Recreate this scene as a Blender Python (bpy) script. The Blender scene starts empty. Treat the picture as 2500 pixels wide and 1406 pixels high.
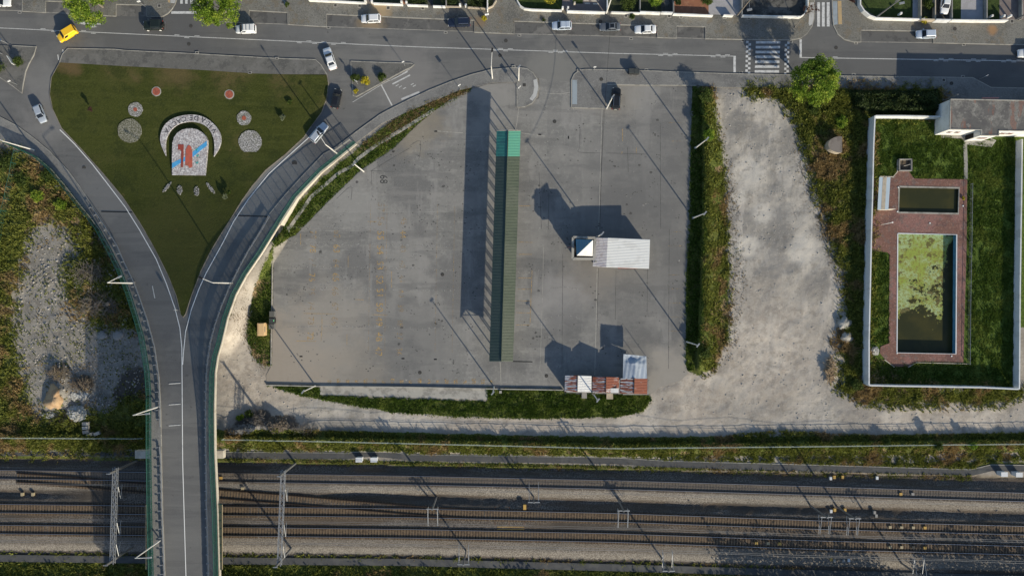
import bpy, bmesh, math, random
import numpy as np
from mathutils import Vector, Matrix
from mathutils.geometry import delaunay_2d_cdt
R = math.radians
random.seed(7); rng = np.random.default_rng(11)
SC = bpy.context.scene
COL = SC.collection
# ---- plan scale: S map units per metre on the ground, camera H metres up, looking straight down
S = 11.8; H = 152.0
def P(px, py, z=0.0):
    k = (H - z) / H / S
    return Vector(((px - 1250.0) * k, (703.0 - py) * k, z))
# ---- camera
cd = bpy.data.cameras.new('camera'); cam = bpy.data.objects.new('camera', cd); COL.objects.link(cam)
cam.location = (0, 0, H); cam.rotation_euler = (0, 0, 0)
cd.sensor_fit = 'HORIZONTAL'; cd.sensor_width = 36.0; cd.lens = 18.0 / ((1250.0 / S) / H)
cd.clip_start = 1.0; cd.clip_end = 5000.0
SC.camera = cam
# ---- sky and sun: light comes from the lower right, 22 degrees high
ELEV = R(22.2); AZ = math.atan2(0.583, -0.812)          # direction to the sun, x = .583 y = -.812
w = bpy.data.worlds.new('World'); SC.world = w; w.use_nodes = True
wn = w.node_tree
sky = wn.nodes.new('ShaderNodeTexSky'); sky.sky_type = 'NISHITA'; sky.sun_disc = False
sky.sun_elevation = ELEV; sky.sun_rotation = AZ; sky.air_density = 1.0; sky.dust_density = 0.6; sky.ozone_density = 1.5
bg = wn.nodes['Background']; wn.links.new(sky.outputs[0], bg.inputs[0]); bg.inputs[1].default_value = 0.125
sd_ = bpy.data.lights.new('sun', 'SUN'); sun = bpy.data.objects.new('sun', sd_); COL.objects.link(sun)
sd_.energy = 4.9; sd_.angle = R(0.55); sd_.color = (1.0, 0.90, 0.71)
sdir = Vector((0.583 * math.cos(ELEV), -0.812 * math.cos(ELEV), math.sin(ELEV)))
sun.rotation_euler = sdir.to_track_quat('Z', 'Y').to_euler()
SC.view_settings.view_transform = 'Standard'; SC.view_settings.look = 'None'
SC.view_settings.exposure = 0.28; SC.view_settings.gamma = 1.0

# ================================================================= materials
class NT:
    def __init__(s, name):
        s.m = bpy.data.materials.new(name); s.m.use_nodes = True; s.t = s.m.node_tree
        s.b = s.t.nodes['Principled BSDF']
    def n(s, ty, **kw):
        o = s.t.nodes.new(ty)
        for k, v in kw.items(): setattr(o, k, v)
        return o
    def l(s, a, b): s.t.links.new(a, b)
    def math(s, op, a, b=None, c=None, clamp=False):
        o = s.n('ShaderNodeMath', operation=op, use_clamp=clamp)
        for i, v in enumerate((a, b, c)):
            if v is None: continue
            if isinstance(v, (int, float)): o.inputs[i].default_value = v
            else: s.l(v, o.inputs[i])
        return o.outputs[0]
    def mapr(s, v, lo, hi, a=0.0, b=1.0):
        o = s.n('ShaderNodeMapRange', interpolation_type='SMOOTHSTEP')
        s.l(v, o.inputs[0])
        for i, x in zip((1, 2, 3, 4), (lo, hi, a, b)): o.inputs[i].default_value = x
        return o.outputs[0]
    def mix(s, fac, a, b, bt='MIX'):
        o = s.n('ShaderNodeMix', data_type='RGBA', blend_type=bt)
        for sock, v in ((o.inputs[0], fac), (o.inputs[6], a), (o.inputs[7], b)):
            if isinstance(v, (int, float)): sock.default_value = v
            elif isinstance(v, tuple): sock.default_value = (*v[:3], 1)
            else: s.l(v, sock)
        return o.outputs[2]
    def noise(s, co, scale, detail=4, rough=0.6, stretch=None, off=0.0):
        if stretch or off:
            mp = s.n('ShaderNodeMapping'); s.l(co, mp.inputs[0])
            mp.inputs['Scale'].default_value = stretch or (1, 1, 1)
            mp.inputs['Location'].default_value = (off, off * 1.7, 0)
            co = mp.outputs[0]
        o = s.n('ShaderNodeTexNoise'); s.l(co, o.inputs['Vector'])
        o.inputs['Scale'].default_value = scale; o.inputs['Detail'].default_value = detail
        o.inputs['Roughness'].default_value = rough
        return o.outputs[0]

_no = [0.0]
def pmat(name, base, rough=0.85, layers=(), bump=None, metal=0.0, spec=0.25, coord='pos', emit=None, alpha=None, trans=None):
    """layers: ('n', colour, scale, lo, hi, strength, stretch) a noise patch; ('b', colour, (px,py), radius_m, strength) a stain;
    ('r', colour, strength) a random tint per loose piece"""
    s = NT(name)
    if coord == 'pos': co = s.n('ShaderNodeNewGeometry').outputs['Position']
    else: co = s.n('ShaderNodeTexCoord').outputs['Object']
    c = base
    for L in layers:
        _no[0] += 3.7
        if L[0] == 'n':
            st = L[6] if len(L) > 6 else None
            q_ = .42; f = s.mapr(s.noise(co, L[2], 5, 0.62, st, _no[0]), .5 + (L[3] - .5) * q_, .5 + (L[4] - .5) * q_, 0, L[5])
            c = s.mix(f, c, L[1])
        elif L[0] == 'b':
            q = P(*L[2])
            d = s.n('ShaderNodeVectorMath', operation='DISTANCE'); s.l(co, d.inputs[0]); d.inputs[1].default_value = (q.x, q.y, 0)
            nz = s.noise(co, 0.25, 5, 0.65, None, _no[0])
            v = s.math('ADD', d.outputs['Value'], s.math('MULTIPLY', s.math('SUBTRACT', nz, 0.5), L[3] * 1.6))
            c = s.mix(s.mapr(v, L[3] * 0.35, L[3] * 1.1, L[4], 0.0), c, L[1])
        elif L[0] == 's':   # strips laid side by side: axis, width, x range, tint, strength
            sp = s.n('ShaderNodeSeparateXYZ'); s.l(co, sp.inputs[0]); ax = sp.outputs['XY'.index(L[2])]; ot = sp.outputs['YX'.index(L[2])]
            wob = s.math('MULTIPLY', s.math('SUBTRACT', s.noise(co, .5, 4, .6, None, _no[0]), .5), .5)
            wn_ = s.n('ShaderNodeTexWhiteNoise', noise_dimensions='1D'); s.l(s.math('FLOOR', s.math('DIVIDE', s.math('ADD', ax, wob), L[3])), wn_.inputs['W'])
            fr = s.math('FRACT', s.math('DIVIDE', s.math('ADD', ax, wob), L[3])); xs_ = sp.outputs[0]
            msk = s.math('MULTIPLY', s.mapr(xs_, L[4][0] - .2, L[4][0] + .2), s.mapr(xs_, L[4][1] - .2, L[4][1] + .2, 1, 0))
            c = s.mix(s.math('MULTIPLY', s.math('MULTIPLY', wn_.outputs['Value'], msk), L[5]), c, L[1])
            seam = s.math('MULTIPLY', s.mapr(fr, .0, .07, 1, 0), s.mapr(s.noise(co, .5, 5, .7, None, _no[0] + 9), .46, .58)); c = s.mix(s.math('MULTIPLY', s.math('MULTIPLY', seam, msk), L[7]), c, L[6])
        elif L[0] == 'r':
            g = s.n('ShaderNodeNewGeometry')
            c = s.mix(s.math('MULTIPLY', g.outputs['Random Per Island'], L[2]), c, L[1])
    if isinstance(c, tuple): s.b.inputs['Base Color'].default_value = (*c, 1)
    else: s.l(c, s.b.inputs['Base Color'])
    s.b.inputs['Roughness'].default_value = rough; s.b.inputs['Metallic'].default_value = metal
    s.b.inputs['Specular IOR Level'].default_value = spec
    if alpha: s.l(s.mapr(s.noise(co, alpha[0], 4, .7), alpha[1], alpha[2]), s.b.inputs['Alpha'])
    if bump:
        bn = s.n('ShaderNodeBump'); bn.inputs['Strength'].default_value = bump[1]; bn.inputs['Distance'].default_value = bump[2]
        s.l(s.noise(co, bump[0], 6, 0.65, bump[3] if len(bump) > 3 else None), bn.inputs['Height']); s.l(bn.outputs[0], s.b.inputs['Normal'])
    if trans: s.b.inputs['Transmission Weight'].default_value = trans
    return s.m

def leafmat(name, dark, light, extra=None, f=0.35):
    s = NT(name)
    g = s.n('ShaderNodeNewGeometry')
    c = s.mix(g.outputs['Random Per Island'], dark, light)
    if extra:
        c = s.mix(s.mapr(s.noise(g.outputs['Position'], extra[1], 4, .6), extra[2], extra[3], 0, .9), c, extra[0])
    s.l(c, s.b.inputs['Base Color']); s.b.inputs['Roughness'].default_value = 0.6; s.b.inputs['Specular IOR Level'].default_value = 0.2
    tr = s.n('ShaderNodeBsdfTranslucent'); s.l(c, tr.inputs[0])
    ms = s.n('ShaderNodeMixShader'); ms.inputs[0].default_value = f
    s.l(s.b.outputs[0], ms.inputs[1]); s.l(tr.outputs[0], ms.inputs[2])
    s.l(ms.outputs[0], s.t.nodes['Material Output'].inputs[0])
    return s.m

M = {}
M['asphalt'] = pmat('asphalt', (.128, .127, .124), .9, [
    ('n', (.160, .157, .150), .05, .45, .75, .8), ('n', (.098, .098, .098), .09, .5, .75, .6),
    ('n', (.165, .162, .155), .16, .5, .8, .45, (.16, 1.2, 1)), ('n', (.100, .100, .102), .22, .56, .74, .45, (.1, 1.4, 1)),
    ('n', (.18, .178, .17), 7, .5, .8, .3), ('n', (.06, .06, .06), .9, .86, .96, .5), ('n', (.085, .085, .086), .5, .68, .76, .3, (.12, 1, 1)),
    ('b', (.21, .20, .19), (990, 190), 9, .6), ('b', (.24, .235, .22), (600, 470), 12, .6), ('b', (.20, .195, .19), (130, 260), 9, .6), ('b', (.22, .215, .20), (660, 400), 9, .55), ('b', (.20, .195, .185), (270, 480), 9, .5), ('b', (.21, .205, .19), (520, 640), 7, .5),
    ('b', (.20, .195, .18), (1350, 180), 8, .7), ('b', (.082, .082, .083), (400, 60), 30, .5), ('b', (.085, .085, .086), (2300, 130), 45, .45), ('b', (.19, .185, .175), (100, 180), 5, .5)], (9, .3, .02))
M['asphalt_old'] = pmat('asphalt_bay', (.105, .103, .099), .9, [
    ('n', (.18, .172, .16), .25, .5, .75, .7), ('n', (.055, .055, .055), .6, .55, .75, .6), ('n', (.13, .125, .12), 6, .5, .8, .4),
    ('b', (.23, .18, .12), (905, 62), 3.6, .9)], (8, .3, .02))
M['lot'] = pmat('lot_concrete', (.215, .209, .195), .9, [
    ('s', (.165, .161, .152), 'Y', 3.9, (-60, 4), .75, (.33, .32, .295), .75), ('s', (.165, .162, .155), 'X', 3.6, (4, 60), .75, (.30, .29, .27), .45),
    ('n', (.285, .276, .255), 1.6, .52, .8, .45), ('n', (.15, .146, .138), 2.1, .55, .85, .4), ('n', (.30, .29, .265), .55, .6, .95, .6, (.5, 1, 1)),
    ('n', (.245, .235, .218), .045, .47, .72, .9), ('n', (.130, .128, .125), .07, .5, .75, .75),
    ('n', (.265, .255, .24), .30, .58, .78, .55, (1, .18, 1)), ('n', (.235, .225, .21), .22, .56, .76, .5, (.15, 1, 1)),
    ('n', (.13, .128, .124), .28, .56, .76, .5, (.22, 1, 1)),
    ('n', (.065, .063, .06), .55, .95, 1.02, .75), ('n', (.06, .058, .055), 1.3, .93, 1.0, .7), ('n', (.34, .33, .30), .9, .92, 1.02, .6), ('n', (.09, .088, .085), .18, .86, .95, .35),
    ('n', (.26, .25, .235), 5, .5, .85, .35),
    ('b', (.32, .275, .225), (680, 905), 15, .8), ('b', (.30, .27, .23), (800, 800), 12, .5), ('b', (.14, .138, .134), (1000, 860), 14, .5), ('b', (.145, .142, .138), (1590, 450), 20, .45), ('b', (.27, .262, .245), (860, 500), 6, .6), ('b', (.28, .27, .255), (1360, 760), 5, .7), ('b', (.28, .25, .215), (1440, 680), 7, .7), ('b', (.13, .128, .125), (1570, 620), 26, .5),
    ('b', (.30, .275, .24), (1640, 930), 9, .8), ('b', (.26, .22, .16), (1000, 290), 9, .6), ('b', (.26, .24, .205), (1500, 214), 7, .4),
    ('b', (.27, .24, .2), (860, 930), 10, .5), ('b', (.26, .25, .24), (1370, 730), 7, .6), ('b', (.10, .10, .1), (1380, 790), 6, .4)], (5, .3, .03))
M['pave'] = pmat('calcada_paving', (.160, .153, .132), .9, [
    ('n', (.20, .195, .175), .09, .45, .72, .7), ('n', (.105, .103, .095), .2, .5, .75, .7), ('n', (.23, .22, .20), 4.5, .52, .75, .6),
    ('n', (.07, .07, .066), 5.5, .58, .75, .7), ('n', (.16, .13, .09), .5, .64, .75, .5), ('b', (.34, .26, .16), (925, 30), 3.6, .9),
    ('b', (.20, .15, .10), (1172, 52), 1.6, .9), ('b', (.28, .17, .09), (2422, 76), 1.3, .9)], (7, .5, .03))
M['pave_grey'] = pmat('grey_pavement', (.175, .172, .165), .9, [
    ('n', (.22, .215, .20), .08, .45, .72, .7), ('n', (.125, .123, .12), .2, .5, .75, .7), ('n', (.26, .25, .24), 4, .55, .8, .5),
    ('n', (.09, .09, .088), 5, .6, .8, .5)], (6, .4, .03))
M['pave_dark'] = pmat('island_pavement', (.120, .117, .108), .9, [
    ('n', (.155, .15, .14), .15, .45, .72, .8), ('n', (.07, .07, .068), .5, .5, .75, .6), ('n', (.17, .165, .155), 4, .55, .8, .5)], (6, .4, .03))
M['kerb'] = pmat('kerb_stone', (.31, .295, .26), .85, [('n', (.18, .17, .15), .6, .45, .7, .7), ('n', (.4, .38, .34), 2, .55, .8, .4)])
M['paint'] = pmat('road_paint', (.54, .54, .52), .8, [('n', (.36, .36, .35), 1.1, .5, .75, .5), ('n', (.2, .2, .2), 6, .52, .7, .5)])
M['paint_line'] = pmat('lane_line_paint', (.70, .70, .68), .8, [('n', (.45, .45, .44), 1.1, .6, .9, .5)])
M['kerb_dim'] = pmat('brown_kerb_stone', (.22, .195, .16), .85, [('n', (.12, .11, .09), .6, .45, .7, .7)])
M['paint_bright'] = pmat('crossing_paint', (.56, .56, .55), .8, [('n', (.3, .3, .3), 1.3, .5, .75, .6), ('n', (.25, .25, .25), 6, .55, .75, .4)])
M['paint_orange'] = pmat('worn_orange_paint', (.42, .275, .105), .85, [('n', (.27, .22, .15), 1.2, .42, .7, .7)], alpha=(2.6, .34, .54))
M['paint_faint'] = pmat('faded_orange_paint', (.42, .28, .12), .85, [('n', (.26, .22, .17), 1.0, .4, .62, .6)], alpha=(2.2, .40, .66))
M['paint_black'] = pmat('black_tar_paint', (.045, .045, .045), .85, alpha=(3, .3, .45))
M['tar'] = pmat('joint_tar', (.075, .073, .07), .9, [('n', (.14, .135, .13), .6, .45, .7, .8)])
M['oil'] = pmat('oil_spot', (.085, .082, .077), .8, alpha=(6, .36, .5))
M['chip'] = pmat('pale_scuff', (.30, .29, .27), .9, alpha=(1.6, .44, .62))
M['lawn'] = pmat('lawn', (.047, .055, .013), .95, [
    ('n', (.070, .077, .021), .55, .45, .85, .7, (.14, 1.5, 1)), ('n', (.031, .039, .009), .5, .5, .9, .6, (.12, 1.3, 1)), ('n', (.090, .082, .028), .10, .55, .95, .7), ('b', (.15, .105, .055), (300, 168), 5, .55), ('b', (.15, .105, .055), (560, 186), 5, .45), ('b', (.15, .105, .055), (700, 190), 5, .4),
    ('n', (.054, .062, .015), .06, .45, .72, .8), ('n', (.033, .042, .012), .25, .5, .75, .7), ('n', (.060, .066, .018), .35, .55, .78, .6, (.25, 1, 1)),
    ('n', (.075, .083, .024), 3.2, .5, .78, .5), ('n', (.030, .038, .012), 3.8, .6, .85, .6),
    ('n', (.16, .11, .05), .30, .9, 1.05, .5), ('b', (.15, .105, .055), (430, 174), 5, .5), ('b', (.13, .09, .045), (170, 160), 3, .8),
    ('b', (.12, .09, .04), (445, 745), 3, .8), ('b', (.065, .065, .022), (460, 600), 14, .5)], (3.5, .9, .12), spec=.08)
M['pebble'] = pmat('pebbles', (.26, .25, .24), .9, [('n', (.50, .48, .47), 3.5, .5, .62, .9), ('n', (.07, .075, .06), 4.2, .52, .64, .9), ('n', (.15, .15, .11), .8, .5, .7, .5)], (5, .9, .08))
M['mosaic'] = pmat('stone_mosaic', (.40, .38, .38), .85, [('n', (.62, .60, .59), 2.6, .5, .62, .9), ('n', (.16, .15, .17), 3.4, .54, .66, .8), ('n', (.3, .26, .25), 1.2, .55, .7, .6)], (5, .5, .04))
M['red_stone'] = pmat('red_gravel', (.36, .10, .06), .9, [('n', (.22, .07, .05), 3, .45, .65, .8)], (5, .6, .05))
M['boat_red'] = pmat('brick_red_paint', (.42, .10, .065), .85, [('n', (.30, .10, .07), 1, .45, .65, .8)])
M['key_red'] = pmat('dark_red_paint', (.26, .055, .04), .85, [('n', (.18, .05, .04), 1, .45, .65, .6)])
M['river_blue'] = pmat('river_blue_paint', (.06, .30, .58), .8, [('n', (.10, .36, .62), 1, .45, .65, .6)])
M['teal'] = pmat('teal_paint', (.05, .42, .40), .8)
M['letter'] = pmat('black_letter_stone', (.03, .03, .04), .8)
M['white'] = pmat('white_render', (.72, .71, .68), .85, [('n', (.52, .50, .46), .5, .5, .75, .5), ('n', (.60, .58, .55), 3, .5, .8, .3)])
M['white_wall'] = pmat('white_painted_wall', (.60, .61, .62), .85, [('n', (.42, .42, .41), .4, .5, .75, .5, (1, 1, .3))])
M['cream'] = pmat('cream_concrete', (.52, .47, .39), .85, [('n', (.36, .31, .25), .4, .48, .72, .6), ('n', (.6, .56, .48), 2, .5, .8, .4)])
M['beige'] = pmat('beige_stone', (.42, .36, .28), .85, [('n', (.30, .26, .2), .8, .48, .72, .6)])
M['concrete'] = pmat('concrete', (.26, .25, .235), .9, [('n', (.17, .165, .155), .5, .5, .75, .7), ('n', (.33, .32, .30), 2.5, .5, .8, .4)], (6, .3, .03))
M['concrete_light'] = pmat('light_concrete', (.34, .325, .29), .9, [('n', (.21, .2, .18), .5, .5, .7, .8), ('n', (.42, .4, .37), 1.5, .55, .8, .4)], (6, .3, .03))
M['galv'] = pmat('galvanised_steel', (.33, .34, .35), .5, metal=.5, spec=.4)
M['galv_dark'] = pmat('dull_steel', (.20, .20, .20), .6, metal=.4)
M['pole_white'] = pmat('pale_pole_concrete', (.62, .60, .56), .8)
M['green_metal'] = pmat('green_fence_paint', (.02, .085, .065), .6, metal=.1)
M['black'] = pmat('matt_black', (.012, .012, .013), .7)
M['rubber'] = pmat('rubber', (.015, .015, .015), .85)
M['glass'] = pmat('dark_glass', (.012, .016, .022), .12, spec=.35)
M['chrome'] = pmat('chrome', (.6, .6, .6), .3, metal=.9)
M['lamp_red'] = pmat('red_lens', (.35, .02, .015), .4)
M['lamp_clear'] = pmat('clear_lens', (.7, .7, .68), .3)
M['plate'] = pmat('plate', (.7, .7, .66), .6)
M['iron'] = pmat('cast_iron', (.045, .043, .04), .8, [('n', (.09, .085, .08), 5, .5, .7, .6)], coord='obj')
M['rust'] = pmat('rusty_iron', (.12, .06, .035), .9, [('n', (.06, .035, .025), 3, .45, .7, .7)], coord='obj')
M['soil'] = pmat('soil', (.13, .10, .07), .95, [('n', (.07, .055, .04), 1.5, .45, .7, .8)], (5, .8, .06))
M['wood'] = pmat('weathered_wood', (.26, .21, .15), .9, [('r', (.12, .09, .065), 1.0)])
M['wood_grey'] = pmat('dead_wood', (.30, .27, .23), .9, [('r', (.09, .07, .055), 1.0)])
M['leaf_tree'] = leafmat('tree_leaves', (.06, .13, .010), (.23, .33, .035), ((.38, .44, .06), .5, .48, .66))
M['leaf_dark'] = leafmat('dark_leaves', (.018, .034, .010), (.06, .085, .022))
M['leaf_mid'] = leafmat('mid_leaves', (.035, .06, .012), (.11, .15, .03))
M['leaf_yellow'] = leafmat('yellow_leaves', (.30, .26, .02), (.62, .52, .04))
M['leaf_red'] = leafmat('purple_leaves', (.05, .025, .022), (.13, .07, .055))
M['leaf_pale'] = leafmat('pale_leaves', (.12, .14, .08), (.30, .33, .2))
M['tuft_green'] = leafmat('green_grass_blades', (.04, .07, .012), (.13, .18, .035), ((.2, .17, .05), .16, .52, .72), .3)
M['tuft_lush'] = leafmat('lush_grass_blades', (.045, .085, .012), (.13, .20, .030), ((.20, .25, .05), .2, .48, .62), .3)
M['tuft_wild'] = leafmat('wild_weed_leaves', (.075, .10, .018), (.32, .33, .07), ((.36, .25, .12), .13, .51, .60), .3)
M['tuft_dry'] = leafmat('dry_grass_blades', (.16, .12, .055), (.42, .32, .16), ((.14, .17, .04), .2, .52, .66), .3)

# ================================================================= helpers
def tag(o, label=None, cat=None, group=None, kind=None):
    for k, v in (('label', label), ('category', cat), ('group', group), ('kind', kind)):
        if v: o[k] = v
    return o
def thing(name, label, cat, loc=(0, 0, 0), rz=0.0, group=None):
    o = bpy.data.objects.new(name, None); COL.objects.link(o); o.empty_display_size = .2
    o.location = loc; o.rotation_euler = (0, 0, rz)
    return tag(o, label, cat, group)
class MB:
    def __init__(s): s.v = []; s.f = []
    def add(s, vs, fs):
        b = len(s.v); s.v += [tuple(v) for v in vs]; s.f += [tuple(b + i for i in f) for f in fs]; return s
    def box(s, c, d, rz=0.0, taper=1.0):
        x, y, z = d[0] / 2, d[1] / 2, d[2] / 2
        vs = []
        for k, t in ((-z, 1.0), (z, taper)):
            for a, b in ((-x, -y), (x, -y), (x, y), (-x, y)):
                u, v = a * t, b * t
                vs.append((c[0] + u * math.cos(rz) - v * math.sin(rz), c[1] + u * math.sin(rz) + v * math.cos(rz), c[2] + k))
        return s.add(vs, [(3, 2, 1, 0), (4, 5, 6, 7), (0, 1, 5, 4), (1, 2, 6, 5), (2, 3, 7, 6), (3, 0, 4, 7)])
    def tube(s, a, b, r0, r1=None, n=8, cap=True):
        a = Vector(a); b = Vector(b); r1 = r0 if r1 is None else r1
        d = (b - a).normalized(); u = d.orthogonal().normalized(); w_ = d.cross(u)
        vs = []
        for p, r in ((a, r0), (b, r1)):
            for i in range(n):
                t = 2 * math.pi * i / n; vs.append(p + u * math.cos(t) * r + w_ * math.sin(t) * r)
        fs = [(i, (i + 1) % n, n + (i + 1) % n, n + i) for i in range(n)]
        if cap: fs += [tuple(range(n - 1, -1, -1)), tuple(range(n, 2 * n))]
        return s.add(vs, fs)
    def pipe(s, pts, r, n=6):
        for a, b in zip(pts[:-1], pts[1:]): s.tube(a, b, r, r, n)
        return s
    def prism(s, pts, z0, z1):
        n = len(pts); ar = sum(pts[i][0] * pts[(i + 1) % n][1] - pts[(i + 1) % n][0] * pts[i][1] for i in range(n))
        if ar < 0: pts = pts[::-1]
        vs = [(p[0], p[1], z0) for p in pts] + [(p[0], p[1], z1) for p in pts]
        return s.add(vs, [tuple(range(n - 1, -1, -1)), tuple(range(n, 2 * n))] + [(i, (i + 1) % n, n + (i + 1) % n, n + i) for i in range(n)])
    def disc(s, c, r, h, n=20):
        return s.prism([(c[0] + r * math.cos(2 * math.pi * i / n), c[1] + r * math.sin(2 * math.pi * i / n)) for i in range(n)], c[2], c[2] + h)
    def build(s, name, mat, parent=None, smooth=False, loc=None):
        me = bpy.data.meshes.new(name); me.from_pydata(s.v, [], s.f); me.update()
        me.materials.append(mat)
        if smooth: me.polygons.foreach_set('use_smooth', [True] * len(me.polygons))
        o = bpy.data.objects.new(name, me); COL.objects.link(o)
        if parent: o.parent = parent
        if loc is not None: o.location = loc
        return o
def npmesh(name, V, F, mat, parent=None, smooth=False):
    """V (n,3) float, F (m,k) int, all faces of k corners"""
    V = np.asarray(V, np.float32); F = np.asarray(F, np.int32); k = F.shape[1]
    me = bpy.data.meshes.new(name)
    me.vertices.add(len(V)); me.vertices.foreach_set('co', V.ravel())
    me.loops.add(F.size); me.loops.foreach_set('vertex_index', F.ravel())
    me.polygons.add(len(F)); me.polygons.foreach_set('loop_start', np.arange(0, F.size, k, dtype=np.int32))
    try: me.polygons.foreach_set('loop_total', np.full(len(F), k, np.int32))
    except Exception: pass
    if smooth: me.polygons.foreach_set('use_smooth', np.ones(len(F), bool))
    me.update(calc_edges=True); me.validate()
    me.materials.append(mat)
    o = bpy.data.objects.new(name, me); COL.objects.link(o)
    if parent: o.parent = parent
    return o
def copy_tree(o, parent=None):
    c = o.copy(); COL.objects.link(c)
    if parent is not None: c.parent = parent
    for ch in list(o.children): copy_tree(ch, c)
    return c
def catmull(pts, n=6, closed=False):
    out = []; L = len(pts)
    for i in range(L if closed else L - 1):
        g = lambda j: pts[j % L] if closed else pts[max(0, min(L - 1, j))]
        p0, p1, p2, p3 = g(i - 1), g(i), g(i + 1), g(i + 2)
        for k in range(n):
            t = k / n
            out.append(tuple(.5 * (2 * b + (c - a) * t + (2 * a - 5 * b + 4 * c - d) * t * t + (3 * b - a - 3 * c + d) * t ** 3) for a, b, c, d in zip(p0, p1, p2, p3)))
    if not closed: out.append(tuple(pts[-1]))
    return out
def ZR(y):
    t = min(1.0, max(0.0, (y - 330.0) / 720.0)); return 11.4 * t * t * (3 - 2 * t)
def drape(name, poly, zf, mat, step=None, kind='structure', parent=None, dz=0.0, skirt=0.0):
    """a polygon given in plan units, laid over the height function zf, with an optional turned-down edge"""
    if step:
        q_ = []
        for a_, b_ in zip(poly, poly[1:] + poly[:1]):
            m_ = 1 if max(a_[1], b_[1]) <= 330 else max(1, int(math.hypot(b_[0] - a_[0], b_[1] - a_[1]) / 12)); q_ += [(a_[0] + (b_[0] - a_[0]) * i / m_, a_[1] + (b_[1] - a_[1]) * i / m_) for i in range(m_)]
        poly = q_
    pts = [Vector(p) for p in poly]; n = len(pts)
    edges = [(i, (i + 1) % n) for i in range(n)]
    if step:
        xs = [p[0] for p in poly]; ys = [p[1] for p in poly]
        X, Y = np.meshgrid(np.arange(min(xs), max(xs), step), np.arange(min(ys), max(ys), step))
        q = np.stack([X.ravel(), Y.ravel()], 1); d = sdist(q[:, 0], q[:, 1], poly); q = q[d > step * .35]
        pts += [Vector((float(a), float(b))) for a, b in q]
    vs, _, fs, *_r = delaunay_2d_cdt(pts, edges, [], 1, 1e-4)
    mb = MB()
    V = [tuple(P(v.x, v.y, zf(v.x, v.y) + dz)) for v in vs]
    F = []
    for f in fs:
        a, b, c = (Vector(V[i]) for i in f[:3])
        F.append(tuple(f) if (b - a).cross(c - a).z > 0 else tuple(reversed(f)))
    mb.add(V, F)
    if skirt:
        for i in range(n):
            a, b = poly[i], poly[(i + 1) % n]
            pa, pb = P(*a, zf(*a) + dz), P(*b, zf(*b) + dz)
            mb.add([pa, pb, pb - Vector((0, 0, skirt)), pa - Vector((0, 0, skirt))], [(0, 1, 2, 3)])
    o = mb.build(name, mat, parent)
    if kind: o['kind'] = kind
    return o
Z0 = lambda x, y: 0.0
ZRf = lambda x, y: ZR(y)
def sdist(px, py, poly):
    """signed distance (positive inside) of many points to a polygon, all in plan units"""
    px = np.asarray(px, float); py = np.asarray(py, float)
    d = np.full(px.shape, 1e9); ins = np.zeros(px.shape, bool); n = len(poly)
    for i in range(n):
        x0, y0 = poly[i]; x1, y1 = poly[(i + 1) % n]
        ex, ey = x1 - x0, y1 - y0; L = ex * ex + ey * ey + 1e-9
        t = np.clip(((px - x0) * ex + (py - y0) * ey) / L, 0, 1)
        d = np.minimum(d, np.hypot(px - x0 - t * ex, py - y0 - t * ey))
        c = ((y0 > py) != (y1 > py)) & (px < (x1 - x0) * (py - y0) / (y1 - y0 + 1e-12) + x0)
        ins ^= c
    return np.where(ins, d, -d)
def ribbon(mb, pts, wpx, zf=Z0, dz=.02, h=0.0):
    """a strip of constant width along a polyline (plan units); h > 0 gives it thickness below dz"""
    if zf is not Z0:
        q_ = []
        for a_, b_ in zip(pts[:-1], pts[1:]):
            m_ = max(1, int(math.hypot(b_[0] - a_[0], b_[1] - a_[1]) / 10)); q_ += [(a_[0] + (b_[0] - a_[0]) * i / m_, a_[1] + (b_[1] - a_[1]) * i / m_) for i in range(m_)]
        pts = q_ + [pts[-1]]
    L = []; Rr = []
    for i, p in enumerate(pts):
        a = pts[max(0, i - 1)]; b = pts[min(len(pts) - 1, i + 1)]
        dx, dy = b[0] - a[0], b[1] - a[1]; l = math.hypot(dx, dy) or 1
        nx, ny = -dy / l * wpx / 2, dx / l * wpx / 2
        z = zf(*p) + dz
        L.append(P(p[0] + nx, p[1] + ny, z)); Rr.append(P(p[0] - nx, p[1] - ny, z))
    n = len(pts); vs = L + Rr; fs = [(i, i + 1, n + i + 1, n + i) for i in range(n - 1)]
    if h:
        dn = Vector((0, 0, -h)); vs = vs + [v + dn for v in L] + [v + dn for v in Rr]
        for i in range(n - 1):
            fs += [(i + 1, i, 2 * n + i, 2 * n + i + 1), (n + i, n + i + 1, 3 * n + i + 1, 3 * n + i)]
        fs += [(0, n, 3 * n, 2 * n), (2 * n - 1, n - 1, 3 * n - 1, 4 * n - 1)]
    mb.add(vs, fs); return mb
def wall_strip(mb, pts, zlo, zhi, th=.2):
    """a wall along a polyline of plan points at ground z; zlo/zhi functions of (x, y); th metres thick"""
    n = len(pts); A = []; B = []
    for i, p in enumerate(pts):
        a = P(*pts[max(0, i - 1)][:2]); b = P(*pts[min(n - 1, i + 1)][:2])
        d = (b - a); d.z = 0; d.normalize(); nn = Vector((-d.y, d.x, 0)) * th / 2
        lo, hi = zlo(*p), zhi(*p)
        base = P(p[0], p[1], hi)
        A += [Vector((base.x, base.y, lo)) + nn, Vector((base.x, base.y, hi)) + nn]
        B += [Vector((base.x, base.y, lo)) - nn, Vector((base.x, base.y, hi)) - nn]
    vs = A + B; m = 2 * n; fs = []
    for i in range(n - 1):
        j = 2 * i
        fs += [(j, j + 2, j + 3, j + 1), (m + j + 2, m + j, m + j + 1, m + j + 3), (j + 1, j + 3, m + j + 3, m + j + 1), (j + 2, j, m + j, m + j + 2)]
    fs += [(0, 1, m + 1, m), (2 * n - 1, 2 * n - 2, m + 2 * n - 2, m + 2 * n - 1)]
    mb.add(vs, fs); return mb
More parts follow.
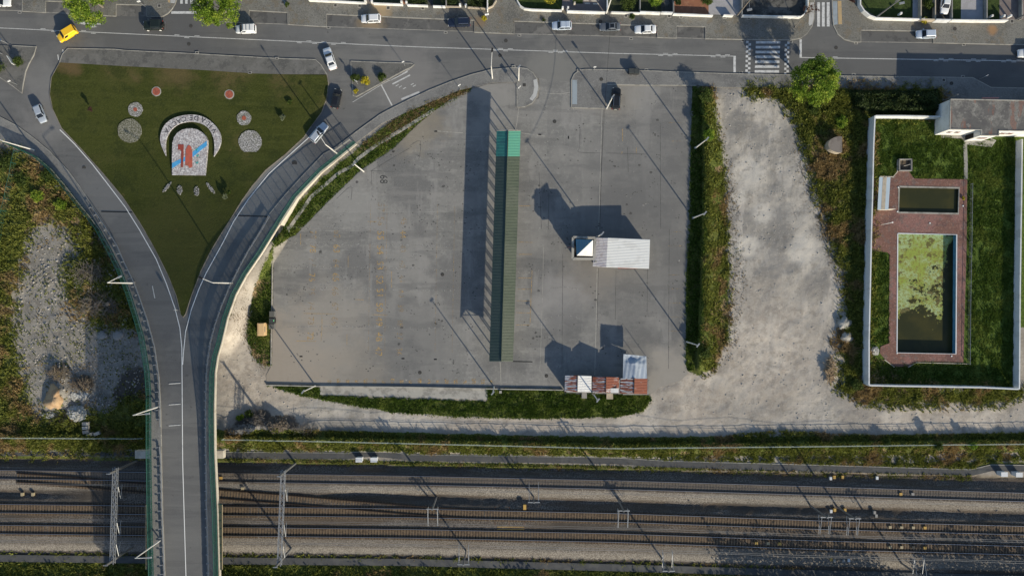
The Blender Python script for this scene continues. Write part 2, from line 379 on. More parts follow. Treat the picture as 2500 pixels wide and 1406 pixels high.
def walk(pts, step):
    """points every `step` plan units along a polyline, with their heading"""
    out = []; acc = 0.0
    for a, b in zip(pts[:-1], pts[1:]):
        l = math.hypot(b[0] - a[0], b[1] - a[1]); t = acc
        while t < l:
            k = t / l; out.append((a[0] + (b[0] - a[0]) * k, a[1] + (b[1] - a[1]) * k, math.atan2(-(b[1] - a[1]), b[0] - a[0]))); t += step
        acc = t - l
    return out
ORD = ['first', 'second', 'third', 'fourth', 'fifth', 'sixth', 'seventh', 'eighth', 'ninth', 'tenth', 'eleventh', 'twelfth', 'thirteenth', 'fourteenth', 'fifteenth', 'sixteenth']
# ================================================================= regions in plan units
XS = [0, 500, 1000, 1500, 2000, 2500]
def lin(xs, ys):
    def f(x):
        if x <= xs[0]: return ys[0] + (x - xs[0]) * (ys[1] - ys[0]) / (xs[1] - xs[0])
        if x >= xs[-1]: return ys[-1] + (x - xs[-1]) * (ys[-1] - ys[-2]) / (xs[-1] - xs[-2])
        for i in range(len(xs) - 1):
            if x <= xs[i + 1]: return ys[i] + (x - xs[i]) * (ys[i + 1] - ys[i]) / (xs[i + 1] - xs[i])
    return f
CREST = lin([0, 560, 1000, 1500, 1700, 2150, 2500], [1064, 1069, 1077, 1089, 1088, 1083, 1079])
CRESTX = lin([200, 400, 560, 700, 840, 930], [1719, 1725, 1721, 1717, 1711, 1706])
veg1 = [(-140, 335), (40, 380), (82, 392), (150, 460), (184, 500), (212, 540), (243, 600), (250, 650), (205, 600), (160, 560), (110, 525), (70, 560), (50, 640), (32, 720), (30, 800), (42, 900), (60, 975), (95, 1035), (170, 1045), (370, 1045), (372, 1102), (-140, 1102)]
veg1b = [(200, 545), (245, 590), (300, 690), (335, 780), (350, 800), (240, 800), (180, 760), (160, 690), (170, 640), (205, 610)]
veg1c = [(200, 1010), (290, 990), (372, 950), (372, 1060), (90, 1060), (110, 1010)]
veg2 = [(1150, 212), (1060, 240), (1000, 268), (930, 318), (872, 365), (780, 440), (700, 530), (690, 560), (668, 590), (672, 603), (700, 585), (722, 572), (800, 492), (880, 415), (960, 362), (1018, 305), (1060, 270), (1148, 225)]
veg3 = [(668, 598), (662, 700), (661, 892), (640, 895), (615, 870), (603, 810), (612, 760), (622, 700), (640, 650)]
veg4 = [(652, 940), (778, 941), (784, 966), (940, 972), (1188, 979), (1192, 947), (1375, 951), (1578, 962), (1590, 975), (1568, 1005), (1500, 1018), (1300, 1022), (1100, 1016), (950, 1005), (840, 985), (740, 966)]
veg5 = [(1690, 214), (1742, 212), (1752, 300), (1766, 400), (1772, 500), (1775, 600), (1782, 750), (1772, 840), (1742, 905), (1702, 916), (1676, 902), (1675, 700), (1684, 500)]
veg6 = [(1828, 214), (1925, 215), (2130, 216), (2296, 218), (2300, 282), (2130, 284), (2115, 942), (2482, 952), (2490, 962), (2440, 978), (2200, 984), (2090, 974), (2052, 945), (2062, 880), (2046, 830), (2072, 760), (2062, 660), (2028, 560), (2000, 480), (1985, 420), (1958, 330), (1930, 268), (1900, 232), (1832, 226)]
veg7 = [(2136, 284), (2300, 284), (2480, 335), (2600, 335), (2600, 800), (2486, 800), (2482, 948), (2120, 940)]
gravel = [(1755, 214), (1900, 214), (1960, 300), (2040, 500), (2065, 700), (2060, 800), (2050, 900), (2090, 985), (2500, 985), (2700, 975), (2700, 1062), (2300, 1058), (1900, 1045), (1500, 1060), (1000, 1045), (760, 1020), (600, 1060), (530, 1060), (530, 900), (560, 780), (620, 680), (640, 700), (620, 800), (650, 900), (655, 940), (740, 966), (840, 985), (1100, 1016), (1300, 1022), (1500, 1018), (1590, 975), (1590, 955), (1680, 915), (1745, 900), (1785, 780), (1775, 600), (1765, 400)]
leftlot = [(70, 560), (250, 560), (350, 820), (372, 900), (372, 960), (280, 1000), (110, 1010), (40, 900), (35, 750)]
POOL1 = [(2195, 456), (2342, 459), (2340, 522), (2194, 519)]
POOL2 = [(2192, 570), (2336, 573), (2334, 864), (2190, 861)]
def G(px, py, cx, cy, rx, ry, h, rot=0.0):
    c, s_ = math.cos(rot), math.sin(rot); dx, dy = px - cx, py - cy
    u = (dx * c + dy * s_) / rx; v = (-dx * s_ + dy * c) / ry
    return h * np.exp(-(u * u + v * v))
def vnoise(px, py, scale, seed):
    """smooth value noise for the lie of the land"""
    r = np.random.default_rng(seed).random((257, 257)); x = np.asarray(px) / scale + 71.3; y = np.asarray(py) / scale + 33.1
    xi = np.floor(x).astype(int); yi = np.floor(y).astype(int); fx = x - xi; fy = y - yi
    fx = fx * fx * (3 - 2 * fx); fy = fy * fy * (3 - 2 * fy); xi %= 256; yi %= 256
    return (r[yi, xi] * (1 - fx) + r[yi, xi + 1] * fx) * (1 - fy) + (r[yi + 1, xi] * (1 - fx) + r[yi + 1, xi + 1] * fx) * fy
def sm(a, b, v):
    t = np.clip((v - a) / (b - a), 0, 1); return t * t * (3 - 2 * t)
def terrain(px, py):
    px = np.asarray(px, float); py = np.asarray(py, float)
    z = np.full(px.shape, -0.06)
    yc = np.interp(px, [0, 560, 1000, 1500, 1700, 2150, 2500], [1064, 1069, 1077, 1089, 1088, 1083, 1079])
    d = py - yc                                                   # bank beside the railway, steep on its north side
    b = np.where(d < 0, sm(-9, -1, d), 1 - sm(2, 32, d)) * 1.0
    z += b * np.where((px > 355) & (px < 540), 0.3, 1.0) * np.where(px < 360, .6, 1)
    xc = np.interp(py, [200, 400, 560, 700, 840, 930], [1719, 1725, 1721, 1717, 1711, 1706])
    d = px - xc; b = np.where(d < 0, sm(-9, -1, d), 1 - sm(4, 50, d)) * 1.9
    z += b * sm(210, 235, py) * (1 - sm(880, 915, py))
    z += G(px, py, 590, 1052, 40, 13, 1.3, -.15) + G(px, py, 548, 1040, 9, 20, .7) + G(px, py, 622, 1042, 12, 20, 1.0) + G(px, py, 672, 1040, 28, 26, 1.6) + G(px, py, 728, 1045, 40, 18, .8)
    z += G(px, py, 142, 958, 17, 20, 1.6) + G(px, py, 128, 985, 22, 10, 1.1) + G(px, py, 140, 905, 22, 25, .9) + G(px, py, 205, 945, 28, 20, 1.0) + G(px, py, 190, 1010, 22, 14, .8) + G(px, py, 250, 985, 34, 26, .8)
    z += G(px, py, 225, 690, 40, 40, .8) + G(px, py, 240, 745, 45, 26, .9)
    z += G(px, py, 2065, 790, 16, 17, .7) + G(px, py, 2070, 822, 15, 16, .6) + G(px, py, 2028, 900, 12, 34, .7)
    wild = np.maximum.reduce([sm(-4, 12, sdist(px, py, q)) for q in (veg1, veg1b, veg1c, veg6)])
    z += wild * (vnoise(px, py, 9, 1) * .35 + vnoise(px, py, 26, 2) * .35 - .1)
    rut = sm(0, 14, sdist(px, py, gravel)) + sm(0, 14, sdist(px, py, leftlot))
    z += np.clip(rut, 0, 1) * ((vnoise(px, py, 34, 3) - .5) * .16 + (vnoise(px, py, 11, 4) - .5) * .10 + (vnoise(px, py, 4, 6) - .5) * .05)
    # wheel ridges in the dirt, arcs about one centre
    r = np.hypot(px - 160, py - 760); a = np.arctan2(py - 760, px - 160)
    arc = np.clip(1 - np.abs(a + 2.1) / .85, 0, 1) * sm(62, 72, r) * (1 - sm(118, 132, r))
    z += arc * .16 * np.sin(r / 1.5 + np.sin(a * 5) * 1.2)
    for pl in (POOL1, POOL2): z = np.where(sdist(px, py, pl) > -3, -2.6, z)
    z = np.where(py > 1116 + (px / 2500) * 48, np.minimum(z, -.35), z)
    rf = np.interp(py, [349, 420, 482, 560, 620, 672, 720, 776, 836, 900, 1100], [866, 781, 722, 672, 635, 599, 573, 553, 539, 523, 521]); dd = px - rf
    zr = 11.4 * np.clip((py - 330) / 720, 0, 1) ** 2 * (3 - 2 * np.clip((py - 330) / 720, 0, 1))
    slope = np.maximum(0, np.minimum(zr - 1.2, 3.4)) * (1 - sm(4, 52, dd)) * sm(552, 600, py) * (1 - sm(800, 880, py)) * (dd > -40)
    z = z + slope
    rl = sm(-200, -60, -(sdist(px, py, [(-300, -300), (2800, -300), (2800, 1700), (-300, 1700)])))
    return z
gx = np.concatenate([[-14000, -6000, -2500, -900, -400], np.arange(-200, 2701, 4.6), [2900, 3400, 5000, 8500, 16500]])
gy = np.concatenate([[-12000, -5000, -2000, -700, -300], np.arange(-140, 1541, 4.6), [1700, 2200, 3600, 7000, 14000]])
GX, GY = np.meshgrid(gx, gy); zz = terrain(GX, GY)
k = (H - zz) / H / S
V = np.stack([(GX - 1250) * k, (703 - GY) * k, zz], -1).reshape(-1, 3)
ny, nx = GX.shape; idx = np.arange(ny * nx).reshape(ny, nx)
F = np.stack([idx[1:, :-1], idx[1:, 1:], idx[:-1, 1:], idx[:-1, :-1]], -1).reshape(-1, 4)
def wmask(poly, soft=9.0): return np.clip(.5 + sdist(GX, GY, poly) / soft / 2, 0, 1)
yc = np.interp(GX, [0, 560, 1000, 1500, 1700, 2150, 2500], [1064, 1069, 1077, 1089, 1088, 1083, 1079])
railveg = np.clip(.5 + (24 - np.abs(GY - yc - 2)) / 12, 0, 1)
railveg = np.maximum(railveg, .75 * np.clip(.5 + (GY - yc - 46) / 10, 0, 1) * np.clip(.5 + (yc + 62 - GY) / 10, 0, 1))
south = np.clip(.5 + (GY - np.interp(GX, [0, 600, 1000, 1500, 2000, 2500], [1366, 1374, 1379, 1392, 1400, 1415])) / 14, 0, 1)
far = ((GX < -205) | (GX > 2705) | (GY < -145) | (GY > 1545)).astype(float) * .8
vegm = np.maximum.reduce([wmask(veg1, 34), wmask(veg1b, 22), wmask(veg1c, 22), wmask(veg2, 4), wmask(veg3, 10), wmask(veg4, 5), wmask(veg5, 12), wmask(veg6, 24), wmask(veg7, 4), railveg, south, far])
def blobm(lst):
    o = np.zeros(GX.shape)
    for cx, cy, r in lst: o = np.maximum(o, np.clip(1.3 - np.hypot(GX - cx, GY - cy) / r, 0, 1))
    return o
dry = blobm([(110, 560, 60), (210, 560, 60), (60, 700, 50), (20, 760, 40), (1762, 620, 26), (1765, 760, 34), (1755, 860, 30), (1758, 420, 18), (1000, 262, 60), (930, 312, 50), (1080, 232, 40), (880, 350, 30), (2020, 480, 50), (1995, 380, 40), (2090, 240, 40),
             (1950, 225, 50), (630, 880, 40), (625, 700, 30), (150, 1000, 50), (660, 1000, 40), (2150, 965, 90), (1750, 980, 30)])
dry = np.maximum(dry, .55 * railveg * np.clip((GY - yc + 2) / 20, 0, 1))
pale = wmask(gravel, 16)
brown = np.maximum(blobm([(590, 820, 120), (580, 900, 120), (640, 960, 90), (700, 960, 60), (560, 700, 70), (1540, 985, 90), (2040, 900, 60), (1700, 990, 120), (2300, 1010, 260), (1250, 1030, 300), (1870, 870, 190), (1700, 960, 120)]), 0)
grey = np.maximum.reduce([wmask(leftlot, 25) * .8, blobm([(1800, 300, 90), (1990, 700, 60), (1750, 975, 60), (300, 850, 90)]) * .6])
rail = np.clip((GY - (1112 + GX / 2500 * 46)) / 8, 0, 1)
ground_at = np.stack([vegm, dry, np.clip(pale, 0, 1), brown], -1).reshape(-1, 4)
ga2 = np.stack([grey, rail, wmask(veg7, 6), blobm([(330, 940, 52), (300, 960, 30), (215, 700, 50), (250, 745, 50), (150, 905, 26), (205, 935, 26), (600, 1045, 34), (640, 1020, 26), (700, 1040, 34)])], -1).reshape(-1, 4)
s = NT('ground')
A3 = s.n('ShaderNodeAttribute', attribute_name='cover3'); sep3 = s.n('ShaderNodeSeparateColor'); s.l(A3.outputs['Color'], sep3.inputs[0])
A = s.n('ShaderNodeAttribute', attribute_name='cover'); A2 = s.n('ShaderNodeAttribute', attribute_name='cover2')
sep = s.n('ShaderNodeSeparateColor'); s.l(A.outputs['Color'], sep.inputs[0]); sep2 = s.n('ShaderNodeSeparateColor'); s.l(A2.outputs['Color'], sep2.inputs[0])
co = s.n('ShaderNodeNewGeometry').outputs['Position']
nA = s.noise(co, .55, 6, .7); nB = s.noise(co, .12, 4, .6, None, 9.); nC = s.noise(co, 2.6, 5, .7, None, 4.); nD = s.noise(co, 6.5, 4, .7, None, 2.)
dirt = s.mix(s.mapr(nB, .42, .60), (.215, .198, .172), (.32, .292, .252))
dirt = s.mix(s.math('MULTIPLY', sep2.outputs[0], .75), dirt, s.mix(s.mapr(nA, .42, .58), (.15, .14, .122), (.25, .237, .212)))
pal = s.mix(s.mapr(nB, .42, .58), (.265, .248, .224), (.40, .37, .325)); pal = s.mix(s.mapr(nA, .50, .64, 0, .7), pal, (.235, .222, .203))
pal = s.mix(s.mapr(s.noise(co, .35, 5, .6, (1, .22, 1), 3.), .52, .62, 0, .5), pal, (.50, .46, .41))
spz = s.n('ShaderNodeSeparateXYZ'); s.l(co, spz.inputs[0]); south_ = s.mapr(spz.outputs[1], -23.5, -19.5, 1, 0)
dw = s.n('ShaderNodeVectorMath', operation='ADD'); s.l(co, dw.inputs[0]); dn = s.n('ShaderNodeTexNoise'); s.l(co, dn.inputs['Vector']); dn.inputs['Scale'].default_value = .06; dsc = s.n('ShaderNodeVectorMath', operation='SCALE'); s.l(dn.outputs['Color'], dsc.inputs[0]); dsc.inputs['Scale'].default_value = 16.0; s.l(dsc.outputs[0], dw.inputs[1]); cw = dw.outputs[0]
rv = s.noise(cw, 1.0, 4, .6, (1.1, .10, 1), 5.); rh = s.noise(cw, 1.0, 4, .6, (.09, 1.3, 1), 6.); rut_ = s.math('ADD', s.math('MULTIPLY', rv, s.math('SUBTRACT', 1.0, south_)), s.math('MULTIPLY', rh, south_))
pal = s.mix(s.math('MULTIPLY', s.mapr(rut_, .53, .63, 0, .5), s.mapr(nB, .44, .56)), pal, (.235, .215, .19)); pal = s.mix(s.math('MULTIPLY', s.mapr(rut_, .45, .36, 0, .5), s.mapr(nA, .44, .54)), pal, (.50, .46, .40)); pal = s.mix(s.mapr(s.noise(co, .05, 4, .6, None, 40.), .46, .60, 0, .55), pal, (.255, .243, .228))
pal = s.mix(s.mapr(s.math('ADD', sep3.outputs[0], s.math('MULTIPLY', s.math('SUBTRACT', nA, .5), 1.2)), .25, .85, 0, .8), pal, (.52, .485, .43))
pal = s.mix(s.mapr(s.math('ADD', sep3.outputs[1], s.math('MULTIPLY', s.math('SUBTRACT', nA, .5), 1.2)), .25, .85, 0, .75), pal, (.20, .19, .175))
c = s.mix(sep.outputs[2], dirt, pal)
c = s.mix(s.math('MULTIPLY', A.outputs['Alpha'], .6), c, s.mix(s.mapr(nA, .42, .58), (.37, .31, .25), (.50, .435, .36)))
c = s.mix(s.mapr(nC, .54, .64, 0, .45), c, (.42, .39, .35)); c = s.mix(s.mapr(nD, .56, .66, 0, .4), c, (.15, .135, .115)); c = s.mix(s.mapr(s.noise(co, .45, 5, .7, None, 14.), .55, .62, 0, .35), c, (.17, .15, .125))
c = s.mix(s.mapr(s.noise(co, 1.3, 4, .7, None, 8.), .66, .72, 0, .6), c, (.13, .115, .09))
rl = s.mix(s.mapr(nA, .4, .62), (.10, .085, .062), (.17, .145, .11)); rl = s.mix(s.mapr(nC, .5, .7, 0, .7), rl, (.05, .05, .03)); rl = s.mix(s.mapr(nB, .5, .7, 0, .6), rl, (.16, .09, .05))
c = s.mix(s.mapr(s.math('ADD', A2.outputs['Alpha'], s.math('MULTIPLY', s.math('SUBTRACT', nA, .5), .9)), .35, .6, 0, .85), c, (.055, .048, .042))
c = s.mix(sep2.outputs[1], c, rl)
gr = s.mix(s.mapr(nC, .42, .60), (.045, .062, .014), (.125, .145, .034)); gr = s.mix(s.mapr(nB, .47, .6, 0, .6), gr, (.10, .105, .030)); gr = s.mix(s.math('MULTIPLY', sep2.outputs[2], .8), gr, s.mix(s.mapr(nC, .42, .6), (.045, .080, .014), (.10, .150, .028)))
br = s.mix(s.mapr(nC, .42, .60), (.12, .085, .045), (.30, .215, .12))
dfac = s.mapr(s.math('ADD', sep.outputs[1], s.math('MULTIPLY', s.math('SUBTRACT', nA, .5), 2.2)), .38, .75)
vg = s.mix(dfac, gr, br)
vfac = s.mapr(s.math('ADD', sep.outputs[0], s.math('MULTIPLY', s.math('SUBTRACT', s.math('ADD', s.math('ADD', s.math('MULTIPLY', nA, .5), s.math('MULTIPLY', nC, .35)), s.math('MULTIPLY', nB, .4)), .625), 2.3)), .40, .60)
c = s.mix(vfac, c, vg)
s.l(c, s.b.inputs['Base Color']); s.b.inputs['Roughness'].default_value = .95; s.b.inputs['Specular IOR Level'].default_value = .1
bn = s.n('ShaderNodeBump'); bn.inputs['Strength'].default_value = .9; bn.inputs['Distance'].default_value = .085
s.l(s.math('ADD', s.math('MULTIPLY', nC, .7), s.math('MULTIPLY', nD, .35)), bn.inputs['Height']); s.l(bn.outputs[0], s.b.inputs['Normal'])
gnd = npmesh('ground', V, F, s.m, smooth=True); gnd['kind'] = 'structure'
ga3 = np.stack([blobm([(1830, 420, 48), (1862, 520, 34), (1960, 610, 50), (1825, 600, 34), (1805, 480, 24), (1880, 850, 80), (1965, 250, 40), (1780, 800, 50), (1740, 930, 30), (1560, 1035, 60), (1000, 1030, 90), (2200, 1010, 60), (580, 860, 60), (1990, 330, 30), (2400, 1010, 50)]), blobm([(1800, 300, 46), (1930, 345, 50), (1905, 575, 46), (2012, 560, 40), (1990, 700, 50), (1750, 985, 55), (1900, 990, 40), (1640, 985, 30), (1870, 680, 40), (640, 1000, 30), (2100, 1040, 60), (1940, 880, 26)]), np.zeros(GX.shape), np.ones(GX.shape)], -1).reshape(-1, 4)
for nm, arr in (('cover', ground_at), ('cover2', ga2), ('cover3', ga3)):
    at = gnd.data.attributes.new(nm, 'FLOAT_COLOR', 'POINT'); at.data.foreach_set('color', arr.astype(np.float32).ravel())

# ================================================================= roads and pavements
road = [(-140, -60), (2700, -60), (2700, 226), (2420, 222), (2370, 200), (1620, 190), (1395, 205), (1300, 190), (1262, 170), (1200, 173), (1150, 186), (1100, 203), (1050, 223), (1000, 247), (950, 272), (928, 284), (870, 325), (820, 363), (790, 379), (740, 431), (696, 478), (658, 524), (636, 562), (604, 614), (580, 658), (558, 702), (538, 750), (522, 796), (511, 840), (505, 890), (502, 940), (501, 1000), (502, 1126), (504, 1260), (514, 1470), (530, 1850),
        (421, 1850), (405, 1470), (401, 1400), (397, 1260), (394, 1126), (392, 1000), (389, 920), (378, 850), (361, 782), (343, 730), (328, 690), (304, 640), (286, 598), (262, 560), (228, 508), (195, 458), (165, 418), (120, 371), (80, 338), (40, 309), (0, 286), (-140, 215)]
drape('road', road, ZRf, M['asphalt'], 15, dz=0.0)
PV = .13
kerb = MB()
def pavement(poly, mat='pave', name='pavement', zf=Z0, dz=PV, step=None, kerbs=None, kw=2.0):
    drape(name, poly, zf, M[mat], step, dz=dz, skirt=.25)
    if kerbs is not None:
        for kk in kerbs: ribbon(kerb, kk, kw, zf, dz + .012, .2)
n1 = [(54, -60), (54, 28), (111, 31), (111, 3), (183, 5), (183, 35), (283, 40), (283, 11), (358, 13), (358, 41), (396, 41), (410, 33), (420, 22), (427, 10), (430, 0), (430, -60)]
pavement(n1, kerbs=[n1[:-1] + [(430, -20)]])
pavement([(-140, -60), (-140, -2), (53, -2), (53, -60)], kerbs=[[(-140, -2), (53, -2)]])
n2 = [(483, -60), (483, 20), (490, 38), (505, 48), (560, 55), (608, 57), (608, 26), (702, 31), (702, 60), (797, 66), (797, 35), (1000, 44), (1158, 50), (1158, 79), (1256, 83), (1256, 52), (1605, 64), (1605, 92), (1652, 93.5), (1652, 64), (1722, 66), (1722, 95), (1880, 98), (1930, 98), (1955, 94), (1970, 83), (1982, 66), (1988, 45), (1988, -60)]
pavement(n2, kerbs=[n2])
n3 = [(2031, -60), (2032, 30), (2035, 62), (2046, 84), (2062, 97), (2085, 103), (2102, 103), (2102, 74), (2278, 77), (2278, 105), (2500, 110), (2700, 114), (2700, -60)]
pavement(n3, kerbs=[n3[:-1]])
for q in ([(-140, -1), (53, -1), (53, 27), (-140, 22)], [(112, 4), (182, 6), (182, 34), (112, 31)], [(284, 12), (357, 14), (357, 41), (284, 40)], [(609, 27), (701, 32), (701, 60), (609, 57)], [(798, 36), (1000, 45), (1157, 51), (1157, 78), (798, 66)], [(1257, 53), (1604, 65), (1604, 92), (1257, 83)], [(1653, 65), (1721, 67), (1721, 95), (1653, 93)], [(2103, 75), (2277, 78), (2277, 105), (2103, 103)]):
    o = drape('parking_bay', q, Z0, M['asphalt_old'], dz=.006)
for a, b in (((609, 57), (701, 60)), ((798, 66), (1157, 78)), ((1257, 83), (1604, 92)), ((1653, 93), (1721, 95)), ((2103, 103), (2277, 105)), ((112, 31), (182, 34)), ((-60, 24), (53, 27))):
    ribbon(kerb, [a, b], 1.5, Z0, .014)
# south side
s1 = [(165, 119), (280, 121), (310, 124), (460, 131), (672, 143), (770, 146), (783, 158), (798, 182), (700, 182), (620, 180), (500, 172), (300, 162), (145, 153), (152, 133)]
pavement(s1, 'pave_dark', kerbs=[[(145, 153), (152, 133), (165, 119), (280, 121), (310, 124), (460, 131), (672, 143), (770, 146), (783, 158), (798, 182)]])
s2 = [(-140, 98), (18, 112), (27, 121), (29, 112), (88, 115), (82, 135), (70, 156), (62, 175), (56, 205), (53, 228), (30, 210), (0, 190), (-140, 118)]
pavement(s2, 'pave_dark', kerbs=[[(29, 112), (88, 115), (82, 135), (70, 156), (62, 175), (56, 205), (53, 228), (30, 210), (0, 190)]])
s3 = [(856, 150), (930, 153), (1004, 155), (1011, 158), (1003, 165), (985, 173), (870, 236), (862, 234), (861, 215)]
pavement(s3, 'pave_dark', kerbs=[s3 + [s3[0]]])
lawn = [(145, 153), (300, 162), (500, 172), (620, 180), (700, 182), (798, 183), (802, 205), (798, 240), (785, 275), (757, 313), (742, 335), (698, 376), (648, 416), (615, 455), (590, 490), (565, 532), (545, 562), (515, 612), (490, 662), (468, 720), (452, 768), (447, 774), (441, 768), (430, 722), (410, 672), (380, 612), (352, 562), (340, 542), (300, 482), (250, 422), (200, 366), (150, 313), (128, 266), (121, 230), (125, 190)]
drape('lawn', lawn, ZRf, M['lawn'], 14, dz=.13, skirt=.3)
kd = MB(); ribbon(kd, lawn[5:], 1.6, ZRf, .155, .2); ribbon(kd, [lawn[-1], lawn[0]], 1.6, ZRf, .155, .2); o = kd.build('kerb', M['kerb_dim']); o['kind'] = 'structure'
# pavement along the ramps
RK = [(1262, 165), (1200, 170), (1150, 183), (1100, 200), (1050, 220), (1000, 243), (950, 268), (928, 280), (870, 322), (820, 360), (790, 376), (740, 428), (696, 476), (658, 522), (637, 560), (605, 612), (581, 656), (559, 700), (539, 748), (523, 794), (511, 840), (504, 890), (501, 940), (500, 1000), (501, 1126), (503, 1260), (508, 1440), (524, 1840)]
RF = [(550, 1840), (534, 1440), (529, 1250), (522, 1100), (521, 1000), (523, 910), (529, 870), (539, 836), (553, 776), (573, 720), (599, 672), (635, 620), (672, 560), (722, 482), (782, 419), (868, 350), (930, 303), (980, 280), (1050, 250), (1124, 220), (1204, 202), (1262, 201)]
pavement(RK + RF, 'pave_grey', zf=ZRf, dz=.14, step=9, kerbs=[RK], kw=1.6)
LK = [(0, 286), (40, 307), (80, 336), (120, 369), (165, 416), (195, 456), (226, 506), (261, 560), (285, 598), (303, 640), (327, 690), (342, 730), (360, 782), (377, 850), (388, 920), (392, 1000), (394, 1126), (397, 1260), (404, 1440), (420, 1840)]
LF = [(391, 1840), (375, 1440), (370, 1250), (368, 1100), (368, 960), (364, 905), (357, 860), (350, 820), (334, 766), (318, 716), (296, 660), (270, 608), (244, 560), (218, 526), (190, 492), (158, 450), (127, 414), (93, 385), (40, 360), (0, 343)]
pavement(LK + LF, 'pave_grey', zf=ZRf, dz=.14, step=9, kerbs=[LK], kw=1.6)
# peninsula and right pavement
pen = [(1262, 201), (1262, 262), (1280, 261), (1298, 253), (1310, 238), (1316, 215), (1312, 195), (1301, 178), (1286, 168), (1262, 165)]
pavement(pen, 'pave_grey', kerbs=[[(1262, 202)] + pen[1:]])
s4 = [(1395, 263), (1395, 197), (1402, 182), (1415, 172), (1430, 170), (1500, 170.5), (1626, 175), (1765, 180), (1920, 183), (2060, 186), (2375, 190), (2420, 214), (2700, 220), (2700, 260), (2322, 250), (2292, 217), (2080, 217), (1745, 213), (1700, 209), (1500, 207), (1479, 208), (1478, 265)]
pavement(s4, 'pave_grey', kerbs=[s4[:13], [(1395, 263), (1478, 265)], [(1479, 208), (1500, 207), (1700, 209)]])
kk = kerb.build('kerb', M['kerb']); kk['kind'] = 'structure'
# the old market square
LOT = [(1262, 200), (1190, 206), (1140, 222), (1100, 243), (1060, 272), (1018, 306), (960, 364), (880, 417), (800, 494), (722, 574), (690, 588), (672, 602), (669, 640), (664, 890), (650, 915), (650, 938), (780, 941), (1000, 943), (1190, 946), (1375, 950), (1380, 962), (1590, 962), (1610, 945), (1660, 930), (1680, 912), (1674, 890), (1675, 700), (1683, 500), (1690, 211), (1600, 207), (1479, 206), (1478, 262), (1395, 262), (1392, 200), (1316, 192), (1316, 240), (1262, 262)]
drape('market_square', LOT, Z0, M['lot'], dz=.004)
side = [(700, 575), (704, 560), (760, 480), (830, 420), (856, 408), (876, 386), (922, 352), (992, 310), (1060, 268)]
mb = MB(); ribbon(mb, side, 8, Z0, .03, .1); ribbon(mb, [(782, 950), (1190, 963)], 26, Z0, .05, .12)
o = mb.build('concrete_apron', M['concrete_light']); o['kind'] = 'structure'
mb = MB(); ribbon(mb, [(650, 940), (780, 943), (1000, 945), (1190, 949), (1375, 952)], 2.4, Z0, .35, .5); ribbon(mb, [(665, 600), (664, 700), (661, 895)], 2.0, Z0, .18, .3)
tag(mb.build('low_kerb_wall', M['concrete_light']), 'low concrete kerb wall edging the market square on its west and south sides', 'low wall')
mb = MB()
ribbon(mb, [(1470, 268), (1466, 400), (1462, 560)], 1.2, Z0, .012); ribbon(mb, [(1458, 655), (1455, 800), (1452, 915)], 1.5, Z0, .012)
ribbon(mb, [(1267, 262), (1262, 300), (1258, 318)], 1.4, Z0, .012); ribbon(mb, [(1222, 885), (1223, 943)], 1.4, Z0, .012)
ribbon(mb, [(1327, 600), (1325, 700), (1320, 860), (1318, 900)], .8, Z0, .012); ribbon(mb, [(1060, 320), (1130, 325)], 1.8, Z0, .012); ribbon(mb, [(1272, 325), (1330, 333)], 1.6, Z0, .012)
ribbon(mb, [(1321, 227), (1345, 229), (1370, 230), (1392, 226)], 1.3, Z0, .012)
o = mb.build('concrete_joint', M['concrete_light']); o['kind'] = 'structure'
mb = MB()
for pl in ([(1473, 270), (1468, 420), (1465, 560)], [(1461, 655), (1458, 800)], [(1340, 470), (1339, 560)], [(1316, 420), (1322, 560)], [(1374, 620), (1372, 900)], [(1504, 660), (1502, 780)], [(1581, 655), (1580, 760)], [(1416, 315), (1415, 360), (1414, 372), (1470, 374)], [(1000, 357), (1026, 344), (1024, 386)], [(905, 418), (965, 382), (1000, 362)], [(907, 417), (963, 420)], [(907, 418), (907, 450)], [(822, 485), (857, 455), (857, 488)], [(1532, 360), (1534, 420)], [(1480, 374), (1580, 377)], [(1634, 560), (1632, 900)], [(1612, 300), (1613, 560)]):
    ribbon(mb, catmull(pl, 3), .95, Z0, .011)
o = mb.build('pavement_crack', M['tar']); o['kind'] = 'structure'

inlot = lambda x, y: sdist([x], [y], LOT)[0] > 5
q_ = random.Random(21); mb = MB(); mc = MB()
for i in range(620):
    x, y = (q_.uniform(700, 1190), q_.uniform(330, 930)) if i % 3 else (q_.uniform(1275, 1675), q_.uniform(215, 930))
    if not inlot(x, y): continue
    tgt = mb if i % 7 else mc; r_ = (q_.uniform(.06, .17) if q_.random() < .93 else q_.uniform(.2, .32)) * (1 if tgt is mb else 1.6); p = P(x, y, .0125)
    for k_ in range(1 if q_.random() < .8 else 4):
        ox, oy = (0, 0) if k_ == 0 else (q_.uniform(-1, 1), q_.uniform(-1, 1)); n_ = 7; ph = q_.random() * 6
        tgt.add([(p.x + ox + math.cos(ph + j * 6.283 / n_) * r_ * q_.uniform(.6, 1.2) * 1.2, p.y + oy + math.sin(ph + j * 6.283 / n_) * r_ * q_.uniform(.5, 1.1), .0125) for j in range(n_)], [tuple(range(n_))])
for pl in ([(690, 553), (760, 556), (860, 554), (930, 562)], [(700, 592), (800, 595), (960, 597), (1100, 601)], [(700, 650), (830, 652), (950, 653), (1110, 660)], [(690, 702), (790, 702), (950, 708), (1110, 708)], [(700, 797), (850, 796), (1000, 800), (1100, 800)], [(860, 799), (900, 795), (950, 797)], [(1262, 663), (1290, 665), (1322, 655)], [(1327, 780), (1372, 768), (1416, 776)], [(1344, 702), (1380, 700), (1414, 706)]):
    c_ = catmull(pl, 5)
    for w__, o__ in ((1.8, 0), (1.0, 2.2)): ribbon(mc, [(x, y + o__ + q_.uniform(-.8, .8)) for x, y in c_], w__, Z0, .0118 + .0004 * o__)
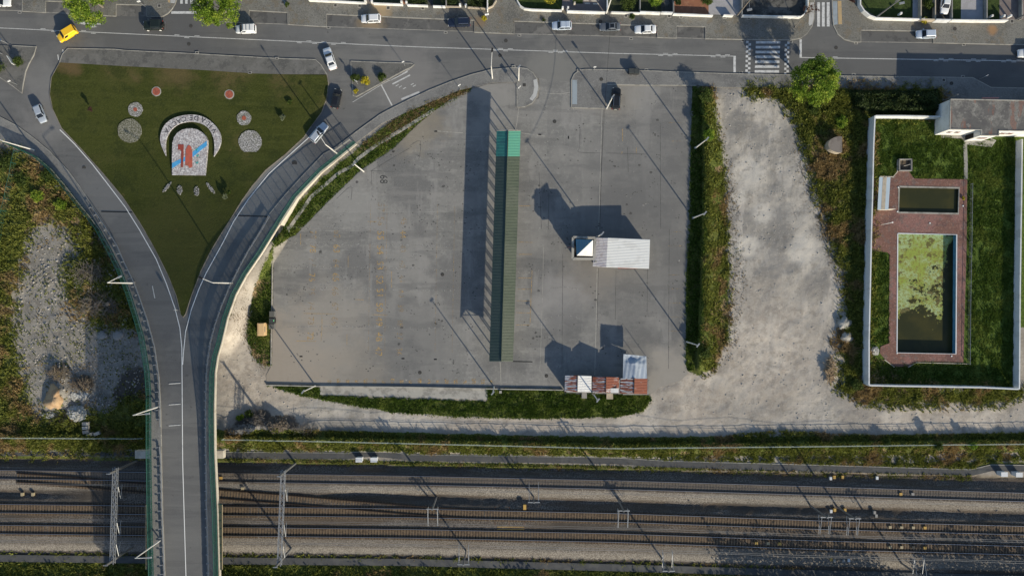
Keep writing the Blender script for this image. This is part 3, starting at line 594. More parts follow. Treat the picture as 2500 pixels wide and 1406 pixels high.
o = mb.build('oil_stain', M['oil']); o['kind'] = 'structure'; o = mc.build('pale_scuff', M['chip']); o['kind'] = 'structure'

# ================================================================= painted markings
def rect(mb, x0, y0, x1, y1, zf=Z0, dz=.014): mb.add([P(x0, y1, zf(x0, y1) + dz), P(x1, y1, zf(x1, y1) + dz), P(x1, y0, zf(x1, y0) + dz), P(x0, y0, zf(x0, y0) + dz)], [(0, 1, 2, 3)])
CL = lin([0, 500, 1000, 1500, 1797, 2026, 2500], [69, 92, 114.6, 131, 138, 142.4, 149.6])
mk = MB()
ribbon(mk, [(-140, 63)] + [(x, CL(x)) for x in range(0, 1800, 60)] + [(1796, 138)], 1.6, Z0, .012)
ribbon(mk, [(1953, 141)] + [(x, CL(x)) for x in range(1990, 2700, 60)], 1.9, Z0, .012)
for i, x in enumerate([99, 125, 198, 222, 426, 450, 475, 725, 748, 762, 785, 808, 832, 1205, 1216, 1228, 1240, 1339, 1350, 1362, 1374, 1607, 1619, 1630, 1642, 1735, 1747, 1759, 1770, 2008, 2033, 2279, 2292, 2303, 2316, 2358, 2371, 2382, 2396, 2444, 2457, 2469, 2482]):
    o_ = (-2.9, 2.9)[i % 2]
    ribbon(mk, [(x, CL(x) + o_), (x + 12, CL(x + 12) + o_)], 1.3, Z0, .012)
ml = MB(); ribbon(ml, [(146, 317), (182, 352), (226, 402), (261, 447), (306, 506), (341, 562), (381, 632), (406, 692), (427, 752), (439, 800), (444, 850), (445, 1000), (446, 1130), (450, 1270), (455, 1440)], 2.0, ZRf, .05)
ribbon(ml, [(780, 306), (751, 339), (704, 381), (656, 425), (606, 487), (571, 540), (544, 593), (524, 629), (503, 667), (485, 707), (467, 756), (453, 810), (448, 860), (446, 890)], 2.0, ZRf, .05)
o = ml.build('road_marking', M['paint_line']); o['kind'] = 'structure'
for y in (936, 987, 1038): ribbon(mk, [(412, y + 1), (441, y - 1)], 2.0, ZRf, .05)
ribbon(mk, [(1000, 170), (930, 208), (861, 250)], 1.2, Z0, .012)
ribbon(mk, [(931, 208), (957, 258)], 3.0, Z0, .012); ribbon(mk, [(953, 196), (995, 175)], 3.4, Z0, .012); ribbon(mk, [(958, 206), (1001, 184)], 3.4, Z0, .012)
for q in ((966, 211), (974, 214), (984, 218), (1003, 208), (1008, 212)): ribbon(mk, [(q[0], q[1]), (q[0] + 7, q[1] - 4)], 1.8, Z0, .012)
ribbon(mk, [(153, 121), (155, 133)], 2.4, Z0, .012); ribbon(mk, [(141, 134), (143, 147)], 2.4, Z0, .012); ribbon(mk, [(372, 698), (378, 728)], 2, ZRf, .05)
for pl in ([(187, 57), (210, 53), (210, 62)], [(210, 56.5), (246, 58.5), (246, 61), (210, 59.5)], [(226, 60.5), (236, 60), (230, 65), (238, 66.5), (226, 68), (214, 65)]):
    mk.add([P(*q, .012) for q in pl][::-1], [tuple(range(len(pl)))])
ribbon(mk, [(1300, 0 - 60), (1300, -55)], 1, Z0, .012)
o = mk.build('road_marking', M['paint']); o['kind'] = 'structure'
mk = MB()
for i, y in enumerate((104, 116, 127.8, 139.6, 151.6, 163.4, 175)): rect(mk, 1845.5 - i * .5, y - 3, 1905 - i * .5, y + 3)
for x0, st in ((1821.5, 0), (1827.5, 1)):
    for j in range(7): rect(mk, x0 + 0 - j * .3, 100.5 + j * 11.6 + st * 5.8, x0 + 6 - j * .3, 106.3 + j * 11.6 + st * 5.8)
for x0, st in ((1922, 0), (1916, 1)):
    for j in range(7): rect(mk, x0 - j * .3, 102.5 + j * 11.5 + st * 5.8, x0 + 5.6 - j * .3, 108.3 + j * 11.5 + st * 5.8)
rect(mk, 1790.5, 137.5, 1796.5, 177); rect(mk, 1952, 97, 1957.5, 142)
for x in (1995, 2006.5, 2018.5): rect(mk, x, 6.5, x + 7, 65.5)
for x in (440, 452, 464.5): rect(mk, x, -14, x + 6, 10)
rect(mk, 418, 28.5, 481, 34.5)
o = mk.build('crosswalk_marking', M['paint_bright']); o['kind'] = 'structure'
def pad(name, poly, mat): o = drape(name, poly, Z0, mat, dz=PV + .006); return o
M['pad_white'] = pmat('pale_paving_slab', (.42, .42, .41), .85, [('n', (.3, .3, .29), 1, .5, .7, .5)])
M['pad_blue'] = pmat('blue_grey_paving_slab', (.27, .31, .34), .85, [('n', (.22, .24, .25), 1, .5, .7, .5)])
M['pad_tan'] = pmat('tan_paving_slab', (.42, .30, .16), .85, [('n', (.30, .24, .16), 1, .5, .7, .5)])
for p_, m_ in (([(1978, 7), (1987, 7), (1987, 46), (1983, 60), (1976, 64), (1974, 58)], 'pad_white'), ([(1970, 7), (1977, 7), (1976, 30), (1969, 34)], 'pad_tan'), ([(2033, 4), (2044, 4), (2045, 60), (2036, 62), (2034, 40)], 'pad_blue'), ([(2045, 3), (2054, 3), (2056, 60), (2047, 60)], 'pad_tan'),
               ([(416, -20), (428, -20), (428, 5), (425, 9), (416, 8)], 'pad_white'), ([(409, -20), (415, -20), (415, 8), (410, 6)], 'pad_tan'), ([(1302, 196), (1312, 193), (1314.5, 215), (1309, 236), (1300, 247), (1293, 242), (1302, 228), (1304, 212)], 'pad_white'), ([(1397, 196), (1409, 196), (1409, 255), (1397, 255)], 'pad_blue')):
    pad('tactile_paving', p_, M[m_])
mb = MB(); ribbon(mb, [(980, 243), (1024, 225)], 5, Z0, .012); o = mb.build('worn_marking', M['pad_white']); o['kind'] = 'structure'
# square's orange numbers and bay lines
def textmesh(txt, size):
    cu = bpy.data.curves.new('t', 'FONT'); cu.body = txt; cu.size = size; cu.align_x = 'CENTER'; cu.align_y = 'CENTER'; cu.resolution_u = 2
    o = bpy.data.objects.new('t', cu); COL.objects.link(o); bpy.context.view_layer.update()
    me = bpy.data.meshes.new_from_object(o.evaluated_get(bpy.context.evaluated_depsgraph_get()))
    bpy.data.objects.remove(o); vs = [v.co.copy() for v in me.vertices]; fs = [tuple(p.vertices) for p in me.polygons]
    bpy.data.meshes.remove(me); return vs, fs
def puttext(mb, txt, px, py, size, ang, z, sx=1.0):
    vs, fs = textmesh(txt, size); c, s_ = math.cos(ang), math.sin(ang); o = P(px, py, z)
    mb.add([(o.x + v.x * sx * c - v.y * s_, o.y + v.x * sx * s_ + v.y * c, z) for v in vs], fs)
bold = MB(); faint = MB()
for i, y in enumerate((858, 822, 785, 750, 715, 683, 648, 610, 575, 540, 506)):
    puttext(bold if i < 9 else faint, str(47 + i), 927 - (y < 700) * 1 + (700 - y) * .02, y, 2.0, -math.pi / 2, .013)
for i, y in enumerate((572, 607, 643, 677, 711, 748, 784)): puttext(bold if i in (1, 3) else faint, str(62 + i), 822 - i * 1.0, y, 1.9, -math.pi / 2, .013)
for i, y in enumerate((820, 783, 746, 711, 677, 640, 607, 574)): puttext(bold if i in (0, 4, 6) else faint, str(72 + i), 757 + i, y, 1.85, -math.pi / 2, .013)
for i, y in enumerate((858, 820, 788, 752, 716, 682, 646, 607, 572, 540)): puttext(bold if i == 8 else faint, str(36 + i), 974 + i * 1.2, y, 1.7, -math.pi / 2, .013)
for q in ([(724, 832), (772, 833)], [(786, 770), (786, 806)], [(785, 806), (784, 832)], [(847, 816), (847, 842)], [(742, 765), (818, 766)], [(850, 624), (850, 652)], [(867, 731), (888, 732)], [(956, 662), (956, 702)], [(908, 768), (946, 769)], [(734, 570), (734, 598)], [(898, 541), (920, 541)], [(1264, 678), (1297, 679)], [(1264, 706), (1296, 706)], [(1262, 734), (1296, 735)], [(1260, 763), (1295, 764)], [(1260, 793), (1294, 793)], [(1266, 591), (1300, 592)], [(1267, 621), (1299, 621)], [(1299, 660), (1294, 793)], [(1268, 503), (1296, 503)], [(1520, 315), (1520, 345)], [(1554, 360), (1553, 376)], [(1519, 370), (1518, 376)]):
    ribbon(bold, q, 1.1, Z0, .013)
for y in (300, 345, 566, 600, 671, 705, 740, 774, 808): ribbon(faint, [(1632, y), (1664, y)], .9, Z0, .013)
for x in range(800, 1200, 22): rect(faint, x, 924 + (x % 3) * 2, x + 9, 936, dz=.013)
for x in (905, 945, 1068, 1110): ribbon(faint, [(x, 500), (x - 6, 860)], .8, Z0, .013)
for m_, b_, n_ in ((M['paint_orange'], bold, 'bay_marking'), (M['paint_faint'], faint, 'faded_marking')):
    o = b_.build(n_, m_); o['kind'] = 'structure'
mb = MB(); puttext(mb, '68', 936, 438, 2.3, -math.pi / 2, .014, .8); o = mb.build('black_number_marking', M['paint_black']); o['kind'] = 'structure'
# ================================================================= railway
RX = [-140, 0, 200, 400, 600, 800, 900, 1000, 1500, 2000, 2500, 2700]
def rowf(xs, ys): return lambda x: float(np.interp(x, xs, ys))
B6 = [0, 532, 1000, 1500, 2000, 2500]
def ext(ys): return [0 - 140, *B6, 2700], [ys[0] - (ys[1] - ys[0]) * .26, *ys, ys[-1] + (ys[-1] - ys[-2]) * .4]
rows = [(ext([1110, 1122, 1132, 1144, 1156, 1168]), -.33), (ext([1128, 1134, 1141, 1153, 1165, 1179]), -.28), (ext([1140, 1149, 1157, 1167, 1183, 1196]), .45), (ext([1172, 1180, 1188, 1199, 1214, 1229]), .45),
        (ext([1199, 1200, 1207, 1222, 1236, 1252]), 'a'), (ext([1204, 1206, 1211, 1226, 1240, 1256]), 'b'), (ext([1218, 1222, 1231, 1248, 1261, 1276]), .50), (ext([1309, 1314, 1320, 1330, 1348, 1361]), .5),
        (ext([1330, 1334, 1340, 1351, 1367, 1381]), .25), (ext([1344, 1349, 1355, 1367, 1382, 1396]), -.25), (ext([1352, 1358, 1364, 1376, 1390, 1404]), -.33)]
za = rowf([-140, 0, 150, 220, 780, 880, 2700], [-.15, -.15, 0, .45, .45, -.25, -.25]); zb_ = rowf([-140, 0, 150, 220, 780, 880, 2700], [-.2, -.2, 0, .45, .45, -.3, -.3])
xs_ = np.arange(-140, 2701, 7.0); V = []; prof = []
sub = []
for i in range(len(rows) - 1):
    for kx in range(4): sub.append((i, kx / 4))
sub.append((len(rows) - 2, 1.0))
def rz(z, x): return za(x) if z == 'a' else zb_(x) if z == 'b' else z
BEDY = []; 
for i, t in sub:
    (xa, ya), z0 = rows[i]; (xb, yb), z1 = rows[i + 1]
    for x in xs_:
        y = np.interp(x, xa, ya) * (1 - t) + np.interp(x, xb, yb) * t; z = rz(z0, x) * (1 - t) + rz(z1, x) * t
        edge = 1.0 if i in (1, 5, 4, 8) else .25
        y += (float(vnoise(x, y, 14, 21)) - .5) * 3.0 * edge; z += (float(vnoise(x, y, 8, 22)) - .5) * .07
        V.append(P(x, y, z))
nr, nc = len(sub), len(xs_); idx = np.arange(nr * nc).reshape(nr, nc)
F = np.stack([idx[1:, :-1], idx[1:, 1:], idx[:-1, 1:], idx[:-1, :-1]], -1).reshape(-1, 4)
s = NT('ballast'); co = s.n('ShaderNodeNewGeometry').outputs['Position']
n1_, n2_, n3_ = s.noise(co, 4.5, 5, .75), s.noise(co, .5, 4, .6, (.12, 1, 1), 5.), s.noise(co, 1.4, 4, .7, None, 7.)
c = s.mix(s.mapr(n1_, .42, .60), (.060, .051, .043), (.205, .180, .155))
c = s.mix(s.mapr(n2_, .44, .58, 0, .65), c, (.090, .066, .045)); c = s.mix(s.mapr(s.noise(co, .16, 4, .6, (.3, 1, 1), 2.), .48, .60, 0, .6), c, (.060, .055, .049))
sh_ = s.n('ShaderNodeAttribute', attribute_name='shoulder').outputs['Fac']; c = s.mix(s.math('MULTIPLY', sh_, .8), c, s.mix(s.mapr(n1_, .42, .6), (.14, .125, .105), (.33, .30, .26))); c = s.mix(s.mapr(n3_, .60, .74, 0, .5), c, (.04, .038, .034)); s.l(c, s.b.inputs['Base Color']); s.b.inputs['Roughness'].default_value = .95; s.b.inputs['Specular IOR Level'].default_value = .1
bn = s.n('ShaderNodeBump'); bn.inputs['Strength'].default_value = 1; bn.inputs['Distance'].default_value = .10; s.l(n1_, bn.inputs['Height']); s.l(bn.outputs[0], s.b.inputs['Normal'])
M['ballast'] = s.m
shoulder = np.array([{3: 1., 7: .55, 8: 1.}.get(i, .0) * (1.0 if i != 3 else .8) for i, t in sub])[:, None] * np.ones((1, len(xs_)))
shoulder[np.array([i == 2 for i, t in sub])] = .25
o = npmesh('railway_ballast', V, F, s.m, smooth=True); o['kind'] = 'structure'; at = o.data.attributes.new('shoulder', 'FLOAT', 'POINT'); at.data.foreach_set('value', shoulder.ravel().astype(np.float32))
M['rail'] = pmat('rail_steel', (.035, .024, .018), .6, metal=.3)
M['railtop'] = pmat('polished_rail_head', (.55, .55, .56), .3, metal=.85)
M['sleeper_brown'] = pmat('sleeper_brown', (.165, .120, .078), .9, [('n', (.09, .065, .045), 1.6, .45, .7, .8)])
M['sleeper_grey'] = pmat('sleeper_grey', (.135, .115, .095), .9, [('n', (.12, .10, .085), 1.6, .45, .7, .8)])
M['bed_brown'] = pmat('rust_stained_ballast', (.090, .064, .043), .95, [('n', (.036, .027, .020), 4.5, .45, .7, .9), ('n', (.16, .12, .085), 3.2, .55, .8, .7), ('n', (.075, .06, .048), .4, .5, .75, .6, (.2, 1, 1))], (5, 1, .08))
M['bed_grey'] = pmat('dusty_ballast', (.118, .100, .084), .95, [('n', (.07, .06, .052), 4.5, .45, .7, .9), ('n', (.20, .175, .15), 3.2, .55, .8, .7)], (5, 1, .08))
def track(label, cen, zt, mat, nvis=100, shine=True, x0=-60, x1=2580, sleeperw=2.6):
    xs = [c[0] for c in cen]; ys = [c[1] for c in cen]
    t = thing('railway_track', label, 'railway track', P((x0 + x1) / 2, float(np.interp((x0 + x1) / 2, xs, ys)), 0))
    base = t.location
    pts = [(x, float(np.interp(x, xs, ys))) for x in np.arange(x0, x1 + 1, 20)]
    mb = MB(); ribbon(mb, pts, 31, lambda a_, b_: zt - .045, 0, .12); o = mb.build('stained_bed', M['bed_grey' if mat is M['sleeper_grey'] else 'bed_brown'], t); o.location = -base
    for sg in (-1, 1):
        for nm, wd, zz0, zz1, m in (('rail', .17, zt, zt + .20, M['rail']), ('rail_head', .06, zt + .201, zt + .22, M['railtop'])):
            if nm == 'rail_head' and not shine: continue
            mb = MB(); q = [(x, y + sg * 10.4) for x, y in pts]
            wall_strip(mb, q, lambda a, b, z=zz0: z, lambda a, b, z=zz1: z, wd)
            o = mb.build(nm, m, t); o.location = -base
            if nm == 'rail': par = o
            else: o.parent = par; o.location = (0, 0, 0)
    n = int((x1 - x0) / S * (H / (H - zt)) / .60); st = (x1 - x0) / n
    vis = []; rest = MB(); proto = None
    order = sorted(range(n), key=lambda i: abs(x0 + i * st - 1500))
    keep = set([i for i in order if 560 < x0 + i * st < 2500 and (i % 3 == 0)][:nvis])
    for i in range(n):
        x = x0 + (i + .5) * st; y = float(np.interp(x, xs, ys)); a = P(x - 20, float(np.interp(x - 20, xs, ys)), zt); b = P(x + 20, float(np.interp(x + 20, xs, ys)), zt)
        an = math.atan2(b.y - a.y, b.x - a.x); c_ = P(x, y, zt - .085) - base
        if i in keep:
            if proto is None: proto = MB().box((0, 0, 0), (.26, sleeperw, .16)).build('sleeper', mat, t); o = proto
            else: o = proto.copy(); COL.objects.link(o); o.parent = t
            o.location = c_; o.rotation_euler = (0, 0, an)
        else: rest.box(c_, (.26, sleeperw, .16), an)
    o = rest.build('sleepers', mat, t); o['kind'] = 'stuff'
    return t
T1 = [(-140, 1155), (0, 1157.5), (363, 1163), (532, 1164.5), (1000, 1172), (1500, 1183), (2000, 1198), (2500, 1213.5), (2700, 1220)]
T2 = [(-140, 1239), (0, 1240.5), (363, 1245), (532, 1246.5), (1000, 1252), (1300, 1258.5), (1500, 1263), (2000, 1281), (2500, 1294.5), (2700, 1300)]
T3 = [(-140, 1290), (0, 1291.5), (363, 1296), (532, 1296.5), (1000, 1302), (1500, 1312.5), (2000, 1330), (2500, 1343.5), (2700, 1349)]
TX = [(-140, 1159), (0, 1163), (180, 1175), (363, 1192), (532, 1206), (700, 1219), (850, 1232), (1000, 1245), (1130, 1253.5), (1250, 1257.5)]
track('northernmost railway track, running straight on greyer ballast from edge to edge', T1, .50, M['sleeper_grey'])
track('middle railway track, which the diagonal connecting track joins near the point machine', T2, .56, M['sleeper_brown'])
track('southernmost of the railway tracks, beside the pale ballast shoulder', T3, .56, M['sleeper_brown'])
track('diagonal connecting track crossing from the northern track under the bridge to the middle track', TX, .515, M['sleeper_brown'], 60, False, 40, 1240)
mb = MB(); ribbon(mb, [(x, y + 8) for x, y in ((-140, 1096), (0, 1097), (363, 1098), (532, 1103), (850, 1105), (905, 1099), (950, 1102), (1000, 1109), (1500, 1117), (1630, 1125), (2000, 1135), (2370, 1146), (2420, 1134), (2700, 1138))], 15, lambda a, b: -.02, .0, .5)
M['service'] = pmat('service_path', (.07, .072, .075), .9, [('n', (.11, .11, .105), .3, .5, .75, .6), ('n', (.10, .095, .085), 3, .52, .75, .5)])
o = mb.build('service_path', M['service']); o['kind'] = 'structure'
mb = MB(); ribbon(mb, [(-140, 1096), (0, 1097), (363, 1098), (532, 1103), (850, 1105), (905, 1099), (950, 1102), (1000, 1109), (1500, 1117), (1630, 1125), (2000, 1135), (2370, 1146), (2420, 1134), (2700, 1138)], 1.6, Z0, .06, .3)
o = mb.build('path_kerb', M['concrete_light']); o['kind'] = 'structure'
mb = MB(); ribbon(mb, [(-140, 1361), (0, 1362), (600, 1369), (1000, 1372), (1500, 1385), (2000, 1400), (2500, 1413), (2700, 1418)], 17, lambda a, b: -.04, 0, .4)
o = mb.build('service_path', M['service']); o['kind'] = 'structure'
M['wire'] = pmat('copper_wire', (.25, .25, .25), .5, metal=.5)
for i, (tr, w_) in enumerate(((T1, 'northernmost'), (T2, 'middle'), (T3, 'southernmost'))):
    mb = MB(); pts = [P(x, 703 + (float(np.interp(x, *zip(*tr))) - 703) , 0) for x in range(-100, 2651, 125)]
    mb.pipe([Vector((p.x, p.y, 6.3)) for p in pts], .03, 4); mb.pipe([Vector((p.x, p.y, 7.5 - .5 * (j % 2))) for j, p in enumerate(pts)], .03, 4)
    tag(mb.build('overhead_wire', M['wire']), f'thin overhead contact wire hanging above the {w_} railway track', 'overhead wire', 'overhead wires')
# trackside boxes
def small_box(name, label, cat, px, py, z, d, mat, rz=0, group=None, lid=None):
    t = thing(name, label, cat, P(px, py, z), rz, group)
    MB().box((0, 0, d[2] / 2), d).build('casing', mat, t)
    MB().box((0, 0, d[2] + .03), (d[0] * 1.08, d[1] * 1.08, .06)).build('lid', lid or mat, t); return t
M['yellow'] = pmat('ochre_plastic', (.46, .29, .08), .7); M['pale_yellow'] = pmat('pale_ochre_plastic', (.36, .30, .19), .7)
M['brown_box'] = pmat('brown_plastic', (.26, .19, .12), .7)
def beacons(desc, lst):
    for i, (x, y, m, z) in enumerate(lst):
        n = len(lst); pos = 'leftmost' if i == 0 else 'rightmost' if i == n - 1 else ORD[i] + ' from the left'
        colr = {'yellow': 'ochre', 'pale_yellow': 'pale ochre', 'brown_box': 'dull brown', 'concrete': 'grey', 'white_wall': 'white'}[m]
        small_box('track_beacon', f'{colr} box {desc}, {pos}', 'track beacon', x, y, z, (.55, .5, .22) if z > .4 else (.45, .6, .45), M[m], 0, 'small trackside boxes')
beacons('between the rails of the middle track', [(2172, 1285.5, 'pale_yellow', .52), (2200, 1286, 'pale_yellow', .52), (2228.5, 1286.5, 'pale_yellow', .52), (2257, 1287, 'yellow', .52)])
beacons('between the rails of the southern track', [(1846, 1324.5, 'yellow', .52), (1874.5, 1325, 'pale_yellow', .52), (1903, 1326, 'yellow', .52), (2172, 1334, 'pale_yellow', .52), (2200, 1334.5, 'pale_yellow', .52), (2228.5, 1335, 'brown_box', .52), (2257, 1336, 'yellow', .52)])
beacons('between the rails of the northern track', [(2198, 1205, 'yellow', .45), (2227, 1205, 'concrete', .45)])
beacons('on the dark ballast slope north of the tracks', [(2026, 1166, 'white_wall', -.3), (2035, 1163, 'yellow', -.3), (2055, 1163, 'yellow', -.3), (2139, 1165, 'white_wall', -.3)])
beacons('in the trench between the northern and middle tracks', [(57, 1205, 'pale_yellow', .1), (83, 1205, 'pale_yellow', .1), (2027, 1246, 'white_wall', -.2), (2036, 1243, 'yellow', -.2), (2061, 1243, 'yellow', -.2), (2133, 1249, 'concrete', .0), (2137, 1257, 'concrete', .0)])
beacons('on the shaded verge south of the tracks', [(2027, 1363, 'yellow', 0.), (2035, 1366, 'concrete', 0.), (2057, 1366, 'concrete', 0.), (2070, 1365, 'white_wall', 0.)])
beacons('beside the bridge near the diagonal track', [(540, 1166, 'yellow', .45), (593, 1191, 'pale_yellow', .45)])
pm = thing('point_machine', 'yellow point machine with rods reaching across the middle track', 'point machine', P(1281, 1236, .3))
MB().box((0, 0, .25), (.6, 1.0, .5)).build('casing', M['yellow'], pm)
for dx in (-6.1, -3.2, -.1): MB().box((dx, -2.0, .16), (.12, 4.0, .1)).build('rod', M['rust'], pm)
for dy in (-4.1, -4.6): MB().box((-2.9, dy, .2), (5.6, .14, .1)).build('guide_rail', M['yellow'], pm)
for x, y, z, lb in ((880, 1118, -.1, 'left of the two white trackside cabinets near the bridge, on the service path'), (916, 1118, -.1, 'right of the two white trackside cabinets near the bridge, on the service path'), (2440, 1153, -.1, 'white trackside cabinet at the right edge, standing left of its neighbour by the path bend'), (2476, 1154, -.1, 'white trackside cabinet at the far right edge, rightmost beside the path')):
    t = thing('equipment_cabinet', lb, 'cabinet', P(x, y, z), 0, 'white trackside cabinets')
    MB().box((0, 0, .75), (1.2, .8, 1.5)).build('housing', M['white_wall'], t); MB().box((0, 0, 1.54), (1.35, .95, .08)).build('roof', M['white_wall'], t)
    MB().box((0, -.42, .75), (.9, .03, 1.2)).build('door', M['white'], t)
# catenary portals and masts
def lattice(mb, a, b, wd, hh, n, r=.05):
    a = Vector(a); b = Vector(b); d = (b - a).normalized(); sd = Vector((-d.y, d.x, 0)).normalized() * wd / 2; up = Vector((0, 0, hh / 2))
    ch = [(sd + up), (sd - up), (-sd - up), (-sd + up)]
    for o_ in ch: mb.tube(a + o_, b + o_, r, r, 4)
    for i in range(n):
        p0 = a.lerp(b, i / n); p1 = a.lerp(b, (i + 1) / n)
        for j in range(4):
            o1, o2 = (ch[j], ch[(j + 1) % 4]) if i % 2 else (ch[(j + 1) % 4], ch[j])
            mb.tube(p0 + o1, p1 + o2, r * .6, r * .6, 4)
def catbracket(parent, x, y, z, dy, m):
    mb = MB(); mb.tube((x, y, z), (x, y + dy, z - .9), .05, .05, 5); mb.tube((x, y, z - 1.6), (x, y + dy * .9, z - .9), .045, .045, 5); mb.tube((x, y + dy * .55, z - 1.3), (x, y + dy * 1.05, z - 1.5), .03, .03, 4)
    return mb.build('bracket', m, parent)
for (nx_, ny_, sx_, sy_, lb) in ((333, 1125, 326, 1333, 'lattice overhead line portal spanning the tracks left of the bridge'), (721, 1131, 712, 1337, 'lattice overhead line portal spanning the tracks right of the bridge')):
    n0, s0 = P(nx_, ny_, 0), P(sx_, sy_, 0); t = thing('catenary_portal', lb, 'catenary portal', n0, 0, 'overhead line portals')
    dv = s0 - n0
    for q in (Vector((0, 0, 0)), dv):
        mb = MB(); lattice(mb, q + Vector((0, 0, -.3)), q + Vector((.001, 0, 10.4)), .45, .0001, 14, .06)
        MB().box(q + Vector((0, 0, 5)), (.34, .34, 10.8)).build('mast', M['galv_dark'], t)
        MB().box(q + Vector((0, 0, 10.5)), (.9, .12, .12)).build('crosshead', M['galv'], t)
    mb = MB(); lattice(mb, Vector((0, .6, 8)), dv + Vector((0, -.6, 8)), .72, .7, 26, .065); mb.build('beam', M['galv'], t)
    for k_ in (.18, .58, .82): catbracket(t, dv.x * k_ + .55, dv.y * k_, 7.9, -2.6, M['galv'])
for i, (mx, my, sg, lb) in enumerate(((1066, 1213, -1, 'between the tracks left of the point machine'), (1302, 1210, 1, 'between the tracks just right of the yellow point machine'), (1508, 1217, -1, 'between the tracks, below the rusty stalls'),
                              (1977, 1232, -1, 'between the tracks below the pool garden corner'), (1138, 1341, 1, 'on the south verge, leftmost of the three there'), (1612, 1356, 1, 'on the south verge, the middle of the three there'), (2197, 1371, 1, 'on the south verge, rightmost of the three there'), (2042, 1235, -1, 'between the tracks right of the stayed mast'))):
    hh = 8.6 if i != 1 else 5.0
    t = thing('catenary_mast', 'grey overhead line mast with brackets ' + lb, 'catenary mast', P(mx, my, -.3), 0, 'overhead line masts')
    MB().box((0, 0, hh / 2), (.26, .26, hh)).build('mast', M['galv_dark'], t); MB().box((0, 0, hh - .4), (2.4, .16, .16)).build('crosshead', M['galv'], t)
    for dx in (-.95, .95):
        catbracket(t, dx, 0, hh - .4, sg * 3.6, M['galv']); MB().box((dx, 0, hh - 1.2), (.1, .1, 1.6)).build('upright', M['galv'], t)
# railway fence: a row of posts with a pale top rail
def wire_fence(label, pts, h, mat, step_m=2.5, name='wire_fence', maxp=100, zoff=0.0, cat='fence'):
    base = P(*pts[0][:2], 0); t = thing(name, label, cat, base)
    tz = lambda x, y: float(terrain(np.array([x]), np.array([y]))[0]) + zoff
    pp = [P(x, y, 0) for x, y in pts]; L = []
    for (x, y, a) in walk(pts, step_m * S): L.append(Vector((*P(x, y, 0).xy, tz(x, y))))
    L.append(Vector((*P(*pts[-1], 0).xy, tz(*pts[-1]))))
    proto = None
    for i, p in enumerate(L[:maxp]):
        if proto is None: proto = MB().box((0, 0, h / 2), (.10, .10, h + .1)).build('post', mat, t); o = proto
        else: o = proto.copy(); COL.objects.link(o); o.parent = t
        o.location = p - base
    q = [p - base for p in L]
    MB().pipe([v + Vector((0, 0, h)) for v in q], .045, 5).build('top_rail', mat, t)
    mb = MB()
    for f in (.25, .5, .75): mb.pipe([v + Vector((0, 0, h * f)) for v in q], .012, 3)
    mb.build('wire', mat, t); return t
M['fence_pale'] = pmat('pale_green_grey_paint', (.33, .38, .35), .7)
wire_fence('long pale wire fence on the bank between the dirt road and the railway', [(552, 1068), (700, 1071), (1000, 1078), (1250, 1084), (1500, 1090), (1700, 1088), (2000, 1085), (2300, 1081), (2650, 1078)], 1.1, M['fence_pale'], 2.4)
wire_fence('pale wire fence along the railway bank left of the bridge', [(-60, 1065), (0, 1065), (200, 1066), (356, 1067)], 1.1, M['fence_pale'], 2.4)

# ================================================================= ramps and bridge
def clip(pts, y0, y1):
    out = []
    for a, b in zip(pts[:-1], pts[1:]):
        for k in range(6):
            x, y = a[0] + (b[0] - a[0]) * k / 6, a[1] + (b[1] - a[1]) * k / 6
            if y0 <= y <= y1: out.append((x, y))
    return out
RFU = RF[::-1]                                  # from the square down to the bridge
wallpts = clip(RFU, 349, 547)
mb = MB(); wall_strip(mb, [(x + 2, y + 1) for x, y in wallpts], lambda x, y: -.1, lambda x, y: ZR(y) + .30, .35)
tag(mb.build('retaining_wall', M['cream']), 'cream retaining wall holding up the right ramp above the grassy bank', 'retaining wall')
for pl, lb, sg in (([(x + 2, y) for x, y in clip(RFU, 547, 1830)], 'right', 1), ([(x - 2, y) for x, y in clip(LF[::-1], 345, 1830)], 'left', -1)):
    mb = MB(); wall_strip(mb, pl, lambda x, y: ZR(y) - min(.55, .2 + ZR(y)), lambda x, y: ZR(y) + .24, .16)
    tag(mb.build('bridge_parapet', M['cream']), f'pale concrete edge beam along the outer side of the {lb} ramp and bridge', 'edge beam')
deck = [(x, y) for x, y in clip(RFU, 560, 1830)] + [(x, y) for x, y in clip(LF[::-1], 560, 1830)][::-1]
o = drape('bridge_deck', deck, ZRf, M['concrete'], 60, kind=None, dz=-.6)
tag(o, 'grey concrete slab of the Y shaped bridge carrying the road over the railway', 'bridge')
for x, y, lb in ((540, 1088, 'north side of the railway'), (556, 1392, 'south side of the railway')):
    t = thing('bridge_pier', f'pale concrete bridge pier with a wide cap, {lb}', 'bridge pier', P(450, y, -.3))
    w0 = P(450, y, 0)
    e = P(x + 6, y - 6, 7.6)
    MB().box(((e.x - w0.x) / 2 - 3, 0, 7.4), (e.x - w0.x + 6.2, 1.5, 1.3)).build('cap', M['cream'], t)
    for dx in (-5, 0, 5): MB().tube((dx, 0, 0), (dx, 0, 6.7), .5, .5, 12).build('column', M['concrete'], t)
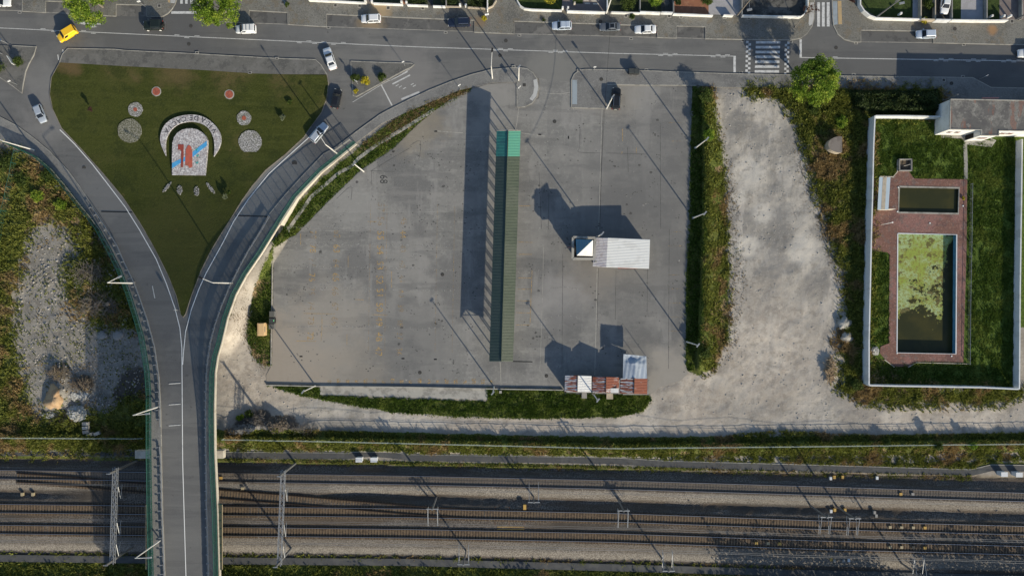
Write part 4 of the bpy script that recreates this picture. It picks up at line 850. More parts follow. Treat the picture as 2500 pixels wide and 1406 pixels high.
def bridge_fence(label, pts, h=2.0):
    base = P(*pts[0], ZR(pts[0][1])); t = thing('bridge_fence', label, 'fence', base, 0, 'green fences on the ramps')
    L = [P(x, y, ZR(y) + .14) - base for x, y in pts]
    W = walk(pts, 1.0 * S * 1.7)[:100]
    proto = None
    for x, y, a in W:
        if proto is None: proto = MB().box((0, 0, h / 2), (.09, .09, h)).build('post', M['green_metal'], t); o = proto
        else: o = proto.copy(); COL.objects.link(o); o.parent = t
        o.location = P(x, y, ZR(y) + .14) - base
    MB().pipe([v + Vector((0, 0, h)) for v in L], .07, 5).build('top_rail', M['green_metal'], t)
    MB().pipe([v + Vector((0, 0, .2)) for v in L], .05, 5).build('bottom_rail', M['green_metal'], t)
    mb = MB()
    for x, y, a in walk(pts, 1.5): 
        p = P(x, y, ZR(y) + .14) - base; mb.box(p + Vector((0, 0, h / 2)), (.035, .035, h))
    mb.build('bar_panel', M['green_metal'], t)
    return t
bridge_fence('green barred fence along the outer edge of the right ramp and bridge', [(x - .5, y) for x, y in clip(RFU, 349, 1750)])
bridge_fence('green barred fence along the outer edge of the left ramp and bridge', [(x + 1.5, y) for x, y in clip(LF[::-1], 350, 1750)])
def guard(label, pts, h=.75, sg=1):
    base = P(*pts[0], ZR(pts[0][1])); t = thing('guard_rail', label, 'guard rail', base, 0, 'steel guard rails on the ramps')
    mb = MB()
    wall_strip(mb, pts, lambda x, y: ZR(y) + .14 + h - .32, lambda x, y: ZR(y) + .14 + h, .09)
    o = mb.build('beam', M['galv'], t); o.location = -base
    proto = None
    for x, y, a in walk(pts, 22)[:100]:
        if proto is None: proto = MB().box((0, 0, h / 2), (.12, .12, h)).box((.22 * sg, 0, h - .1), (.36, .12, .12)).build('post', M['galv'], t); o = proto
        else: o = proto.copy(); COL.objects.link(o); o.parent = t
        o.location = P(x, y, ZR(y) + .14) - base; o.rotation_euler = (0, 0, a + math.pi / 2)
GR = [(656, 527), (637, 560), (604, 612), (580, 656), (558, 700), (538, 748), (522, 794), (511, 838), (504, 890), (501, 940), (500, 1000), (501, 1126), (503, 1260), (508, 1440), (520, 1740)]
guard('steel guard rail between road and walkway on the right ramp and bridge', [(x + 2, y) for x, y in GR], sg=1)
GL = [(226, 507), (261, 560), (285, 598), (303, 640), (327, 690), (342, 730), (360, 782), (377, 845), (388, 920), (391, 1000), (391, 1042)]
guard('steel guard rail on the left ramp, ending before the railway', [(x - 1, y) for x, y in GL], sg=-1)
guard('steel guard rail on the left side of the bridge over the railway', [(x - 1, y) for x, y in ((390, 1090), (393, 1126), (396, 1260), (403, 1440), (415, 1740))], sg=-1)
for x0, x1, lb in ((357, 368, 'left'), (529, 543, 'right')):
    zz = ZR(1300) - .1; t = thing('safety_screen', f'dark green electrified-line safety screen jutting from the {lb} side of the bridge', 'safety screen', P((x0 + x1) / 2, 1310, zz))
    a, b = P(x0, 1390, zz), P(x1, 1232, zz); wx, wy = b.x - a.x, b.y - a.y
    MB().box((0, 0, 0), (wx, wy, .06)).build('panel', pmat('screen_panel', (.05, .06, .045), .8), t)
    for i in range(9): MB().box((0, -wy / 2 + i * wy / 8, .06), (wx, .08, .08)).build('frame_bar', M['green_metal'], t)
    for sx in (-1, 1): MB().box((sx * wx / 2, 0, .06), (.1, wy, .12)).build('frame_rail', M['pale_yellow'] if (sx > 0) == (lb == 'right') else M['green_metal'], t)
for (xa, xb, y, lb) in ((575, 652, 528, 'right'), (247, 330, 518, 'left')):
    mb = MB(); ribbon(mb, [(xa, y - 1), (xb, y + 1)], 3.0, ZRf, .02, .05)
    tag(mb.build('expansion_joint', M['black']), f'dark rubber expansion joint across the {lb} ramp', 'expansion joint')
# ================================================================= vehicles
def paint(name, c, metal=.0, rough=.35): return pmat(name, c, rough, metal=metal, spec=.5)
PT = {'white': paint('white_car_paint', (.66, .67, .68)), 'silver': paint('silver_car_paint', (.46, .50, .55), .35, .4), 'grey': paint('grey_car_paint', (.13, .145, .165), .3, .4), 'black': paint('black_car_paint', (.012, .013, .016)),
      'navy': paint('navy_car_paint', (.014, .022, .045), .1), 'yellow': paint('yellow_van_paint', (.85, .50, .02)), 'offroad': paint('dark_green_car_paint', (.012, .018, .015)), 'silverblue': paint('pale_silver_car_paint', (.52, .58, .66), .3, .4)}
def loft(st, prof):
    """st: list of (x, halfwidth, ztop, zbot); prof: list of (u, v) u in 0..1 of halfwidth, v in 0..1 between zbot and ztop, one side from bottom to top"""
    full = [(-u, v) for u, v in prof] + [(u, v) for u, v in reversed(prof)]; m = len(full); V = []; F = []
    for x, hw, zt, zb in st: V += [(x, u * hw, zb + (zt - zb) * v) for u, v in full]
    for i in range(len(st) - 1):
        for j in range(m): F.append((i * m + j, i * m + (j + 1) % m, (i + 1) * m + (j + 1) % m, (i + 1) * m + j))
    F.append(tuple(range(m - 1, -1, -1))); F.append(tuple((len(st) - 1) * m + j for j in range(m)))
    return V, F
def plate4(a, b, c, d, inset=(.06, .06, .06, .06), th=.02):
    """a thin plate inside the quad a b c d (a,b bottom, c,d top), proud of it by th"""
    a, b, c, d = (Vector(v) for v in (a, b, c, d)); n = (b - a).cross(d - a).normalized()
    def pt(u, v): return a.lerp(b, u).lerp(d.lerp(c, u), v)
    l, r, bo, to = inset; q = [pt(l, bo), pt(1 - r, bo), pt(1 - r, 1 - to), pt(l, 1 - to)]
    q2 = [v + n * th for v in q]; q = [v - n * .02 for v in q]
    return q + q2, [(4, 5, 6, 7), (3, 2, 1, 0), (0, 1, 5, 4), (1, 2, 6, 5), (2, 3, 7, 6), (3, 0, 4, 7)]
KIND = { # L, W, H, cabin base rear, cabin base front, roof rear, roof front (fractions of L from centre), hood z, tail z
 'hatch': (4.05, 1.74, 1.48, -.475, .24, -.40, .06, .92, .98), 'sedan': (4.65, 1.80, 1.45, -.34, .22, -.22, .04, .90, .98), 'wagon': (4.70, 1.80, 1.50, -.485, .20, -.43, .03, .92, 1.0),
 'suv': (4.50, 1.85, 1.68, -.48, .22, -.42, .05, 1.05, 1.1), 'van': (4.25, 1.78, 1.82, -.495, .27, -.48, .09, 1.08, 1.1), 'offroad': (3.75, 1.75, 1.80, -.46, .10, -.44, .05, 1.12, 1.12)}
def car(kind, color, px, py, head, label, z=0.0, scale=1.0, rack=False, rails=False, pano=False, cat='car', name='parked_car', group=None):
    """head: heading of the bonnet as (dx, dy) in plan units"""
    L, W, Hh, cbr, cbf, crr, crf, zh, zt = KIND[kind]; hw = W / 2; pm = PT[color]
    an = math.atan2(-head[1], head[0]); t = thing(name, label, cat, P(px, py, z), an, group); t.scale = (scale,) * 3
    f = [(-.5, .84, zt * .82, .34), (-.485, .93, zt * .96, .26), (-.40, .99, zt, .22), (-.15, 1, zt * .99, .20), (.10, 1, zh * 1.03, .20), (cbf + .02, .99, zh, .20), (.38, .96, zh * .93, .22), (.455, .88, zh * .84, .25), (.49, .78, zh * .74, .28), (.5, .66, zh * .66, .34)]
    if kind == 'offroad': f = [(-.5, .93, zt * .95, .45), (-.49, .97, zt, .42), (0, .98, zt, .40), (.3, .96, zh, .40), (.44, .90, zh * .97, .45), (.47, .88, zh * .8, .5)]
    if kind == 'van': f = [(-.5, .92, zt, .3), (-.495, .97, zt, .25), (-.4, 1, zt, .22), (.1, 1, zt, .2), (.3, .98, zh, .2), (.40, .94, zh * .9, .22), (.47, .85, zh * .78, .25), (.5, .72, zh * .62, .32)]
    V, F = loft([(x * L, u * hw, a, b) for x, u, a, b in f], [(.82, 0), (.96, .12), (1, .5), (.985, .78), (.90, .95), (.74, 1.0)])
    mb = MB(); mb.add(V, F); body = mb.build('body', pm, t, True)
    zb = min(zh, zt) - .03; zr = Hh; bw, tw = hw * .93, hw * (.74 if kind not in ('van', 'offroad') else .85)
    c0, c1, r0, r1 = cbr * L, cbf * L, crr * L, crf * L
    st = []
    for k_ in (0.0, .5, .86, 1.0):
        e = (0.0, .06, .17, .26)[(0.0, .5, .86, 1.0).index(k_)] if k_ else 0
        st.append((c0 + (r0 - c0) * k_ + (e * .55 if k_ == 1.0 else 0), c1 + (r1 - c1) * k_ - (e * .55 if k_ == 1.0 else 0), bw + (tw - bw) * k_ - (.10 if k_ == 1.0 else 0), zb + (zr - zb) * (k_ if k_ < 1 else 1.0)))
    V = []; F = []
    for a, b, w_, zz in st: V += [(a, -w_, zz), (b, -w_, zz), (b, w_, zz), (a, w_, zz)]
    for i in range(3):
        for j in range(4): F.append((i * 4 + j, i * 4 + (j + 1) % 4, i * 4 + 4 + (j + 1) % 4, i * 4 + 4 + j))
    F.append((12, 13, 14, 15)); mb = MB(); mb.add(V, F); mb.build('roof', pm, t)
    lo, hi = st[0], st[2]
    cr = lambda s_, i: Vector((s_[i], 0, s_[3]))
    A = [Vector((lo[0], -lo[2], lo[3])), Vector((lo[1], -lo[2], lo[3])), Vector((lo[1], lo[2], lo[3])), Vector((lo[0], lo[2], lo[3]))]
    B = [Vector((hi[0], -hi[2], hi[3])), Vector((hi[1], -hi[2], hi[3])), Vector((hi[1], hi[2], hi[3])), Vector((hi[0], hi[2], hi[3]))]
    g = M['glass']
    def win(nm, q, ins): mb = MB(); mb.add(*plate4(*q, ins)); mb.build(nm, g, t)
    win('windscreen', (A[1], A[2], B[2], B[1]), (.05, .05, .10, -.05)); win('rear_window', (A[3], A[0], B[0], B[3]), (.10, .10, .25 if kind != 'sedan' else .1, .0))
    mid = .5 if kind != 'van' else .64
    for a, b, c, d in ((A[0], A[1], B[1], B[0]), (A[2], A[3], B[3], B[2])):
        if a is A[0]: segs = ((.06, 1 - mid + .02), (mid + .02, .08))
        else: segs = ((.08, mid + .02), (1 - mid + .02, .06))
        for l, r in segs:
            if kind == 'van' and ((a is A[0] and r > .2) or (a is A[2] and l > .2)): continue
            win('side_window', (a, b, c, d), (l, r, .14, .04))
    wr = .32 if kind not in ('offroad', 'suv') else .37
    for sx in (-.31, .315):
        for sy in (-1, 1):
            mb = MB(); mb.tube((sx * L, sy * (hw - .20), wr), (sx * L, sy * (hw + .005), wr), wr, wr, 14); wl = mb.build('wheel', M['rubber'], t)
            mb = MB(); mb.tube((sx * L, sy * (hw - .02), wr), (sx * L, sy * (hw + .02), wr), wr * .62, wr * .62, 10); mb.build('rim', M['chrome'] if kind != 'offroad' else M['white'], wl)
    for sy in (-1, 1):
        MB().box((c1 - .30, sy * (hw + .09), zb + .10), (.12, .20, .13)).build('mirror', pm if color not in ('white',) else M['black'], t)
        MB().box((.462 * L, sy * hw * .68, zh * .74), (.16, .30, .10)).build('headlight', M['lamp_clear'], t)
        MB().box((-.492 * L, sy * hw * .80, zt * .80), (.08, .20, .22)).build('tail_light', M['lamp_red'], t)
    MB().box((.494 * L, 0, .42), (.06, W * .6, .18)).build('grille', M['black'], t)
    MB().box((-.503 * L, 0, .55), (.02, .5, .12)).build('number_plate', M['plate'], t)
    if rack:
        for dx in (-.30, -.12, .03): MB().box((dx * L, 0, zr + .09), (.06, tw * 1.8, .05)).build('roof_bar', M['galv'], t)
    if rails:
        for sy in (-1, 1): MB().box(((r0 + r1) / 2, sy * (tw - .10), zr + .04), ((r1 - r0) * .86, .05, .05)).build('roof_rail', M['chrome'], t)
    if pano: MB().box(((r0 + r1) / 2, 0, zr + .006), ((r1 - r0) * .72, tw * 1.2, .012)).build('sunroof', g, t)
    if kind == 'offroad':
        mb = MB(); mb.tube((-.5 * L, 0, .95), (-.5 * L - .22, 0, .95), .36, .36, 14); mb.build('spare_wheel', M['rubber'], t)
        MB().box((-.5 * L - .3, 0, .55), (.06, 1.5, .10)).build('rear_bumper', M['chrome'], t)
    if kind == 'wagon' or kind == 'suv': MB().box((r0 + .02, 0, zr - .03), (.16, tw * 1.5, .03)).build('spoiler', pm, t)
    return t
PK = 'cars parked along the street'
car('sedan', 'white', 4, 9, (1, .02), 'white car cut by the left edge, parked in the bay at the top left corner', group=PK)
car('van', 'yellow', 169, 87, (-33, 20), 'yellow delivery van turning across the centre line of the main road', cat='van', name='van')
car('offroad', 'offroad', 379, 66, (-1, .02), 'black soft-top off-roader with pale wheel rims driving on the main road', name='off_road_car', scale=1.08)
car('van', 'white', 603, 75, (-1, .03), 'white van with roof bars driving below the big street tree', rack=True, cat='van', name='van', scale=.98)
car('hatch', 'white', 907, 49, (-1, .03), 'white hatchback parked on the sandy stain in the long bay', group=PK)
car('wagon', 'navy', 1121, 58, (-1, .03), 'dark navy estate car with pale roof rails parked at the end of a bay', rails=True, group=PK)
car('hatch', 'silverblue', 1371, 66, (-1, .02), 'silver-blue hatchback parked in front of the garden with the spiky plant', group=PK)
car('sedan', 'grey', 1488, 69, (-1, .02), 'dark grey car parked between the silver-blue hatchback and a white car', scale=.92, group=PK, pano=True)
car('sedan', 'white', 1574, 75, (-1, .02), 'white car parked at the right end of its bay, next to the dark grey one', scale=.95, group=PK)
car('hatch', 'silverblue', 2256, 87, (-1, .02), 'pale silver hatchback parked alone in the bay right of the zebra crossings', group=PK)
car('hatch', 'white', 2503, 133, (-1, .02), 'white car driving in at the right edge of the main road', name='moving_car')
car('hatch', 'white', 2303, 14, (-.12, 1), 'white car standing in a front drive behind the garden wall at the top right', z=.2)
car('hatch', 'silver', 103, 280, (15, 38), 'small silver car coming down the left slip road', name='moving_car', scale=.95)
car('sedan', 'white', 807, 146, (-18, -53), 'white saloon turning from the slip road into the main road', name='moving_car')
car('hatch', 'black', 823, 243, (9, -42), 'black hatchback waiting on the slip road beside the small planted island', name='moving_car', scale=.98)
car('wagon', 'silver', 781, 326, (32, -40), 'silver estate car driving up the right ramp kerb towards the street', name='moving_car', scale=.97)
car('suv', 'black', 1503, 243, (.05, -1), 'black estate car with roof rails parked on the edge of the market square', rails=True)

# ================================================================= bins
def bin4(label, px, py, col, rz=0, green=False):
    t = thing('wheeled_bin', label, 'bin', P(px, py, 0.02), rz, 'large wheeled bins')
    MB().box((0, 0, .60), (1.05, .95, .95), 0, 1.1).build('body', M[col], t)
    MB().box((0, 0, 1.14), (1.2, 1.08, .12), 0, .9).build('lid', pmat('bin_lid', (.05, .055, .055) if col != 'galv_dark' else (.11, .11, .10), .7), t)
    for sx in (-1, 1):
        for sy in (-1, 1): MB().tube((sx * .42, sy * .4 - .05, .08), (sx * .42, sy * .4 + .05, .08), .09, .09, 8).build('wheel', M['rubber'], t)
    if green: MB().box((.4, 0, 1.21), (.14, .3, .02)).build('sticker', pmat('green_sticker', (.2, .75, .3), .6), t)
    return t
bin4('dark wheeled bin on the kerb beside the main road, left one of the pair', 1540, 177.5, 'black'); bin4('dark wheeled bin on the kerb beside the main road, right one of the pair', 1552, 178, 'black')
bin4('grey wheeled bin topmost in the row at the west edge of the square', 668, 766, 'galv_dark', math.pi / 2); bin4('dark bin with a green sticker on its lid at the west edge of the square', 668, 782, 'black', 0, True)
bin4('low dark bin at the bottom of the row on the west edge of the square', 667, 796, 'galv_dark')
t = thing('clothes_bank', 'peach coloured clothes bank standing on the grass west of the market square', 'clothes bank', P(644, 803, 0.05))
M['peach'] = pmat('peach_metal', (.62, .42, .22), .6)
MB().box((0, 0, .95), (1.35, 2.6, 1.9)).build('body', M['peach'], t); MB().box((.1, 0, 1.92), (1.2, 2.5, .1), 0, .95).build('top', M['peach'], t); MB().box((.69, 0, 1.4), (.03, 1.1, .4)).build('hatch', M['galv_dark'], t)

# ================================================================= lamps, poles and signs
def lamp(label, px, py, h=9.6, arm=None, z=0.0, mat='pole_white', head='galv', grp='street lamps', double=False):
    t = thing('street_lamp', label, 'street lamp', P(px, py, z), 0, grp)
    MB().box((0, 0, .05), (.5, .5, .1)).build('base_plate', M['concrete'], t)
    MB().tube((0, 0, .05), (0, 0, h), .15, .085, 8).build('pole', M[mat], t)
    if arm:
        v = Vector((arm[0] / S, -arm[1] / S, 0)); u = v.normalized(); MB().tube((0, 0, h - .05), v + Vector((0, 0, h + .25)), .07, .06, 6).build('arm', M[mat], t)
        c = v + u * .35 + Vector((0, 0, h + .27)); a = math.atan2(u.y, u.x)
        MB().box(c, (.95, .34, .16), a, .8).build('lamp_head', M[head], t)
    else: MB().box((0, 0, h + .05), (.9, .25, .15), .9).build('lamp_head', M['galv'], t)
    return t
lamp('street lamp on the pavement above the green canopy, its arm reaching over the road', 1202, 192, 8.4, (2, -32), head='black')
lamp('street lamp on the right ramp just behind the silver car', 823, 375, 9.6, (-13, -21), ZR(375), head='black')
lamp('street lamp on the right ramp at mid height, arm over the carriageway', 567, 691, 9.6, (-21, -9), ZR(691), head='black')
lamp('street lamp on the left ramp above the brush piles, arm bent back to the road', 327, 691, 9.6, (24, -11), ZR(691))
lamp('street lamp on the left ramp beside the pile of white rubble', 388, 992, 9.6, (27, -3), ZR(992))
lamp('street lamp on the bridge over the tracks, left side', 393, 1317, 9.6, (26, -2), ZR(1317))
lamp('street lamp at the head of the left ramp, leaning over the roadside path', 84, 367, 9.6, (-20, -10), ZR(367))
FL = 'floodlight columns round the market square'
lamp('floodlight column at the north-west corner of the square beside the kerb gutter', 888, 419, 9.3, grp=FL); lamp('floodlight column on the east edge of the square, northern one in the weeds', 1697, 362, 9.4, grp=FL)
lamp('floodlight column on the east edge of the square, middle one in the weeds', 1692, 532, 9.4, grp=FL); lamp('floodlight column on the east edge of the square, southern one in the weeds', 1676, 834, 9.4, grp=FL)
lamp('floodlight column on the south edge of the square, near the west corner', 770, 941, 9.0, grp=FL); lamp('floodlight column on the south edge of the square, below the green canopy', 1206, 944, 9.0, grp=FL)
lamp('floodlight column behind the white stall roof on the south edge', 1447, 960, 9.4, grp=FL); lamp('tall floodlight column rising behind the white kiosk roof', 1456, 579, 10.0, grp=FL)
lamp('floodlight column beside the black estate car at the north edge', 1481, 265, 9.4, grp=FL); lamp('column with a small head on the rounded pavement corner beside the road', 1266, 197, 9.4)
def pole(label, px, py, h, mat, cross=True, name='utility_pole', light=None):
    t = thing(name, label, 'utility pole', P(px, py, .1), 0)
    MB().tube((0, 0, 0), (0, 0, h), .17, .11, 8).build('shaft', M[mat], t)
    if cross: MB().box((0, 0, h - .5), (1.7, .12, .12), .3).build('crossarm', M['galv_dark'], t)
    if light: MB().box((light[0], light[1], h - 1.2), (1.0, .4, .2), .2).build('lamp', M['galv'], t); MB().tube((0, 0, h - 1.3), (light[0], light[1], h - 1.2), .04, .04, 5).build('arm', M['galv'], t)
    return t
pole('white concrete utility pole at the garden wall above the dark grey car', 1480, 33, 9, 'pole_white'); pole('dark wooden utility pole at the grey yard wall above the zebra crossing', 1800, 38, 9, 'wood_grey', light=(0, -1.8))
pole('dark utility pole with a lamp at the corner of the lawn garden on the right', 2136, 45, 10, 'galv_dark', light=(.9, -.3)); pole('utility pole at the garden wall at the right edge of the picture', 2481, 48, 9, 'galv_dark')
pole('slim grey pole beside the flat-roofed house', 2302, 247, 5.2, 'galv_dark', False); 
def sign(label, px, py, h, wx, wy, ww, hh, an, mat='white_wall', z=.1):
    t = thing('road_sign', label, 'road sign', P(px, py, z), an)
    MB().tube((0, 0, 0), (0, 0, h), .05, .05, 6).build('post', M['galv'], t)
    MB().box((0, .04, h - hh / 2), (ww, .05, hh)).build('sign_board', M[mat], t); return t
sign('white sign board on a post at the alley corner', 1190, 48, 3.0, 0, 0, .8, .8, .2); sign('small sign on a short post in the north-west verge of the square', 1124, 219, 3.4, 0, 0, .6, .6, .6)
sign('small white sign on the rounded pavement corner', 1268, 221, 2.6, 0, 0, .7, .7, .8); sign('small blue and white sign at the kerb above the pavement with the bins', 1449, 174, 3.0, 0, 0, .5, .7, .1)
sign('slanted sign post on the traffic island at the left edge', 42, 207, 2.7, 0, 0, .5, .5, .6); sign('sign post on the pavement left of the off-roader', 356, 18, 3.2, 0, 0, .6, .6, .3)
sign('pair of small signs on the island with the yellow shrub', 874, 206, 2.6, 0, 0, .7, .5, -.5); sign('sign post at the tip of the planted island', 989, 162, 3, 0, 0, .5, .5, .4)
sign('short sign on the kerb at the point of the lawn triangle', 436, 757, 1.6, 0, 0, .5, .4, .1, z=ZR(757)); sign('small street sign on the pavement at the right, under the yellowish bush', 2240, 56, 2.4, 0, 0, .5, .4, .3)
sign('sign post on the pavement bend by the shaded road on the right', 2391, 194, 2.6, 0, 0, .6, .4, .5)
t = thing('direction_sign', 'broad road sign on two posts at the top of the right ramp', 'direction sign', P(845, 363, ZR(350)), math.atan2(26, 36))
for sx in (-1.9, 1.9): MB().tube((sx, 0, 0), (sx, 0, 4.2), .06, .06, 6).build('post', M['galv'], t)
MB().box((0, 0, 3.6), (4.0, .05, 1.1)).build('sign_board', M['galv_dark'], t)
t = thing('advert_board', 'bright white leaning board on the left traffic island beside a shrub', 'board', P(35, 152, .15), -1.0)
MB().box((0, 0, 1.1), (1.9, .1, 1.0)).build('panel', M['white'], t)
for sx in (-.7, .7): MB().box((sx, 0, .35), (.08, .08, .7)).build('leg', M['galv'], t)
t = thing('advert_board', 'dark blue billboard seen edge-on at the left edge of the main road', 'board', P(12, 120, .1), 1.1)
MB().box((0, 0, 3.2), (3.0, .2, 2.0)).build('panel', pmat('blue_board', (.03, .06, .12), .5), t)
for sx in (-1.2, 1.2): MB().box((sx, 0, 1.1), (.12, .12, 2.2)).build('leg', M['galv'], t)
mb = MB(); ca, cb = P(1495, 5, 8.5), P(1463, 556, 9.5); mid_ = [ca.lerp(cb, i / 16) - Vector((0, 0, 2.4 * math.sin(math.pi * i / 16))) for i in range(17)]
mb.pipe(mid_, .028, 4); tag(mb.build('power_cable', M['black']), 'black cable strung from the white concrete pole down to the kiosk column', 'cable')
for i, y0 in enumerate((6, 14)):
    mb = MB(); pts = [P(x, y0, 0) for x in (1480, 1800, 2136, 2481, 2700)]
    cc = []
    for a, b in zip(pts[:-1], pts[1:]): cc += [Vector((a.x + (b.x - a.x) * k / 8, a.y + (b.y - a.y) * k / 8, 8.4 - .8 * math.sin(math.pi * k / 8))) for k in range(8)]
    mb.pipe(cc, .02, 4); tag(mb.build('power_cable', M['black']), ('upper' if i == 0 else 'lower') + ' of the two thin cables crossing the front gardens between the utility poles', 'cable')

# ================================================================= covers and grates
def cover(kind, px, py, label, z=.012, r=.38):
    if kind == 'round':
        t = thing('manhole_cover', label, 'manhole cover', P(px, py, z)); MB().disc((0, 0, 0), r, .014, 22).build('lid', M['iron'], t)
    elif kind == 'square':
        t = thing('inspection_cover', label, 'inspection cover', P(px, py, z)); MB().box((0, 0, .006), (.75, .75, .012)).build('surround', M['concrete_light'], t); MB().box((0, 0, .018), (.52, .52, .012)).build('lid', M['iron'], t)
    elif kind == 'plain':
        t = thing('inspection_cover', label, 'inspection cover', P(px, py, z)); MB().box((0, 0, .01), (.62, .62, .014)).build('lid', M['iron'], t)
    else:
        t = thing('drain_grate', label, 'drain grate', P(px, py, z)); MB().box((0, 0, .006), (.75, .45, .012)).build('surround', M['concrete_light'], t); MB().box((0, -.02, .018), (.48, .2, .012)).build('opening', M['black'], t)
    return t
for i, (x, y, lb) in enumerate(((466, 64, 'in the main road below the left tree'), (461, 108, 'in the lower lane of the main road, left'), (1235, 100, 'in the main road below the alley'), (1468, 194, 'on the pavement near the black estate car'), (205, 410, 'in the left ramp carriageway'), (1354, 297, 'in the square right of the canopy end'),
                        (1025, 909, 'in the square near its south edge, left of the canopy'), (1334, 917, 'in the square left of the stalls'), (2041, 117, 'in the main road right of the crossings'), (1221, 136, 'small one in the main road by the lamp'), (2323, 204, 'on the shaded pavement by the house'), (1080, 670, 'faint oval one in the middle of the square'), (2331, 71, 'on the right pavement by the garden walls'), (1466, 53, 'on the pavement under the dark grey car shadow'))):
    z = ZR(y) + .01 if x < 300 and y > 300 else (PV + .01 if (x, y) in ((1468, 194), (2323, 204), (2331, 71), (1466, 53)) else .012)
    cover('round', x, y, 'round dark manhole cover ' + lb, z)
cover('round', 719, 399, 'large round manhole with a dark patched rim on the right ramp', ZR(399) + .012, .55)
SQ = [(389, 15, 'near the corner by the off-roader'), (819, 14, 'second from the left along the garden walls'), (878, 15, 'under the white hatchback shadow'), (948, 20, 'just right of the sandy stain'), (1032, 21, 'below the second garden gate'), (1447, 34, 'left of the white utility pole'), (1528, 39, 'left of the palm by the white car'), (1634, 40, 'below the white gate'), (1663, 41, 'left one of the close pair below the terracotta yard'), (1769, 42, 'below the grey tiled drive'), (1828, 44, 'in the tree shade by the zebra crossing'), (2303, 53, 'below the drive with the white car'), (2397, 53, 'second from the right along the right gardens'), (2471, 53, 'furthest right along the gardens'), (690, 7, 'red-framed one at the left by the shrub'), (2304, 196, 'on the shaded pavement by the house')]
for x, y, lb in SQ: cover('square', x, y, 'square inspection cover on the pavement ' + lb, PV + .008)
for x, y, lb in ((1280, 208, 'on the rounded pavement corner'), (2076, 204, 'on the shaded pavement right of the big tree')): cover('plain', x, y, 'dark square cover ' + lb, PV + .012)
for x, y, lb in ((48, 31, 'at the top left'), (365, 47, 'under the off-roader shadow'), (481, 129, 'on the kerb of the lawn triangle, left'), (676, 143, 'on the kerb of the lawn triangle, right'), (802, 68, 'at the left end of the long bay'), (1088, 80, 'below the dark estate car'), (1268, 87, 'at the alley mouth'), (1254, 163, 'on the round corner kerb'), (1413, 172, 'left end of the straight pavement'), (1541, 95, 'below the white car'), (1578, 171, 'right of the dark bins'), (1809, 177, 'left of the zebra crossing'), (1813, 100, 'above left of the zebra crossing'), (1931, 103, 'right of the chequered line'),
                 (2090, 106, 'by the bay with the silver hatchback'), (2353, 110, 'on the right road edge'), (2084, 182, 'right of the big tree'), (2351, 187, 'in the house shadow'), (610, 178, 'on the top edge of the lawn')):
    cover('drain', x, y, 'small kerb drain ' + lb, .012 if y not in (143, 163, 172, 178, 129) else PV + .03)
for x, y, lb in ((1064, 321, 'left of the canopy near its top'), (1318, 329, 'right of the green canopy end'), (1388, 336, 'upright one by the joint line'), (735, 870, 'in the south-west of the square'), (984, 875, 'in the south of the square'), (1063, 877, 'left of the canopy foot')):
    t = thing('drain_grate', 'small black slot drain ' + lb, 'drain grate', P(x, y, .012), math.pi / 2 if x == 1388 else 0); MB().box((0, 0, .006), (.6, .26, .012)).build('grate', M['black'], t)
# ================================================================= foliage
def leafcloud(name, C, size, mat, parent=None, up=.35, seed=0):
    r = np.random.default_rng(seed); n = len(C); size = np.broadcast_to(size, (n,))[:, None] * r.uniform(.6, 1.3, (n, 1))
    nv = r.normal(size=(n, 3)); nv[:, 2] = np.abs(nv[:, 2]) + up; nv /= np.linalg.norm(nv, axis=1, keepdims=True)
    u = np.cross(nv, r.normal(size=(n, 3))); u /= np.linalg.norm(u, axis=1, keepdims=True) + 1e-9; v = np.cross(nv, u)
    u *= size * .5; v *= size * .36
    V = np.stack([C - u, C - v, C + u, C + v], 1).reshape(-1, 3); F = np.arange(4 * n).reshape(n, 4)
    return npmesh(name, V, F, mat, parent)
def clumps(center, rad, nclump, per, cr, seed, shell=.55, flat=1.0):
    r = np.random.default_rng(seed); d = r.normal(size=(nclump, 3)); d[:, 2] = np.where(d[:, 2] < -.2, -d[:, 2], d[:, 2]); d /= np.linalg.norm(d, axis=1, keepdims=True)
    rr = shell + (1 - shell) * r.random((nclump, 1)) ** .6; cc = d * rr * np.array(rad) * (1 + .10 * r.normal(size=(nclump, 1)))
    q = r.normal(size=(nclump, per, 3)); q /= np.linalg.norm(q, axis=2, keepdims=True); q *= (r.random((nclump, per, 1)) ** .45) * cr * r.uniform(.6, 1.3, (nclump, 1, 1)); q[:, :, 2] *= .75 * flat
    return (np.array(center) + cc[:, None, :] + q).reshape(-1, 3)
def tree(label, px, py, h, rad, mat, seed, n=90, per=150, size=.30, cr=1.0, name='street_tree', zc=None):
    """px, py is where the crown's middle stands on the ground"""
    t = thing(name, label, 'tree', P(px, py, .1)); zc = zc or h - rad * .85
    mb = MB(); r = random.Random(seed); mb.tube((0, 0, 0), (0, 0, zc * .55), .24, .17, 9)
    for i in range(9):
        a = i * 2.4 + r.random(); e = Vector((math.cos(a) * rad * .55, math.sin(a) * rad * .55, zc + r.uniform(-.5, rad * .4))); m_ = Vector((e.x * .3, e.y * .3, zc * .75))
        mb.tube((0, 0, zc * .5), m_, .13, .09, 6); mb.tube(m_, e, .09, .03, 5)
    mb.build('trunk', M['wood_grey'], t)
    C = clumps((0, 0, zc), (rad, rad, rad * .8), n, per, cr, seed)
    leafcloud('crown', C, size, mat, t, seed=seed); return t
tree('big round light green tree beside the zebra crossing, south of the road', 1967, 216, 8.6, 4.6, M['leaf_tree'], 3, 110, 165, .27, 1.0)
tree('big green street tree at the top, above the white van', 553, 32, 8.2, 4.5, M['leaf_tree'], 5, 105, 165, .27, 1.0)
tree('big green street tree cut by the top edge, above the yellow van', 251, 18, 8.4, 5.2, M['leaf_tree'], 8, 98, 170, .27, 1.0)
